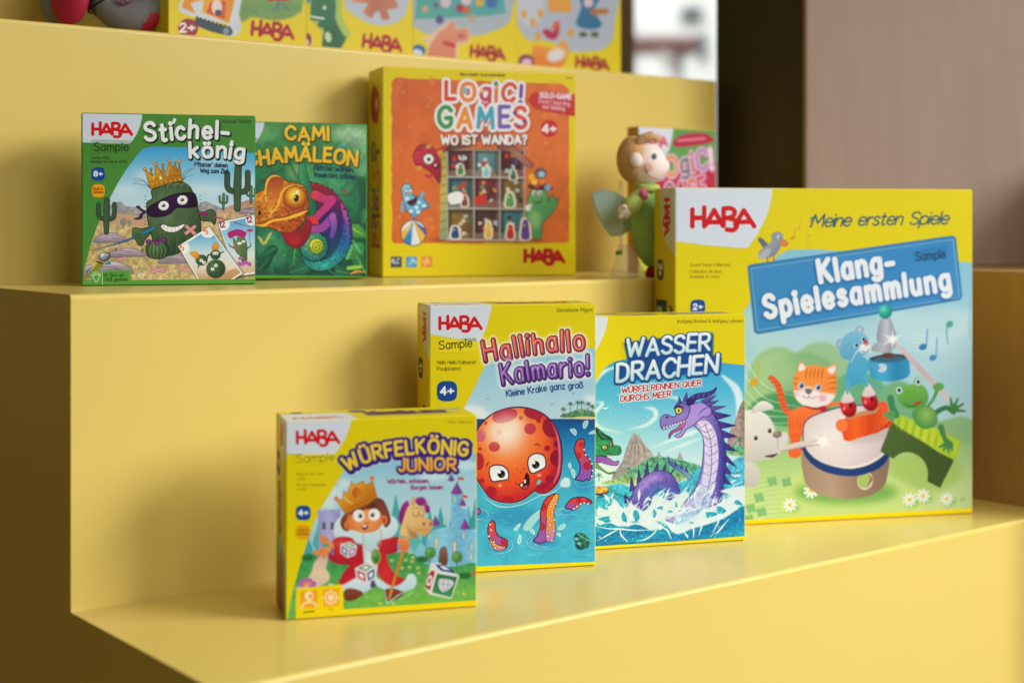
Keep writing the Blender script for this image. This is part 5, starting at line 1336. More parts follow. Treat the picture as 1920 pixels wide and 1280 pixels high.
    A.X('CAMI', 0, 0, 90, 23, ('v', 'ecc83c', 'e4b42c'), path=[256, 208, 360, 208, 470, 206, 562, 208], gap=24, lay=lay, jit=.4)
    A.X('CHAMÄLEON', 0, 0, 98, 25, ('v', 'ecc83c', 'e0ae28'), path=[-14, 404, 110, 384, 320, 362, 540, 366, 766, 392], gap=26, lay=lay, jit=.3)
    A.X('Blätter wählen,', 462, 428, 34, 8, '123a58', rot=3, fit=290)
    A.X('Insekten zählen', 464, 478, 34, 8, '123a58', rot=3, fit=306)
    A.F([-300, 60, 100, 70, 94, 120, 74, 170, 50, 210, 20, 250, -300, 240], 'ccd6e4', sm=0)
    A.mark(-170, 205, 206, RED)
    A.F([-300, 1196, 880, 1200, 880, 1230, -300, 1230], '5a9a38', sm=0)
    A.F([838, 90, 860, 90, 860, 1230, 844, 1230], '5ca850', sm=0, a=.7)
    A.img = np.clip(A.img * 1.06, 0, 1)
    return A, dict(brand_patch=[-300, 60, 100, 70, 94, 120, 74, 170, 50, 210, 20, 250, -300, 240], title_lettering=[-70, 400, -60, 310, 230, 250, 240, 110, 580, 105, 590, 240, 790, 290, 775, 410, 560, 385, 320, 380, 100, 405, -40, 425])


def star(A, x, y, r, col, a=1.):
    P = [v for i in range(10) for v in (x + (r if i % 2 == 0 else r * .45) * math.sin(i * .628), y - (r if i % 2 == 0 else r * .45) * math.cos(i * .628))]
    A.F(P, col, sm=0, a=a)


def cover_house():
    A = Art([(718, 122.5), (1079, 138), (1079, 517.8), (717, 520)], 560, 560, 'e0cc00')
    A.frame(670, 110, 2.977)
    R = np.random.RandomState(2)
    top = [(x, 104 + (x - 195) * .04 + R.uniform(-5, 5)) for x in range(215, 1170, 40)]
    rt = [(1180 + R.uniform(-3, 3), y) for y in range(170, 1020, 40)]
    bt = [(x, 1030 + R.uniform(-4, 4)) for x in range(1170, 200, -40)]
    lf = [(193 + R.uniform(-4, 4), y) for y in range(1010, 120, -40)]
    pan = A.F(top + rt + bt + lf, ('d', 'd66a36', 'da7234', 'd67436', 'dc742e'))
    A.grain(pan, .06, 60, 5)
    for i in range(64):
        x, y = R.uniform(205, 1165), R.uniform(125, 1015)
        if i % 3 == 0:
            star(A, x, y, R.uniform(14, 26), 'e08a4c', .8)
        else:
            A.X(R.choice(list('0123458')), x, y + 20, R.uniform(38, 60), 8, 'de8648', rot=R.uniform(-16, 16), a=.7)
    # doll house with nine rooms
    A.F([470, 1000, 960, 1010, 1000, 1030, 480, 1026], '6a3418', bl=8, a=.6)
    A.F([480, 500, 640, 400, 800, 405, 976, 580, 960, 606, 930, 590, 800, 470, 640, 460, 520, 510], ('h', '6a3a34', '9a5448', 'c07a68', 'a86050'), sm=0)
    A.F([458, 1010, 466, 520, 502, 500, 500, 1012], ('v', 'b0a050', 'c8b864', '8aa078'), sm=0)
    for i in range(9):
        A.S([462, 560 + i * 50, 500, 550 + i * 50], 6, '7a6c3c', a=.7)
    rooms = (('7a3c40', '42201f'), ('7ca4a4', '3f686c'), ('6a2230', '3c121a'), ('4a8490', '28505c'), ('923c46', '56202a'), ('98783a', '56401c'), ('a08440', '5e4820'), ('6c443c', '3a2420'), ('5c929c', '345c66'))
    for i, (c0, c1) in enumerate(rooms):
        x0, y0 = (504, 652, 796)[i % 3], (505, 660, 838)[i // 3]
        w, h = (146, 142, 136)[i % 3], (150, 172, 176)[i // 3]
        A.F([x0, y0, x0 + w, y0 + 3, x0 + w, y0 + h, x0, y0 + h], (('d', c0, c1)), sm=0)
        A.F([x0, y0, x0 + w * .16, y0 + h * .1, x0 + w * .16, y0 + h * .78, x0, y0 + h], '1c1214', sm=0, a=.4)
        A.F([x0 + w * .84, y0 + h * .1, x0 + w, y0, x0 + w, y0 + h, x0 + w * .84, y0 + h * .78], 'f0e0d0', sm=0, a=.22)
        A.F([x0, y0, x0 + w, y0, x0 + w, y0 + h * .14, x0, y0 + h * .14], '140c0c', sm=0, a=.45, bl=4)
        A.F([x0, y0 + h * .78, x0 + w, y0 + h * .76, x0 + w, y0 + h, x0, y0 + h], 'a08c74', sm=0, a=.6)
        for _ in range(9):
            x, y = R.uniform(x0 + 12, x0 + w - 34), R.uniform(y0 + h * .12, y0 + h * .74)
            A.F([x, y, x + R.uniform(10, 30), y, x + 24, y + R.uniform(8, 34), x, y + 22], R.choice(['d83a30', 'e8e4e0', '3a5a80', 'e0a83c', '5aa070', 'b8d0d8', '4a2a2a', 'f0d8c0']), sm=0, a=.85)
        if i == 1 or i == 3 or i == 6:
            A.F([x0 + w - 30, y0, x0 + w, y0, x0 + w, y0 + h, x0 + w - 30, y0 + h * .9], '4a3428', sm=0, a=.45)
    for x in (502, 650, 794, 930):
        A.S([x, 498, x, 1014], 9, 'a8a8a4', sm=0)
    for y in (505, 658, 834, 1010):
        A.S([500, y, 932, y + 8], 9, 'b4b2ac' if y > 600 else '9a8c84', sm=0)
    A.F([776, 486, 824, 470, 872, 486, 982, 592, 974, 610, 932, 598, 846, 520, 790, 506], ('d', '7a4a40', 'b07868', '9a6456'), sm=0, ol='4a2a24', ow=3)
    A.F([466, 522, 520, 478, 600, 470, 640, 486, 520, 508], ('h', '5c3832', '8a5a50'), sm=0, ol='4a2a24', ow=3)
    for x, y, w, h, c in ((575, 648, 44, 62, '4a8a58'), (718, 660, 40, 60, '7cc0d0'), (868, 678, 44, 58, '3a6a50'), (598, 826, 44, 66, '8a4a3c'), (545, 1006, 60, 74, '34508a'), (850, 830, 60, 84, '64a45c'), (730, 1002, 44, 96, 'e0b844'), (852, 1010, 52, 88, 'c83038'), (936, 1012, 64, 120, '6a509c')):
        A.F([x - w * .5, y, x - w * .5, y - h * .6, x - w * .3, y - h, x + w * .3, y - h, x + w * .5, y - h * .6, x + w * .5, y], 'ece4d4', bl=1)
        A.F([x - w * .34, y - 6, x - w * .3, y - h * .6, x - w * .16, y - h * .9, x + w * .16, y - h * .9, x + w * .3, y - h * .6, x + w * .34, y - 6], c)
        A.E(x - w * .1, y - h * .66, w * .07, col='f4f4f4')
    A.F([652, 770, 720, 760, 724, 812, 650, 816], 'c83a34', sm=0)
    A.F([506, 760, 560, 740, 590, 760, 580, 800, 520, 812], 'e8eaec')
    # three monsters
    q = A.F([320, 520, 340, 484, 390, 478, 430, 500, 446, 540, 466, 580, 462, 690, 440, 670, 420, 640, 380, 610, 330, 590, 312, 550], ('d', 'd04a60', 'b82440', '98183a'), ol='4a0c20', ow=4)
    for _ in range(14):
        A.E(R.uniform(330, 450), R.uniform(490, 660), 6, 5, col='8a1030', cl=q)
    A.E(398, 558, 30, 30, col='e8ece8', ol='2a1420', ow=4)
    A.E(399, 560, 10, 11, col='1c2a28')
    A.F([420, 590, 450, 586, 452, 608, 430, 612], '3a0c18')
    A.F([428, 588, 444, 586, 440, 600, 430, 600], 'f0f0ec', sm=0)
    A.S([440, 520, 470, 498, 490, 500], [20, 12, 16], 'c02c48')
    A.S([420, 640, 400, 660, 384, 650], [14, 10, 14], 'c02c48')
    for x, y in ((346, 606), (398, 488), (462, 520)):
        A.E(x, y, 16, 11, -20, col='d8a03c')
    q = A.F([248, 730, 262, 700, 286, 696, 304, 720, 312, 760, 350, 770, 390, 800, 400, 830, 372, 836, 350, 860, 325, 886, 318, 910, 310, 880, 280, 850, 262, 800], ('d', '9cd4ec', '6cb4dc', '549cc8'), ol='1f4a68', ow=4)
    for x, y in ((278, 780), (330, 830), (300, 850), (345, 800), (372, 820), (312, 800), (340, 855)):
        A.E(x, y, 11, 10, col='e0eef4', cl=q)
    for x in (274, 296):
        A.E(x, 742, 12, 17, col='f0f2f4', ol='203a50', ow=3)
        A.E(x, 746, 5, 7, col='1a2028')
    A.F([280, 796, 306, 786, 332, 770, 330, 800, 306, 818, 288, 812], '5a1824', ol='203a50', ow=3)
    A.S([255, 800, 250, 846], [14, 18], '6cb4dc')
    A.S([350, 790, 366, 750], [14, 20], '6cb4dc')
    bl_ = A.E(313, 972, 70, 72, col='e8e4e4')
    for i, c in enumerate(('e8b83a', '3a8cc8', 'e4e4e4', '5aa860', 'd03a4c', '3a6ab8', 'e8b83a')):
        t0 = -90 + i * 52 - 26
        A.F([313, 902, *[v for a in (t0, t0 + 26, t0 + 52) for v in (313 + 120 * math.sin(math.radians(a * .62)), 985 + 90 * abs(math.cos(math.radians(a * .62))))]], c, cl=bl_, sm=0)
    A.E(290, 945, 20, 24, col='f8f8f8', cl=bl_, bl=12, a=.5)
    A.E(313, 972, 70, 72, col='000000', a=0, ol='1f3a58', ow=4)
    q = A.F([950, 800, 966, 740, 1000, 720, 1050, 740, 1066, 800, 1076, 770, 1090, 766, 1100, 790, 1122, 780, 1112, 820, 1088, 860, 1060, 890, 1030, 930, 1024, 1000, 980, 1004, 972, 930, 940, 880], ('d', '7cbc7c', '5ca868', '448c58'), ol='1e4a30', ow=4)
    A.E(990, 900, 34, 50, col='9ccc90', cl=q, bl=8, a=.8)
    for x in (985, 1018):
        A.E(x, 752, 15, 17, col='eef2ee', ol='1e4a30', ow=3)
        A.E(x + 2, 754, 6, 8, col='1a2420')
    A.S([980, 796, 1000, 806, 1030, 796], [4, 8, 4], '2a4a34')
    A.F([960, 700, 1010, 690, 1066, 706, 1090, 730, 1040, 736, 980, 730, 950, 720], '5a3a34')
    for x, y, c in ((970, 660, 'e8b030'), (1020, 640, '7a5a54'), (1026, 646, '9ccce0'), (1000, 706, 'd84a3a'), (1060, 720, '7cb8dc'), (1030, 690, 'e0843a'), (986, 690, 'f0c84a')):
        A.E(x, y, 34 if c == '7a5a54' else 18, 32 if c == '7a5a54' else 17, col=c)
    A.F([940, 820, 970, 816, 960, 850, 936, 846], 'ecece8')
    # lettering
    cs = ['d8482e', 'e05a34', '5aa8c8', 'c84858', 'e0a03c', 'd8482e']
    g5 = [190, 222, 210, 250]
    lay = ((16, 'b84c20', 4, 6, 3), (15, 'e8e8ee', 0, 0, 0))
    A.X('LOgiC!', 0, 0, 96, 22, ['d84a34', 'e8863c', 'cc4a68', 'dc7a3c', 'd4502e', '7a4a9c'], path=[496, 226, 640, 226, 780, 232, 908, 242], gap=34, lay=lay, jit=.4)
    A.E(600, 176, 14, 20, col='7cbcd4')
    A.E(772, 134, 12, 12, col='3c9a54')
    A.E(694, 176, 11, 12, col='e8c83c')
    A.X('GAMES', 0, 0, 110, 24, ['3f9a54', 'e8943c', '4ca8c0', '7a64b0', 'd8583c'], path=[456, 378, 600, 380, 780, 384, 936, 386], gap=36, lay=lay, jit=.4, seed=12)
    for x in (680, 704, 728):
        A.S([x, 370, x + 16, 340], 7, 'd84a4a', sm=0)
    for x, y in ((876, 300), (930, 350), (900, 376)):
        A.E(x, y, 11, 10, col='5a4a9c')
    A.X('WO IST WANDA?', 0, 0, 46, 12, 'eef0f2', path=[470, 474, 700, 474, 942, 474], gap=24, lay=((4, '7a3418', 3, 4, 2),), jit=.3)
    A.F([948, 232, 975, 190, 1020, 178, 1240, 200, 1240, 328, 1100, 302, 990, 280], 'c4322c', sm=0)
    A.X('SOLO-GAME', 1016, 214, 28, 8, 'ead8e4', rot=4, fit=176)
    A.X('Smart learning', 1008, 244, 22, 5, 'dcb0c0', rot=6, fit=176)
    A.X('and thinking', 1030, 276, 22, 5, 'dcb0c0', rot=6, fit=124)
    A.E(1068, 392, 56, 54, col='e07a48')
    A.E(1068, 390, 48, 48, col='c4282c')
    A.X('4+', 1032, 412, 44, 13, 'f0e4e8', fit=74)
    A.X('Where is Wanda? - Où est cachée Wanda?'.replace('é', 'e').replace('ù', 'u'), 572, 90, 13, 3, '5a5208', rot=1.5, fit=250)
    A.S([1166, 106, 1196, 108], 8, '9a9010')
    A.mark(934, 1134, 216, 'b8101c', w=8.4, rot=1)
    for x, c, d in ((186, '4c5660', 'b4bcc8'), (270, '5aa4d0', 'a8d4ec'), (356, 'e0963a', 'f0c088')):
        A.F([x, 1104, x + 62, 1104, x + 62, 1166, x, 1166], c, sm=0)
        for k in range(7):
            a, b = R.uniform(x + 10, x + 50), R.uniform(1114, 1154)
            A.S([a, b, a + R.uniform(-12, 12), b + R.uniform(-12, 12)], 10, d)
    return A, dict(title_lettering=[460, 110, 930, 120, 950, 250, 965, 400, 955, 490, 460, 482, 455, 410, 430, 330, 470, 260], solo_flag=[948, 232, 975, 190, 1020, 178, 1214, 198, 1214, 322, 1100, 302, 990, 280],
                   age_badge=[1012, 392, 1028, 350, 1068, 336, 1108, 350, 1124, 392, 1108, 432, 1068, 446, 1028, 432], brand_mark=[925, 1060, 1160, 1060, 1160, 1165, 925, 1165])


def cover_case():
    A = Art([(1197, 237), (1341, 245), (1341, 430), (1197, 437)], 300, 400, 'b83048')
    A.frame(1090, 220, 4)
    A.F([400, 40, 1010, 80, 1010, 270, 900, 300, 600, 330, 400, 300], ('v', '5c9c50', '6aa458'), sm=0)
    A.F([420, 40, 692, 80, 684, 130, 660, 200, 630, 236, 420, 260], 'd2d6e2', sm=0)
    A.mark(470, 170, 176, 'd03050', rot=2)
    A.F([690, 160, 740, 124, 850, 112, 930, 116, 990, 150, 920, 172, 800, 182, 710, 186], 'b8284a')
    A.S([726, 150, 920, 142], 14, 'd88090')
    lay = ((14, 'c06080', 2, 4, 0), (11, 'd8b4cc', 0, 0, 0))
    A.X('LOgiC!', 0, 0, 100, 17, ['c85060', 'd8982c', '6a7a80', 'c8606c', 'a884b4', 'e8e0e8'], path=[560, 350, 700, 330, 860, 310, 972, 296], gap=30, lay=lay, jit=.3)
    A.X('CASE', 0, 0, 110, 18, ['a86068', 'b03848', 'd8704c', 'c83c3c'], path=[650, 500, 760, 480, 860, 466, 930, 454], gap=34, lay=lay, jit=.3)
    A.F([400, 560, 560, 524, 800, 500, 1010, 462, 1010, 640, 400, 700], 'd4d0e0', sm=0)
    A.F([400, 700, 1010, 560, 1010, 1000, 400, 1000], 'c8cc50', sm=0)
    A.E(700, 720, 110, 90, col='d87848', bl=6)
    return A, dict(brand_patch=[420, 40, 692, 80, 684, 130, 660, 200, 630, 236, 420, 260], title_lettering=[540, 270, 960, 190, 990, 310, 950, 470, 640, 510, 620, 400])


# the four yellow boxes on the top step (photo units, only their lower halves show)
def cover_top(k):
    x0, x1, y0, y1, h0, h1 = ((316, 577, 73.6, 95.7, 445, 418), (577, 778, 95.7, 112.8, 418, 396), (778, 975, 112.8, 129.6, 396, 375), (975, 1172, 129.6, 146, 375, 354))[k]
    A = Art([(x0, y0 - h0), (x1, y1 - h1), (x1, y1), (x0, y0)], 320, 480, 'ddc800')
    R = np.random.RandomState(40 + k)
    if k == 0:
        A.frame(300, 0, 4)
        A.F([600, 130, 590, -400, 1100, -420, 1080, 40, 1040, 110, 960, 146, 840, 156, 700, 130], ('v', '9ac4d4', '8aac5c', '74985c'), bl=2)
        for x in range(610, 1060, 22):
            A.S([x, 90 + R.uniform(-30, 20), x + 6, 30 + R.uniform(-30, 10)], [8, 2], '4c8050', a=.8)
        A.S([850, 85, 895, 30, 940, -40], 10, '4a709c')
        A.S([980, 85, 920, 30], 10, '4a709c')
        A.S([895, 90, 898, 20], 12, '4a709c')
        A.F([810, 14, 980, 10, 980, -60, 815, -80], 'c0303c', sm=0)
        A.F([480, 270, 500, 200, 590, 120, 610, 170, 612, 220, 570, 270], 'c8ccd8')
        A.F([140, 80, 180, -40, 260, -300, 620, -320, 590, 130, 470, 180, 250, 130], 'd0d4de', bl=2)
        A.F([165, 60, 180, 10, 220, -120, 600, -140, 520, 180, 320, 96, 330, 0, 230, 30, 270, 110], ('h', 'dc9020', 'e8a824', 'd88a1c'), sm=0)
        A.F([350, 100, 380, 20, 500, 10, 490, 150], 'd0542c', sm=0)
        A.E(430, 60, 40, 60, col='e0d4d0')
        A.E(440, 100, 26, 24, col='4a4a5a')
        A.S([290, 170, 400, 210, 520, 240], [60, 66, 60], '44525e')
        for i in range(9):
            A.E(280 + i * 30, 138 + i * 9, 10, 12, col='2c3640')
        A.E(500, 236, 24, 24, col='8a949c')
        A.E(212, 216, 76, 72, col='9a2c30')
        A.X('2+', 150, 242, 62, 16, 'e4e0e4', fit=112)
        A.mark(695, 262, 312, 'a80c30', w=6.6, rot=5, ky=1.1)
    elif k == 1:
        A.frame(300, 0, 4)
        A.F([1395, 20, 1420, -300, 1900, -300, 1870, 60, 1820, 150, 1740, 190, 1620, 190, 1500, 140, 1420, 80], 'b8c0ce', bl=3)
        for P in ([1450, 10, 1500, -80, 1700, -90, 1800, 50, 1720, 80, 1740, 140, 1680, 150, 1660, 90, 1620, 100, 1600, 140, 1540, 90, 1570, 30],):
            A.F(P, ('h', 'd8956a', 'b4705c', 'c08064'), bl=3)
        A.F([1130, 60, 1150, -60, 1330, -60, 1370, 20, 1380, 130, 1440, 250, 1460, 240, 1400, 310, 1380, 345, 1240, 340, 1220, 250, 1190, 190, 1140, 150], 'a8c060', bl=4)
        A.F([1140, 100, 1160, -50, 1300, -50, 1330, 40, 1330, 150, 1400, 280, 1430, 250, 1380, 340, 1340, 400, 1230, 400, 1230, 300, 1240, 220, 1190, 200, 1200, 160, 1140, 150], ('v', '3a7a54', '2c6444'), bl=2)
        A.S([1140, 126, 1240, 142], 12, 'dce4d8')
        A.E(1244, 60, 14, 16, col='c8d4cc')
        A.E(1272, 280, 24, 40, -14, col='c0d0b4')
        A.E(1110, 300, 36, 52, col='8a2050')
        A.E(1096, 320, 30, 30, col='d8d0e0')
        A.S([1120, 10, 1140, -40], 30, '4a8ca8')
        A.mark(1535, 352, 290, 'a80c30', w=6.6, rot=6, ky=1.1)
    elif k == 2:
        A.frame(760, 0, 4.364)
        A.F([80, 180, 110, -300, 900, -320, 896, 110, 850, 200, 740, 260, 560, 300, 240, 290, 100, 230], 'aab4c0', bl=3)
        A.F([90, 160, 130, -200, 800, -200, 846, 112, 700, 130], ('v', '4ca8b4', '58a49c'), sm=0, bl=2)
        for x, y, r, c in ((180, 74, 28, 'c8a088'), (270, 44, 26, '7a6088'), (350, 20, 44, 'd4b8cc'), (468, 68, 34, 'b02c4c'), (520, 84, 30, 'd0622c'), (630, 20, 36, 'd8a83c'), (730, 20, 50, '3a6cb0'), (520, 0, 44, 'd8bcd0'), (300, 164, 34, '5a5090'), (564, 150, 30, 'c0a088')):
            A.E(x, y, r, r, col=c, bl=4)
        A.F([140, 300, 200, 300, 280, 240, 380, 180, 420, 170, 440, 230, 540, 240, 550, 340, 460, 380, 440, 480, 220, 480, 200, 380], 'd8c0a8', bl=6)
        A.F([210, 400, 290, 270, 350, 230, 390, 180, 430, 190, 430, 240, 530, 240, 530, 330, 430, 360, 420, 480, 220, 480], ('v', 'd8947c', 'cc8064'), bl=4)
        A.E(480, 296, 30, 22, col='b86a58', bl=4)
        A.S([340, 350, 420, 376], 30, 'c03838', bl=4)
        A.E(130, 410, 56, 44, 20, col='2c6ca4')
        A.E(120, 430, 40, 26, 20, col='c8d0dc')
        A.mark(556, 460, 280, 'a0102c', w=7, rot=5, ky=1.1)
    else:
        A.frame(760, 0, 4.364)
        A.F([940, 140, 960, -300, 1740, -320, 1740, 240, 1700, 360, 1620, 410, 1500, 424, 1380, 420, 1200, 340, 1040, 330, 970, 250], 'b0b8c8', bl=3)
        A.F([1200, 80, 1220, -100, 1340, -100, 1390, 84, 1290, 96], 'dca040', bl=3)
        A.E(1050, 60, 120, 150, col='c0c6d4', bl=8)
        for x, y in ((998, 116), (1072, 184), (1136, 110), (1112, 294), (1382, 270)):
            A.E(x, y, 24, 34, col='dc9c30', bl=4)
        A.F([1150, 250, 1200, 240, 1240, 260, 1270, 180, 1290, 200, 1280, 290, 1230, 324, 1180, 300], 'b01850', bl=3)
        A.F([1230, 240, 1250, 180, 1280, 176, 1280, 230], 'd85a38', bl=3)
        A.F([1430, 200, 1470, 60, 1460, -60, 1640, -60, 1580, 80, 1640, 200, 1560, 240], ('v', '3a7aa0', '2c7098'), bl=3)
        A.E(1530, 20, 40, 40, col='d8c4c8', bl=4)
        A.S([1560, 100, 1680, 90], 40, 'b8722c', bl=4)
        for x in (1486, 1582):
            A.E(x, 282, 36, 20, col='3c6030', bl=3)
        A.F([1070, 380, 1100, 370, 1260, 390, 1310, 320, 1360, 380, 1350, 480, 1280, 560, 1080, 560], ('v', 'e0a43c', 'd8742c'), bl=5)
        A.E(1264, 450, 80, 54, -20, col='d8d4dc', bl=8)
        A.E(1015, 500, 64, 54, col='7a2c48', bl=3)
        A.E(1020, 510, 44, 34, col='d8b8d0', bl=4)
        A.mark(1428, 544, 268, 'a0102c', w=7, rot=5, ky=1.1)
    return A, dict(brand_mark=None)


# box sides: (name, cover colour) -> narrow printed strips, one unit square = 0..100 across, 0..100*aspect down
def side_print(kind, w, h):
    A = Art([(0, 0), (w, 0), (w, h), (0, h)], max(24, int(w)), int(h), YEL)
    S = lambda t, x, y, hh, ww, c, **k: A.X(t, x, y, hh, ww, c, rot=90, **k)
    if kind == 'house':
        for x, y, r in ((42, 70, 24), (60, 76, 22)):
            A.E(x, y, r, r * 1.6, col='a82c20', bl=3)
        A.E(62, 72, 9, 15, col='d8d4c8', bl=2)
        S('GAMES', 26, 150, 26, 9, ['3f8a4c', 'd8843c', '4a98b0', '6a5aa0', 'c84c38'], fit=210)
        S('LOgiC!', 60, 168, 24, 9, ['c8442e', 'd8803c', 'b84458'], fit=190)
        A.F([34, 440, 60, 440, 60, 492, 34, 492], '5a5c3c', sm=0)
        A.frame(0, 0, 1)
        mark_turned(A, 34, 545, 150, '9c2010', 34, 8)
    elif kind == 'green':
        A.F([-5, -5, w + 5, -5, w + 5, h + 5, -5, h + 5], '4c8a38', sm=0)
        mark_turned(A, w * .3, 40, 120, 'b01020', w * .4)
    elif kind == 'red':
        A.F([-5, -5, w + 5, -5, w + 5, h + 5, -5, h + 5], 'b8884c', sm=0)
    else:
        A.F([w * .28, -5, w + 5, -5, w + 5, h * .21, w * .86, h * .19, w * .6, h * .165, w * .44, h * .14, w * .34, h * .1], WHT, sm=0)
        mark_turned(A, w * .5, h * .035, h * .105, 'c81018', w * .3)
        badge(A, w * .3, h * .245, w * .17, '', '1c2c44')
        S('4+' if kind != 'sound' else '2+', w * .2, h * .228, w * .2, 4, 'dce0e8', fit=h * .034)
        if kind == 'sound':
            A.F([w * .1, h * .335, w * .62, h * .335, w * .62, h * .98, w * .1, h * .98], '24506c', sm=0)
            S('Klang-', w * .38, h * .52, w * .2, 6, 'd8e0ea', fit=h * .13)
            S('Spielesammlung', w * .16, h * .36, w * .2, 6, 'd8e0ea', fit=h * .42)
            S('Meine ersten Spiele', w * .74, h * .35, w * .14, 3, '2a4a5c', fit=h * .34, slant=.2)
        elif kind == 'octopus':
            S('Hallihallo', w * .5, h * .385, w * .22, 5, '8a3438', fit=h * .2)
            S('Kalmario!', w * .2, h * .42, w * .22, 5, '4a2c6a', fit=h * .2)
            A.E(w * .5, h * .76, w * .3, w * .36, col='d8582c')
        elif kind == 'king':
            S('WÜRFELKÖNIG', w * .3, h * .34, w * .2, 6, '5a3c50', fit=h * .32)
            A.F([w * .1, h * 1.02, w * .1, h * .68, w * .5, h * .62, w * 1.1, h * .74, w * 1.1, h * 1.02], ('v', '8cc0d4', '5c9c6c'))
            A.F([w * .3, h * .98, w * .35, h * .74, w * .7, h * .7, w * .8, h * .98], ('v', 'c06a3c', 'a83838'), bl=2)
        else:
            S('WASSER DRACHEN', w * .3, h * .34, w * .22, 7, '2a5c98', fit=h * .4)
    return A


def mark_turned(A, x, y, L, col, hh=26, w=6.):
    """The word mark running down a spine."""
    k = L / 78.
    ky = hh / 26.
    ps = []
    for st in MARK:
        q = np.array([float(v) for v in st.lstrip('~').split()]).reshape(-1, 2)
        if st[0] == '~':
            q = crv(q, False, 5)
        ps.append((A.T(np.c_[x + q[:, 1] * ky, y + q[:, 0] * k]), w * (k + ky) / 2 * A.u / 2))
    A.put(np.clip(.5 - A.field(ps), 0, 1), col)


def top_print(kind, w, h):
    A = Art([(0, 0), (w, 0), (w, h), (0, h)], int(w), max(24, int(h)), YEL)
    if kind == 'green':
        A.F([-5, -5, w + 5, -5, w + 5, h + 5, -5, h + 5], '3f7a34', sm=0)
        return A
    if kind in ('house', 'red'):
        return A
    A.F([-5, h * .3, w * .34, h * .3, w * .36, h * .5, w * .37, h * 1.1, -5, h * 1.1], WHT, sm=0)
    A.mark(w * .06, h * .8, w * .24, 'c83a24', ky=.8)
    A.E(w * .1, h * .16, w * .035, h * .09, col='3a5068')
    A.E(w * .42, h * .2, w * .05, h * .13, col='4a5a78')
    t = {'octopus': ('Hallihallo Kalmario!', '8a3448'), 'king': ('WÜRFELKÖNIG JUNIOR', '5a2c60'), 'dragon': ('WASSER DRACHEN', '2a5c98')}.get(kind, ('Klang-Spielesammlung', '2a5c88'))
    if kind == 'dragon':
        A.S([w * .42, h * .1, w * .47, h * .5, w * .55, h * .64, w * .62, h * .5, w * .58, h * .3], [6, 22, 24, 12, 4], '6a58a0')
    A.X(t[0], w * (.68 if kind == 'dragon' else .45), h * .66, h * .32, h * .07, t[1], fit=w * (.27 if kind == 'dragon' else .42))
    A.S([w * .9, h * .3, w * .96, h * .3], h * .1, '7a8aa8', a=.8)
    A.S([w * .88, h * .62, w * .93, h * .62], h * .1, '8a98b0', a=.7)
    return A
# ---------------------------------------------------------------- helpers
def tag(o, label=None, cat=None, group=None, kind=None):
    for k, v in (('label', label), ('category', cat), ('group', group), ('kind', kind)):
        if v:
            o[k] = v
    return o


def empty(name, loc, rz=0., **k):
    o = bpy.data.objects.new(name, None)
    COL.objects.link(o)
    o.empty_display_size = .02
    o.location = loc
    o.rotation_euler = (0, 0, rz)
    return tag(o, **k)


def mesh_obj(name, bm, mat, parent=None, smooth=False, bevel=0., seg=2, sub=0, **k):
    me = bpy.data.meshes.new(name)
    bmesh.ops.recalc_face_normals(bm, faces=bm.faces[:])
    bm.to_mesh(me)
    bm.free()
    me.materials.append(mat)
    o = bpy.data.objects.new(name, me)
    COL.objects.link(o)
    o.parent = parent
    if smooth:
        for p in me.polygons:
            p.use_smooth = True
    if bevel:
        b = o.modifiers.new('bevel', 'BEVEL')
        b.width, b.segments, b.limit_method, b.angle_limit = bevel, seg, 'ANGLE', R(50)
    if sub:
        b = o.modifiers.new('sub', 'SUBSURF')
        b.levels = b.render_levels = sub
    return tag(o, **k)


def box_bm(x0, x1, y0, y1, z0, z1):
    bm = bmesh.new()
    v = [bm.verts.new((x, y, z)) for z in (z0, z1) for y in (y0, y1) for x in (x0, x1)]
    for f in ((0, 1, 3, 2), (4, 6, 7, 5), (0, 4, 5, 1), (2, 3, 7, 6), (0, 2, 6, 4), (1, 5, 7, 3)):
        bm.faces.new([v[i] for i in f])
    return bm


def prism_bm(P, n, d):
    """Polygon P (3D points in one plane) pulled along the vector n by d."""
    bm = bmesh.new()
    n = Vector(n) * d
    a = [bm.verts.new(p) for p in P]
    b = [bm.verts.new(Vector(p) + n) for p in P]
    bm.faces.new(a)
    bm.faces.new(b[::-1])
    for i in range(len(a)):
        j = (i + 1) % len(a)
        bm.faces.new((a[i], b[i], b[j], a[j]))
    return bm


def loft_bm(rings, n=20, squash=1.):
    """Closed tube through rings (centre, rx, ry, axis optional) with rounded ends."""
    bm = bmesh.new()
    rows = []
    for (c, rx, ry) in rings:
        rows.append([bm.verts.new((c[0] + rx * math.cos(t), c[1] + ry * math.sin(t), c[2])) for t in np.linspace(0, 2 * math.pi, n, endpoint=False)])
    for a, b in zip(rows[:-1], rows[1:]):
        for i in range(n):
            j = (i + 1) % n
            bm.faces.new((a[i], a[j], b[j], b[i]))
    bm.faces.new(rows[0][::-1])
    bm.faces.new(rows[-1])
    return bm


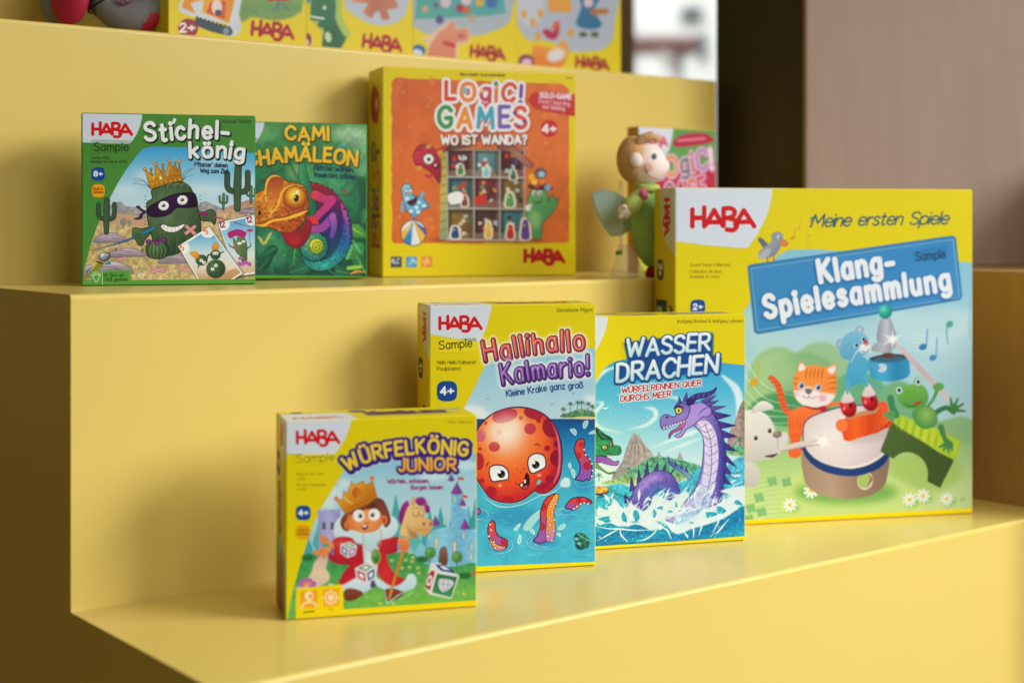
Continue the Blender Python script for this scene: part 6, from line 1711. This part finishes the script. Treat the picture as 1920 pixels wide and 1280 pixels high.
def tube_bm(P, rad, n=14):
    """Round tube along the points P, rad per point, capped with small domes."""
    P = [Vector(p) for p in P]
    rad = list(rad) if hasattr(rad, '__len__') else [rad] * len(P)
    d0, d1 = (P[1] - P[0]).normalized(), (P[-1] - P[-2]).normalized()
    pts, rr = [], []
    for k in (.05, .45, .8):
        pts.append(P[0] - d0 * rad[0] * math.sqrt(1 - k * k))
        rr.append(rad[0] * k)
    pts += P
    rr += rad
    for k in (.8, .45, .05):
        pts.append(P[-1] + d1 * rad[-1] * math.sqrt(1 - k * k))
        rr.append(rad[-1] * k)
    bm = bmesh.new()
    rows = []
    up = Vector((0.3, .9, .2)) if abs(d0.y) < .9 else Vector((1, 0, 0))
    for i, (p, r) in enumerate(zip(pts, rr)):
        d = (pts[min(i + 1, len(pts) - 1)] - pts[max(i - 1, 0)]).normalized()
        u = d.cross(up).normalized()
        v = d.cross(u)
        rows.append([bm.verts.new(p + (u * math.cos(t) + v * math.sin(t)) * r) for t in np.linspace(0, 2 * math.pi, n, endpoint=False)])
    for a, b in zip(rows[:-1], rows[1:]):
        for i in range(n):
            j = (i + 1) % n
            bm.faces.new((a[i], a[j], b[j], b[i]))
    bm.faces.new(rows[0][::-1])
    bm.faces.new(rows[-1])
    return bm


def ball_bm(c, rx, ry, rz, rot=None, seg=28):
    bm = bmesh.new()
    bmesh.ops.create_uvsphere(bm, u_segments=seg, v_segments=seg // 2 + 2, radius=1)
    M = Matrix.Translation(c) @ (rot or Matrix()) @ Matrix.Diagonal((rx, ry, rz, 1))
    bmesh.ops.transform(bm, matrix=M, verts=bm.verts[:])
    return bm


def merge(*bms):
    me = bpy.data.meshes.new('tmp')
    out = bmesh.new()
    for b in bms:
        b.to_mesh(me)
        out.from_mesh(me)
        b.free()
    bpy.data.meshes.remove(me)
    return out


# ---------------------------------------------------------------- materials
def srgb(h):
    c = [int(h[i:i + 2], 16) / 255 for i in (0, 2, 4)]
    return tuple(((v + .055) / 1.055) ** 2.4 if v > .04 else v / 12.92 for v in c) + (1,)


def principled(name, col, rough=.5, spec=.5):
    m = bpy.data.materials.new(name)
    m.use_nodes = True
    b = m.node_tree.nodes['Principled BSDF']
    b.inputs['Base Color'].default_value = col
    b.inputs['Roughness'].default_value = rough
    b.inputs['Specular IOR Level'].default_value = spec
    return m, m.node_tree, b


def surfaced(name, col, rough=.5, spec=.5, scale=60, var=.06, bump=.05, rvar=.06, stretch=(1, 1, 1), dist=.001):
    """Principled with procedural colour mottling, roughness variation and a fine bump."""
    m, nt, b = principled(name, col, rough, spec)
    N, L = nt.nodes, nt.links
    tc = N.new('ShaderNodeTexCoord')
    mp = N.new('ShaderNodeMapping')
    mp.inputs['Scale'].default_value = stretch
    L.new(tc.outputs['Object'], mp.inputs[0])
    n1 = N.new('ShaderNodeTexNoise')
    n1.inputs['Scale'].default_value = scale
    n1.inputs['Detail'].default_value = 5
    L.new(mp.outputs[0], n1.inputs['Vector'])
    mr = N.new('ShaderNodeMapRange')
    mr.inputs[3].default_value, mr.inputs[4].default_value = 1 - var, 1 + var
    L.new(n1.outputs[0], mr.inputs[0])
    mx = N.new('ShaderNodeVectorMath')
    mx.operation = 'SCALE'
    mx.inputs[0].default_value = col[:3]
    L.new(mr.outputs[0], mx.inputs['Scale'])
    L.new(mx.outputs[0], b.inputs['Base Color'])
    r2 = N.new('ShaderNodeMapRange')
    r2.inputs[3].default_value, r2.inputs[4].default_value = rough - rvar, rough + rvar
    L.new(n1.outputs[0], r2.inputs[0])
    L.new(r2.outputs[0], b.inputs['Roughness'])
    if bump:
        bp = N.new('ShaderNodeBump')
        bp.inputs['Strength'].default_value = bump
        bp.inputs['Distance'].default_value = dist
        n2 = N.new('ShaderNodeTexNoise')
        n2.inputs['Scale'].default_value = scale * 7
        n2.inputs['Detail'].default_value = 3
        L.new(mp.outputs[0], n2.inputs['Vector'])
        L.new(n2.outputs[0], bp.inputs['Height'])
        L.new(bp.outputs[0], b.inputs['Normal'])
    return m


def printed(name, A):
    """Coated card carrying the artwork painted above."""
    im = bpy.data.images.new(name, A.w, A.h, alpha=False)
    px = np.ones((A.h, A.w, 4), np.float32)
    px[..., :3] = (np.clip(A.img, 0, 1) ** 1.1)[::-1]
    im.pixels.foreach_set(px.ravel())
    im.update()
    im.pack()
    m, nt, b = principled(name, (1, 1, 1, 1), .4, .25)
    t = nt.nodes.new('ShaderNodeTexImage')
    t.image = im
    t.extension = 'EXTEND'
    uv = nt.nodes.new('ShaderNodeUVMap')
    uv.uv_map = 'print'
    nt.links.new(uv.outputs[0], t.inputs[0])
    nt.links.new(t.outputs[0], b.inputs['Base Color'])
    tc = nt.nodes.new('ShaderNodeTexCoord')
    n = nt.nodes.new('ShaderNodeTexNoise')
    n.inputs['Scale'].default_value = 38
    n.inputs['Detail'].default_value = 4
    nt.links.new(tc.outputs['Object'], n.inputs['Vector'])
    mr = nt.nodes.new('ShaderNodeMapRange')
    mr.inputs[3].default_value, mr.inputs[4].default_value = .32, .48
    nt.links.new(n.outputs[0], mr.inputs[0])
    nt.links.new(mr.outputs[0], b.inputs['Roughness'])
    n2 = nt.nodes.new('ShaderNodeTexNoise')
    n2.inputs['Scale'].default_value = 16
    nt.links.new(tc.outputs['Object'], n2.inputs['Vector'])
    bp = nt.nodes.new('ShaderNodeBump')
    bp.inputs['Strength'].default_value = .12
    bp.inputs['Distance'].default_value = .004
    nt.links.new(n2.outputs[0], bp.inputs['Height'])
    nt.links.new(bp.outputs[0], b.inputs['Normal'])
    return m


def wood(name, c0, c1, rough=.45, rot=(0, 0, 0), scale=1.):
    m, nt, b = principled(name, c0, rough, .4)
    N, L = nt.nodes, nt.links
    tc = N.new('ShaderNodeTexCoord')
    mp = N.new('ShaderNodeMapping')
    mp.inputs['Rotation'].default_value = rot
    mp.inputs['Scale'].default_value = (scale * 7, scale * 7, scale * .9)
    L.new(tc.outputs['Object'], mp.inputs[0])
    n0 = N.new('ShaderNodeTexNoise')
    n0.inputs['Scale'].default_value = 1.6
    n0.inputs['Detail'].default_value = 6
    n0.inputs['Distortion'].default_value = 1.4
    L.new(mp.outputs[0], n0.inputs['Vector'])
    w = N.new('ShaderNodeTexNoise')
    w.inputs['Scale'].default_value = 14
    w.inputs['Detail'].default_value = 4
    L.new(mp.outputs[0], w.inputs['Vector'])
    mixf = N.new('ShaderNodeMath')
    mixf.operation = 'MULTIPLY_ADD'
    L.new(w.outputs[0], mixf.inputs[0])
    mixf.inputs[1].default_value = .35
    L.new(n0.outputs[0], mixf.inputs[2])
    cr = N.new('ShaderNodeValToRGB')
    cr.color_ramp.elements[0].position, cr.color_ramp.elements[1].position = .4, .95
    cr.color_ramp.elements[0].color, cr.color_ramp.elements[1].color = c0, c1
    L.new(mixf.outputs[0], cr.inputs[0])
    L.new(cr.outputs[0], b.inputs['Base Color'])
    bp = N.new('ShaderNodeBump')
    bp.inputs['Strength'].default_value = .08
    bp.inputs['Distance'].default_value = .001
    L.new(w.outputs[0], bp.inputs['Height'])
    L.new(bp.outputs[0], b.inputs['Normal'])
    return m


M_SHELF = surfaced('yellow_lacquer', (.75, .57, .15, 1), .25, .3, 5, .018, .03, .035, dist=.0008)
M_YCARD = surfaced('yellow_card', srgb('d9c900'), .4, .4, 40, .02, .03)
M_GCARD = surfaced('green_card', srgb('4a8a38'), .4, .4, 40, .03, .03)
M_RCARD = surfaced('tan_card', srgb('b8904c'), .5, .4, 40, .03, .03)
M_WOOD = wood('birch_plywood', (.405, .29, .235, 1), (.465, .345, .285, 1), .5, (0, R(18), 0), 1.2)
M_WOODB = wood('warm_plywood', (.37, .205, .072, 1), (.47, .275, .10, 1), .45, (0, R(55), R(20)), 1.6)
M_WOOD_SHADE = wood('shaded_plywood', (.024, .014, .004, 1), (.036, .021, .007, 1), .5)  # same plywood as the front, its unlit side's shade put into the colour
M_FLOOR = surfaced('brown_floor', (.20, .13, .055, 1), .5, .4, 8, .08, .05)

# ---------------------------------------------------------------- the stepped shelf
DR = Vector((.78721, .61669, 0))          # along the steps, to the right and away
DB = Vector((-.61669, .78721, 0))         # into the steps
YAW = math.atan2(DR.y, DR.x)
S0, S1 = .3945, 1.2700
TT = [.7825, 1.0062, 1.2285, 1.4500, 1.66]
ZZ = [CZ - .27, CZ - .0470, CZ + .1745, CZ + .395]


def st(s, t, z):
    return DR * s + DB * t + Vector((0, 0, z))


mesh_obj('floor', box_bm(-6, 6, -4, 6.2, -.1, 0), M_FLOOR, kind='structure')

stand = empty('step_display', st(S0, TT[0], 0), YAW, label='glossy yellow display stand of four wide steps carrying the game boxes', cat='display stand')
NOSE = .0032


def nose(y, z, r=NOSE):
    return [(y + r - r * math.cos(a), z - r + r * math.sin(a)) for a in np.linspace(0, math.pi / 2, 6)]


def extr(prof, x0, x1):
    return prism_bm([(x0, y, z) for y, z in prof], (1, 0, 0), x1 - x0)


W = S1 - S0
zb = 0.
back = TT[-1] - TT[0]
for k in range(4):
    y0 = TT[k] - TT[0]
    prof = [(y0, zb)] + nose(y0, ZZ[k]) + [(back, ZZ[k]), (back, zb)]
    mesh_obj('step', extr(prof, .008, W), M_SHELF, stand)
    zb = ZZ[k]
prof = [(0, 0)]
for k in range(4):
    prof += nose(TT[k] - TT[0], ZZ[k])
    prof.append((TT[k + 1] - TT[0], ZZ[k]))
prof.append((back, 0))
mesh_obj('side_panel', extr(prof, 0, .008), M_SHELF, stand)

# ---------------------------------------------------------------- wooden partition at the right
part = empty('wooden_partition', st(S1, 1.1, 0), 0, label='plywood partition right of the yellow steps, pale above a warm brown base', cat='partition')


def child(o):
    o.matrix_parent_inverse = o.parent.matrix_world.inverted() if False else Matrix.Translation(-o.parent.location)
    return o


P0, P1 = st(S1 + .0005, .70, 0), st(S1 + .0005, 1.62, 0)
zt = CZ - .0430
base = [P0, P1, P1 + Vector((1.3, .5, 0)), P0 + Vector((1.6, .2, 0))]
child(mesh_obj('base_block', prism_bm(base, (0, 0, 1), zt), M_WOODB, part))
C1, C2 = Vector((.3345, 1.674, zt + .0008)), Vector((.2478, 1.7855, zt + .0008))
child(mesh_obj('front_panel', prism_bm([C1, C1 + Vector((1.3, -.02, 0)), C1 + Vector((1.3, -.002, 0)), C1 + Vector((.0, .018, 0))], (0, 0, 1), 1.5), M_WOOD, part, bevel=.0008))
child(mesh_obj('shade_panel', box_bm(.63, .648, 1.46, 1.6545, zt + .001, zt + .13), M_WOOD, part))  # added block out of view, there to shade the lower front panel
child(mesh_obj('end_panel', prism_bm([C1 + Vector((.0, .0185, 0)), C1 + Vector((.018, .0185, 0)), C2 + Vector((.018, 0, 0)), C2], (0, 0, 1), 1.5), M_WOOD_SHADE, part))

# ---------------------------------------------------------------- the boxes
def panel_uv(bm, f):
    uv = bm.loops.layers.uv.new('print')
    for face in bm.faces:
        for l in face.loops:
            l[uv].uv = f(l.vert.co)


def game_box(name, label, BL, yaw, w, h, th, z, cover, side, mat_body, lean=0., group='board game boxes set out on the yellow steps', edge=.0011):
    """BL = front left bottom corner; the cover faces local -y."""
    yaw = R(yaw)
    dx, dy = Vector((math.cos(yaw), math.sin(yaw), 0)), Vector((-math.sin(yaw), math.cos(yaw), 0))
    c = Vector((BL[0], BL[1], 0)) + dx * w / 2 + dy * th / 2
    root = empty(name, (c.x, c.y, z), yaw, label=label, cat='game box', group=group)
    root.rotation_euler = (lean, 0, yaw)
    x0, y0 = -w / 2, -th / 2
    mesh_obj('box_body', box_bm(x0 + .0001, -x0 - .0001, y0 + .0003, -y0, .0001, h - .0003), mat_body, root, smooth=False, bevel=edge, seg=3)
    A, polys = cover
    mat = printed(name + '_print', A)
    e, off = edge * .8, .00012
    P = [(x0 + e, y0 + off, e), (-x0 - e, y0 + off, e), (-x0 - e, y0 + off, h - e), (x0 + e, y0 + off, h - e)]
    F = lambda v: ((v.x - x0) / w, v.z / h)
    bm = prism_bm(P, (0, 1, 0), .0004)
    panel_uv(bm, F)
    fc = mesh_obj('front_cover', bm, mat, root)
    for k, poly in polys.items():
        if not poly:
            continue
        q = np.clip(A.rel(poly), .006, .994)
        pts = [(x0 + a * w, y0 - .00002, (1 - b) * h) for a, b in q]
        bm = bmesh.new()
        fr = [bm.verts.new(p) for p in pts]
        bk = [bm.verts.new((p[0], p[1] + .00012, p[2])) for p in pts]
        for tri in tessellate_polygon([[Vector(p) for p in pts]]):
            bm.faces.new([fr[i] for i in tri])
            bm.faces.new([bk[i] for i in tri[::-1]])
        for i in range(len(fr)):
            j = (i + 1) % len(fr)
            bm.faces.new((fr[i], bk[i], bk[j], fr[j]))
        panel_uv(bm, F)
        mesh_obj(k, bm, mat, fc)
    if side:
        ks = 420 / h if h > .15 else 340 / h
        A = side_print(side, th * ks, h * ks)
        m2 = printed(name + '_spine_print', A)
        bm = prism_bm([(x0 - .0001, y0 + e, e), (x0 - .0001, -y0 - e, e), (x0 - .0001, -y0 - e, h - e), (x0 - .0001, y0 + e, h - e)], (1, 0, 0), .0004)
        panel_uv(bm, lambda v: (1 - (v.y - y0) / th, v.z / h))
        mesh_obj('spine', bm, m2, root)
        ks = 420 / w
        A = top_print(side, w * ks, th * ks)
        m3 = printed(name + '_top_print', A)
        bm = prism_bm([(x0 + e, y0 + e, h - .0001), (-x0 - e, y0 + e, h - .0001), (-x0 - e, -y0 - e, h - .0001), (x0 + e, -y0 - e, h - .0001)], (0, 0, -1), .0004)
        panel_uv(bm, lambda v: ((v.x - x0) / w, (v.y - y0) / th))
        mesh_obj('top_side', bm, m3, root)
    return root


Z1, Z2, Z3 = ZZ[0] + .0002, ZZ[1] + .0002, ZZ[2] + .0002
game_box('game_box', 'small yellow game box with a crowned child and hobby horse, foremost on the lowest step', (-.1558, 1.013), 16.0, .1362, .1369, .052, Z1, cover_king(), 'king', M_YCARD)
game_box('game_box', 'tall yellow game box with a smiling orange octopus in blue water', (-.0642, 1.144), 14.7, .1358, .2095, .0485, Z1, cover_octopus(), 'octopus', M_YCARD)
game_box('game_box', 'yellow game box with a purple sea dragon rising from white foam, behind the octopus box', (.0115, 1.2176), 16.4, .1985, .1955, .046, Z1, cover_dragon(), 'dragon', M_YCARD)
game_box('game_box', 'largest yellow game box with animals around a drum and a tilted blue title sign', (.1463, 1.3235), 13.6, .2980, .3060, .056, Z1, cover_sound(), 'sound', M_YCARD)
game_box('game_box', 'green game box with a crowned cactus wearing a black eye mask', (-.3468, 1.187), 14.6, .1388, .1396, .042, Z2, cover_cactus(), 'green', M_GCARD)
game_box('game_box', 'dark green game box with an orange and purple chameleon, half behind the cactus box', (-.2650, 1.2985), 16.8, .1397, .1400, .038, Z2 + .0012, cover_lizard(), 'green', M_GCARD)
game_box('game_box', 'yellow game box with an orange panel and a doll house full of small figures', (-.1224, 1.392), 20.6, .1985, .1992, .050, Z2, cover_house(), 'house', M_YCARD)
game_box('game_box', 'small green and red game box half hidden behind the fairy doll', (.1304, 1.520), 36.5, .1115, .1515, .018, Z2, cover_case(), 'red', M_RCARD)
TOP = ('yellow game box with a digger on grey tracks, leftmost on the top step', 'yellow game box with a green dinosaur, second from left on the top step',
       'yellow game box with a pink piglet and teal board, third on the top step', 'yellow game box with a blue dress and fried egg spots, rightmost on the top step')
for k, (s0, s1) in enumerate(((.5910, .7375), (.7385, .8655), (.8668, 1.0052), (1.0065, 1.1615))):
    p = st(s0, 1.27 + .002 * k, 0)
    game_box('game_box', TOP[k], (p.x, p.y), math.degrees(YAW), s1 - s0 - .0002, .22, .06, Z3, cover_top(k), None, M_YCARD, group='yellow boxes in a row on the top step', edge=.0003)

# ---------------------------------------------------------------- fairy doll on its clear stand
M_SKIN = surfaced('doll_skin', (.84, .68, .62, 1), .8, .2, 90, .05, .3)
M_HAIR = surfaced('doll_hair', (.58, .33, .15, 1), .85, .2, 160, .25, .5)
M_TUN = surfaced('green_felt', (.30, .50, .16, 1), .9, .15, 90, .15, .5)
M_SLV = surfaced('lime_felt', (.46, .56, .14, 1), .9, .15, 90, .1, .5)
M_WING = surfaced('pale_blue_felt', (.50, .70, .67, 1), .85, .2, 90, .06, .4)
M_SHOE = surfaced('red_felt', (.36, .012, .015, 1), .85, .2, 90, .1, .4)
M_PINK = surfaced('pink_felt', (.55, .12, .24, 1), .85, .2, 90, .1, .3)
M_BLUE = surfaced('eye_blue', (.10, .25, .36, 1), .5, .4, 90, .05, 0)
M_CLEAR, nt, b = principled('clear_plastic', (.85, .78, .76, 1), .12, .5)
b.inputs['Alpha'].default_value = .26
M_LEAF = surfaced('green_paper', (.10, .26, .03, 1), .6, .3, 60, .1, .1)
YD = 1.405
KD = YD / 2763


def D(px, py, dy=0.):
    return Vector(((px - 960) * KD, YD + dy, CZ + (427 - py) * KD))


q = D(1213, 524)
doll = empty('fairy_doll', (q.x, q.y, Z2), 0, label='soft fairy doll in green with brown hair and pale blue wing, beside the largest box', cat='doll')
hb = ball_bm(D(1208, 306), .0196, .0188, .0222)
for v in hb.verts:                                     # cheeks, muzzle and snub nose
    r = v.co - D(1208, 306)
    if r.x > 0:
        v.co.x += .0045 * math.exp(-((r.z + .009) / .011) ** 2) * max(0, r.x / .02) ** 1.5
        v.co.x += .0035 * math.exp(-((r.z + .002) / .0042) ** 2 - (r.y / .006) ** 2) * max(0, r.x / .02) ** 3
child(mesh_obj('head', hb, M_SKIN, doll, smooth=True, sub=1))
child(mesh_obj('hair', ball_bm(D(1187, 299), .0160, .0200, .0226), M_HAIR, doll, smooth=True))
child(mesh_obj('hair_braid', tube_bm([D(1188, 276, -.012), D(1200, 262, -.014), D(1218, 256, -.012), D(1232, 262, -.008)], [.003, .0045, .0045, .003]), M_HAIR, doll, smooth=True))
child(mesh_obj('ear', ball_bm(D(1189, 302, -.0200), .0062, .004, .0070), M_SKIN, doll, smooth=True))
eye = child(mesh_obj('eye', ball_bm(D(1224, 295, -.0172), .0022, .0012, .0030), M_BLUE, doll, smooth=True))
child(mesh_obj('cheek', ball_bm(D(1213, 314, -.0186), (.0046), .0010, .0042), surfaced('rosy_cheek', (.78, .47, .43, 1), .85, .2, 90, .05, .1), doll, smooth=True))
child(mesh_obj('mouth', tube_bm([D(1208, 322, -.018), D(1216, 333, -.0182), D(1232, 338, -.0150)], [.0005, .0007, .0005], 8), M_PINK, doll, smooth=True))
rings = [(D(1230, 503), .007, .008), (D(1228, 492), .012, .012), (D(1225, 470), .0175, .016), (D(1221, 440), .0205, .018), (D(1218, 405), .0185, .017), (D(1216, 375), .0155, .015), (D(1216, 355), .012, .012), (D(1215, 344), .009, .010)]
tb = loft_bm(rings, 32)
for v in tb.verts:                                     # soft folds
    a = math.atan2(v.co.y - YD, v.co.x - D(1214, 0).x)
    v.co += Vector((math.cos(a), math.sin(a), 0)) * .0012 * math.sin(5 * a + 90 * v.co.z)
child(mesh_obj('tunic', tb, M_TUN, doll, smooth=True, sub=1))
child(mesh_obj('collar', tube_bm([D(1198, 351, -.012), D(1212, 356, -.017), D(1228, 353, -.014)], [.003, .0042, .0035]), M_SLV, doll, smooth=True))
child(mesh_obj('sleeve', tube_bm([D(1204, 364, -.013), D(1192, 374, -.018), D(1181, 387, -.020)], [.0066, .0080, .0090]), M_SLV, doll, smooth=True))
hand = [ball_bm(D(1168, 397, -.022), .0068, .0062, .0070)]
for k, (dx, dy_) in enumerate(((-7, 6), (-9, 2), (-9, -2), (-7, -6))):
    hand.append(tube_bm([D(1166 + dx * .4, 400, -.022 + dy_ * .0005), D(1162 + dx * .3, 406 + (k % 2), -.022 + dy_ * .0006)], [.0024, .0021], 8))
hand.append(tube_bm([D(1170, 392, -.026), D(1166, 388, -.0285)], [.0023, .0020], 8))
child(mesh_obj('hand', merge(*hand), M_SKIN, doll, smooth=True))
wing = [(1110, 368), (1116, 359), (1132, 355), (1152, 358), (1170, 366), (1184, 384), (1190, 405), (1186, 430), (1168, 442), (1148, 443), (1137, 432), (1126, 412), (1115, 388)]
wb = prism_bm([D(x, y, .012) for x, y in wing], (0, 1, 0), .007)
child(mesh_obj('wing', wb, M_WING, doll, smooth=True, bevel=.0032, seg=4))
child(mesh_obj('shoe', loft_bm([(D(1228, 522), .009, .012), (D(1228, 514), .0105, .013), (D(1229, 503), .008, .010), (D(1229, 496), .006, .007)], 20), M_SHOE, doll, smooth=True, sub=1))
for dx, dy_ in ((0, -.0), (5, 0), (-4, 3), (1, 6)):
    pass
child(mesh_obj('flower', merge(ball_bm(D(1202, 364, -.026), .0032, .002, .0048), ball_bm(D(1198, 360, -.0255), .0024, .002, .0030), ball_bm(D(1206, 369, -.0255), .0026, .002, .0034)), M_PINK, doll, smooth=True))

q = D(1176, 520, -.014)
clear = empty('acrylic_stand', (q.x, q.y, Z2), 0, label='clear acrylic rod and cone holding up the fairy doll', cat='doll stand')
child(mesh_obj('rod', tube_bm([D(1165, 342, .008), D(1165, 474, .008)], .0022, 10), M_CLEAR, clear, smooth=True))
child(mesh_obj('cone_base', loft_bm([((D(1178, 0).x), YD - .004, Z2 + .0004) and (Vector((D(1178, 0).x, YD - .004, Z2 + .0004)), .0175, .0150), (Vector((D(1177, 0).x, YD - .004, Z2 + .003)), .0172, .0148), (D(1176, 495, -.004), .013, .011), (D(1173, 470, -.002), .008, .007), (D(1168, 458, .004), .005, .0045)], 28), M_CLEAR, clear, smooth=True))
child(mesh_obj('paper_tag', prism_bm([D(1152, 470, -.017), D(1164, 468, -.017), D(1164, 476, -.017), D(1152, 478, -.017)], (0, 1, 0), .0006), M_LEAF, clear))

# ---------------------------------------------------------------- doll standing on the top step (only its boots show)
YB = 1.385
KB = YB / 2763


def B(px, py, dy=0.):
    return Vector(((px - 960) * KB, YB + dy, CZ + (427 - py) * KB))


M_GREY = surfaced('grey_felt', (.20, .20, .215, 1), .9, .15, 120, .15, .5)
M_SOLE = surfaced('pink_sole', (.40, .014, .045, 1), .6, .3, 60, .06, .1)
M_STRIPE = surfaced('black_stripe', (.02, .018, .022, 1), .9, .1, 90, .1, .2)
M_LACE = surfaced('mauve_lace', (.17, .08, .13, 1), .8, .2, 90, .1, .2)
M_KNIT = surfaced('striped_knit', (.10, .095, .11, 1), .9, .1, 60, .5, .4, stretch=(.2, .2, 6))
M_DRESS = surfaced('pink_dress', (.5, .12, .22, 1), .9, .1, 60, .1, .4)
q = B(190, 62)
rag = empty('rag_doll', (q.x, q.y, Z3), 0, label='rag doll on the top step of which only grey boots with pink soles show', cat='doll')
# boot seen from below its sole
child(mesh_obj('boot', loft_bm([(B(112, 44, .012), .012, .010), (B(112, 30, .010), .020, .016), (B(110, 5, .010), .021, .018), (B(108, -30, .012), .019, .018), (B(110, -70, .014), .017, .017)], 24), M_GREY, rag, smooth=True, sub=1))
so = ball_bm(B(139, 2, -.012), .0195, .011, .0245, Matrix.Rotation(R(-18), 4, 'Z') @ Matrix.Rotation(R(8), 4, 'Y'))
child(mesh_obj('sole', so, M_SOLE, rag, smooth=True))
# boot pointing to the right
bt = tube_bm([B(182, -30), B(196, 0), B(216, 22), B(240, 34), B(262, 30), B(276, 20)], [.0150, .0165, .0175, .0180, .0175, .0150], 22)
child(mesh_obj('boot', bt, M_GREY, rag, smooth=True, sub=1))
child(mesh_obj('sole', tube_bm([B(262, 58, .001), B(272, 45, -.002), B(284, 30, -.002), B(289, 20, .0)], [.0060, .0095, .0105, .0080], 18), M_SOLE, rag, smooth=True))
for k in range(4):
    c, dv = B(180 + k * 5.5, -18 + k * 9), Vector((.46, .0, -.88))
    u, w_ = Vector((0, 1, 0)), Vector((.88, 0, .46))
    child(mesh_obj('stripe', tube_bm([c + (u * math.cos(t) + w_ * math.sin(t)) * .0166 for t in np.linspace(0, 6.2, 26)], .0011, 8), M_STRIPE, rag, smooth=True))
for k, (x, y) in enumerate(((232, 10), (240, 14), (248, 12))):
    child(mesh_obj('lace', tube_bm([B(x - 6, y - 6, -.0172), B(x, y + 1, -.0188), B(x + 8, y - 5, -.0172)], .0011, 8), M_LACE, rag, smooth=True))
child(mesh_obj('leg', tube_bm([B(110, -60, .014), B(112, -130, .02), B(130, -220, .03)], [.0150, .0155, .017], 18), M_KNIT, rag, smooth=True))
child(mesh_obj('leg', tube_bm([B(196, 4, .0), B(186, -22, .002), B(178, -90, .012), B(165, -220, .03)], [.0162, .0166, .0160, .017], 18), M_KNIT, rag, smooth=True))
child(mesh_obj('dress', loft_bm([(B(150, -200, .03), .045, .035), (B(150, -290, .03), .035, .028), (B(150, -400, .03), .024, .02)], 24), M_DRESS, rag, smooth=True, sub=1))
child(mesh_obj('head', ball_bm(B(150, -480, .03), .036, .034, .040), M_SKIN, rag, smooth=True))

# ---------------------------------------------------------------- window and the bright street behind
M_FRAME = surfaced('brown_window_frame', (.55, .43, .37, 1), .5, .4, 20, .1, .05)
M_GLASS, nt, b = principled('window_glass', (1, 1, 1, 1), 0., .5)
b.inputs['Transmission Weight'].default_value = 1
b.inputs['IOR'].default_value = 1.02
b.inputs['Alpha'].default_value = .35
YW = 3.0
kw = YW / 2763
WX = lambda px: (px - 960) * kw
win = empty('shop_window', (WX(1260), YW, 0), 0, label='tall window with brown frame posts behind the steps looking onto a bright street', cat='window')
child(mesh_obj('frame', box_bm(WX(1148), WX(1187), YW - .03, YW + .03, 0, 2.6), M_FRAME, win))
child(mesh_obj('frame', box_bm(WX(1520), WX(1560), YW - .03, YW + .03, 0, 2.6), M_FRAME, win))
child(mesh_obj('frame', box_bm(WX(1188), WX(1519), YW - .03, YW + .03, 2.5, 2.6), M_FRAME, win))
child(mesh_obj('frame', box_bm(WX(1188), WX(1519), YW - .03, YW + .03, 0, .3), M_FRAME, win))
child(mesh_obj('pane', box_bm(WX(1188), WX(1519), YW - .002, YW + .002, .301, 2.499), M_GLASS, win))

YF = 16.
kf = YF / 2763
FX = lambda px: (px - 960) * kf
FZ = lambda py: CZ + (427 - py) * kf
M_WALL = surfaced('white_render', (.82, .84, .83, 1), .8, .2, 2, .03, .1)
M_BEAM = surfaced('red_brown_beam', (.19, .085, .075, 1), .7, .2, 6, .2, .1)
M_SIGN = surfaced('slate_sign', (.10, .14, .16, 1), .5, .3, 6, .1, .05)
M_STONE = surfaced('pale_stone', (.50, .47, .45, 1), .8, .2, 3, .15, .1)
house = empty('timbered_house', (FX(1260), YF, 0), 0, label='white house front with a red brown beam across the bright street outside', cat='house')
child(mesh_obj('wall', box_bm(FX(900), FX(1700), YF, YF + 4, 0, 6), M_WALL, house))
child(mesh_obj('beam', box_bm(FX(1150), FX(1306), YF - .12, YF - .001, FZ(95), FZ(72)), M_BEAM, house))
child(mesh_obj('beam', box_bm(FX(1160), FX(1186), YF - .10, YF - .001, FZ(170), FZ(48)), M_BEAM, house))
child(mesh_obj('brace', prism_bm([(FX(1230), YF - .10, FZ(95.2)), (FX(1246), YF - .10, FZ(95.2)), (FX(1276), YF - .10, FZ(140)), (FX(1262), YF - .10, FZ(140))], (0, 1, 0), .099), M_STONE, house))
child(mesh_obj('brace', prism_bm([(FX(1286), YF - .10, FZ(95.2)), (FX(1274), YF - .10, FZ(95.2)), (FX(1252), YF - .10, FZ(122)), (FX(1262), YF - .10, FZ(122))], (0, 1, 0), .05), M_BEAM, house))
child(mesh_obj('sign_board', box_bm(FX(1274), FX(1312), YF - .2, YF - .1, FZ(36), FZ(18)), M_SIGN, house))
child(mesh_obj('drain_pipe', box_bm(FX(1309), FX(1320), YF - .14, YF - .02, FZ(112), FZ(66)), M_SIGN, house))
child(mesh_obj('window_opening', box_bm(FX(1268), FX(1280), YF - .04, YF - .001, FZ(142), FZ(118)), M_SIGN, house))
mesh_obj('street', box_bm(-8, 12, 6.3, 30, -.3, -.02), M_STONE, kind='structure')
area('street_daylight', (FX(1260) - 1, YF - 5.5, 5.5), (FX(1260), YF, FZ(70)), 5, 3, 500, (.96, .99, 1))
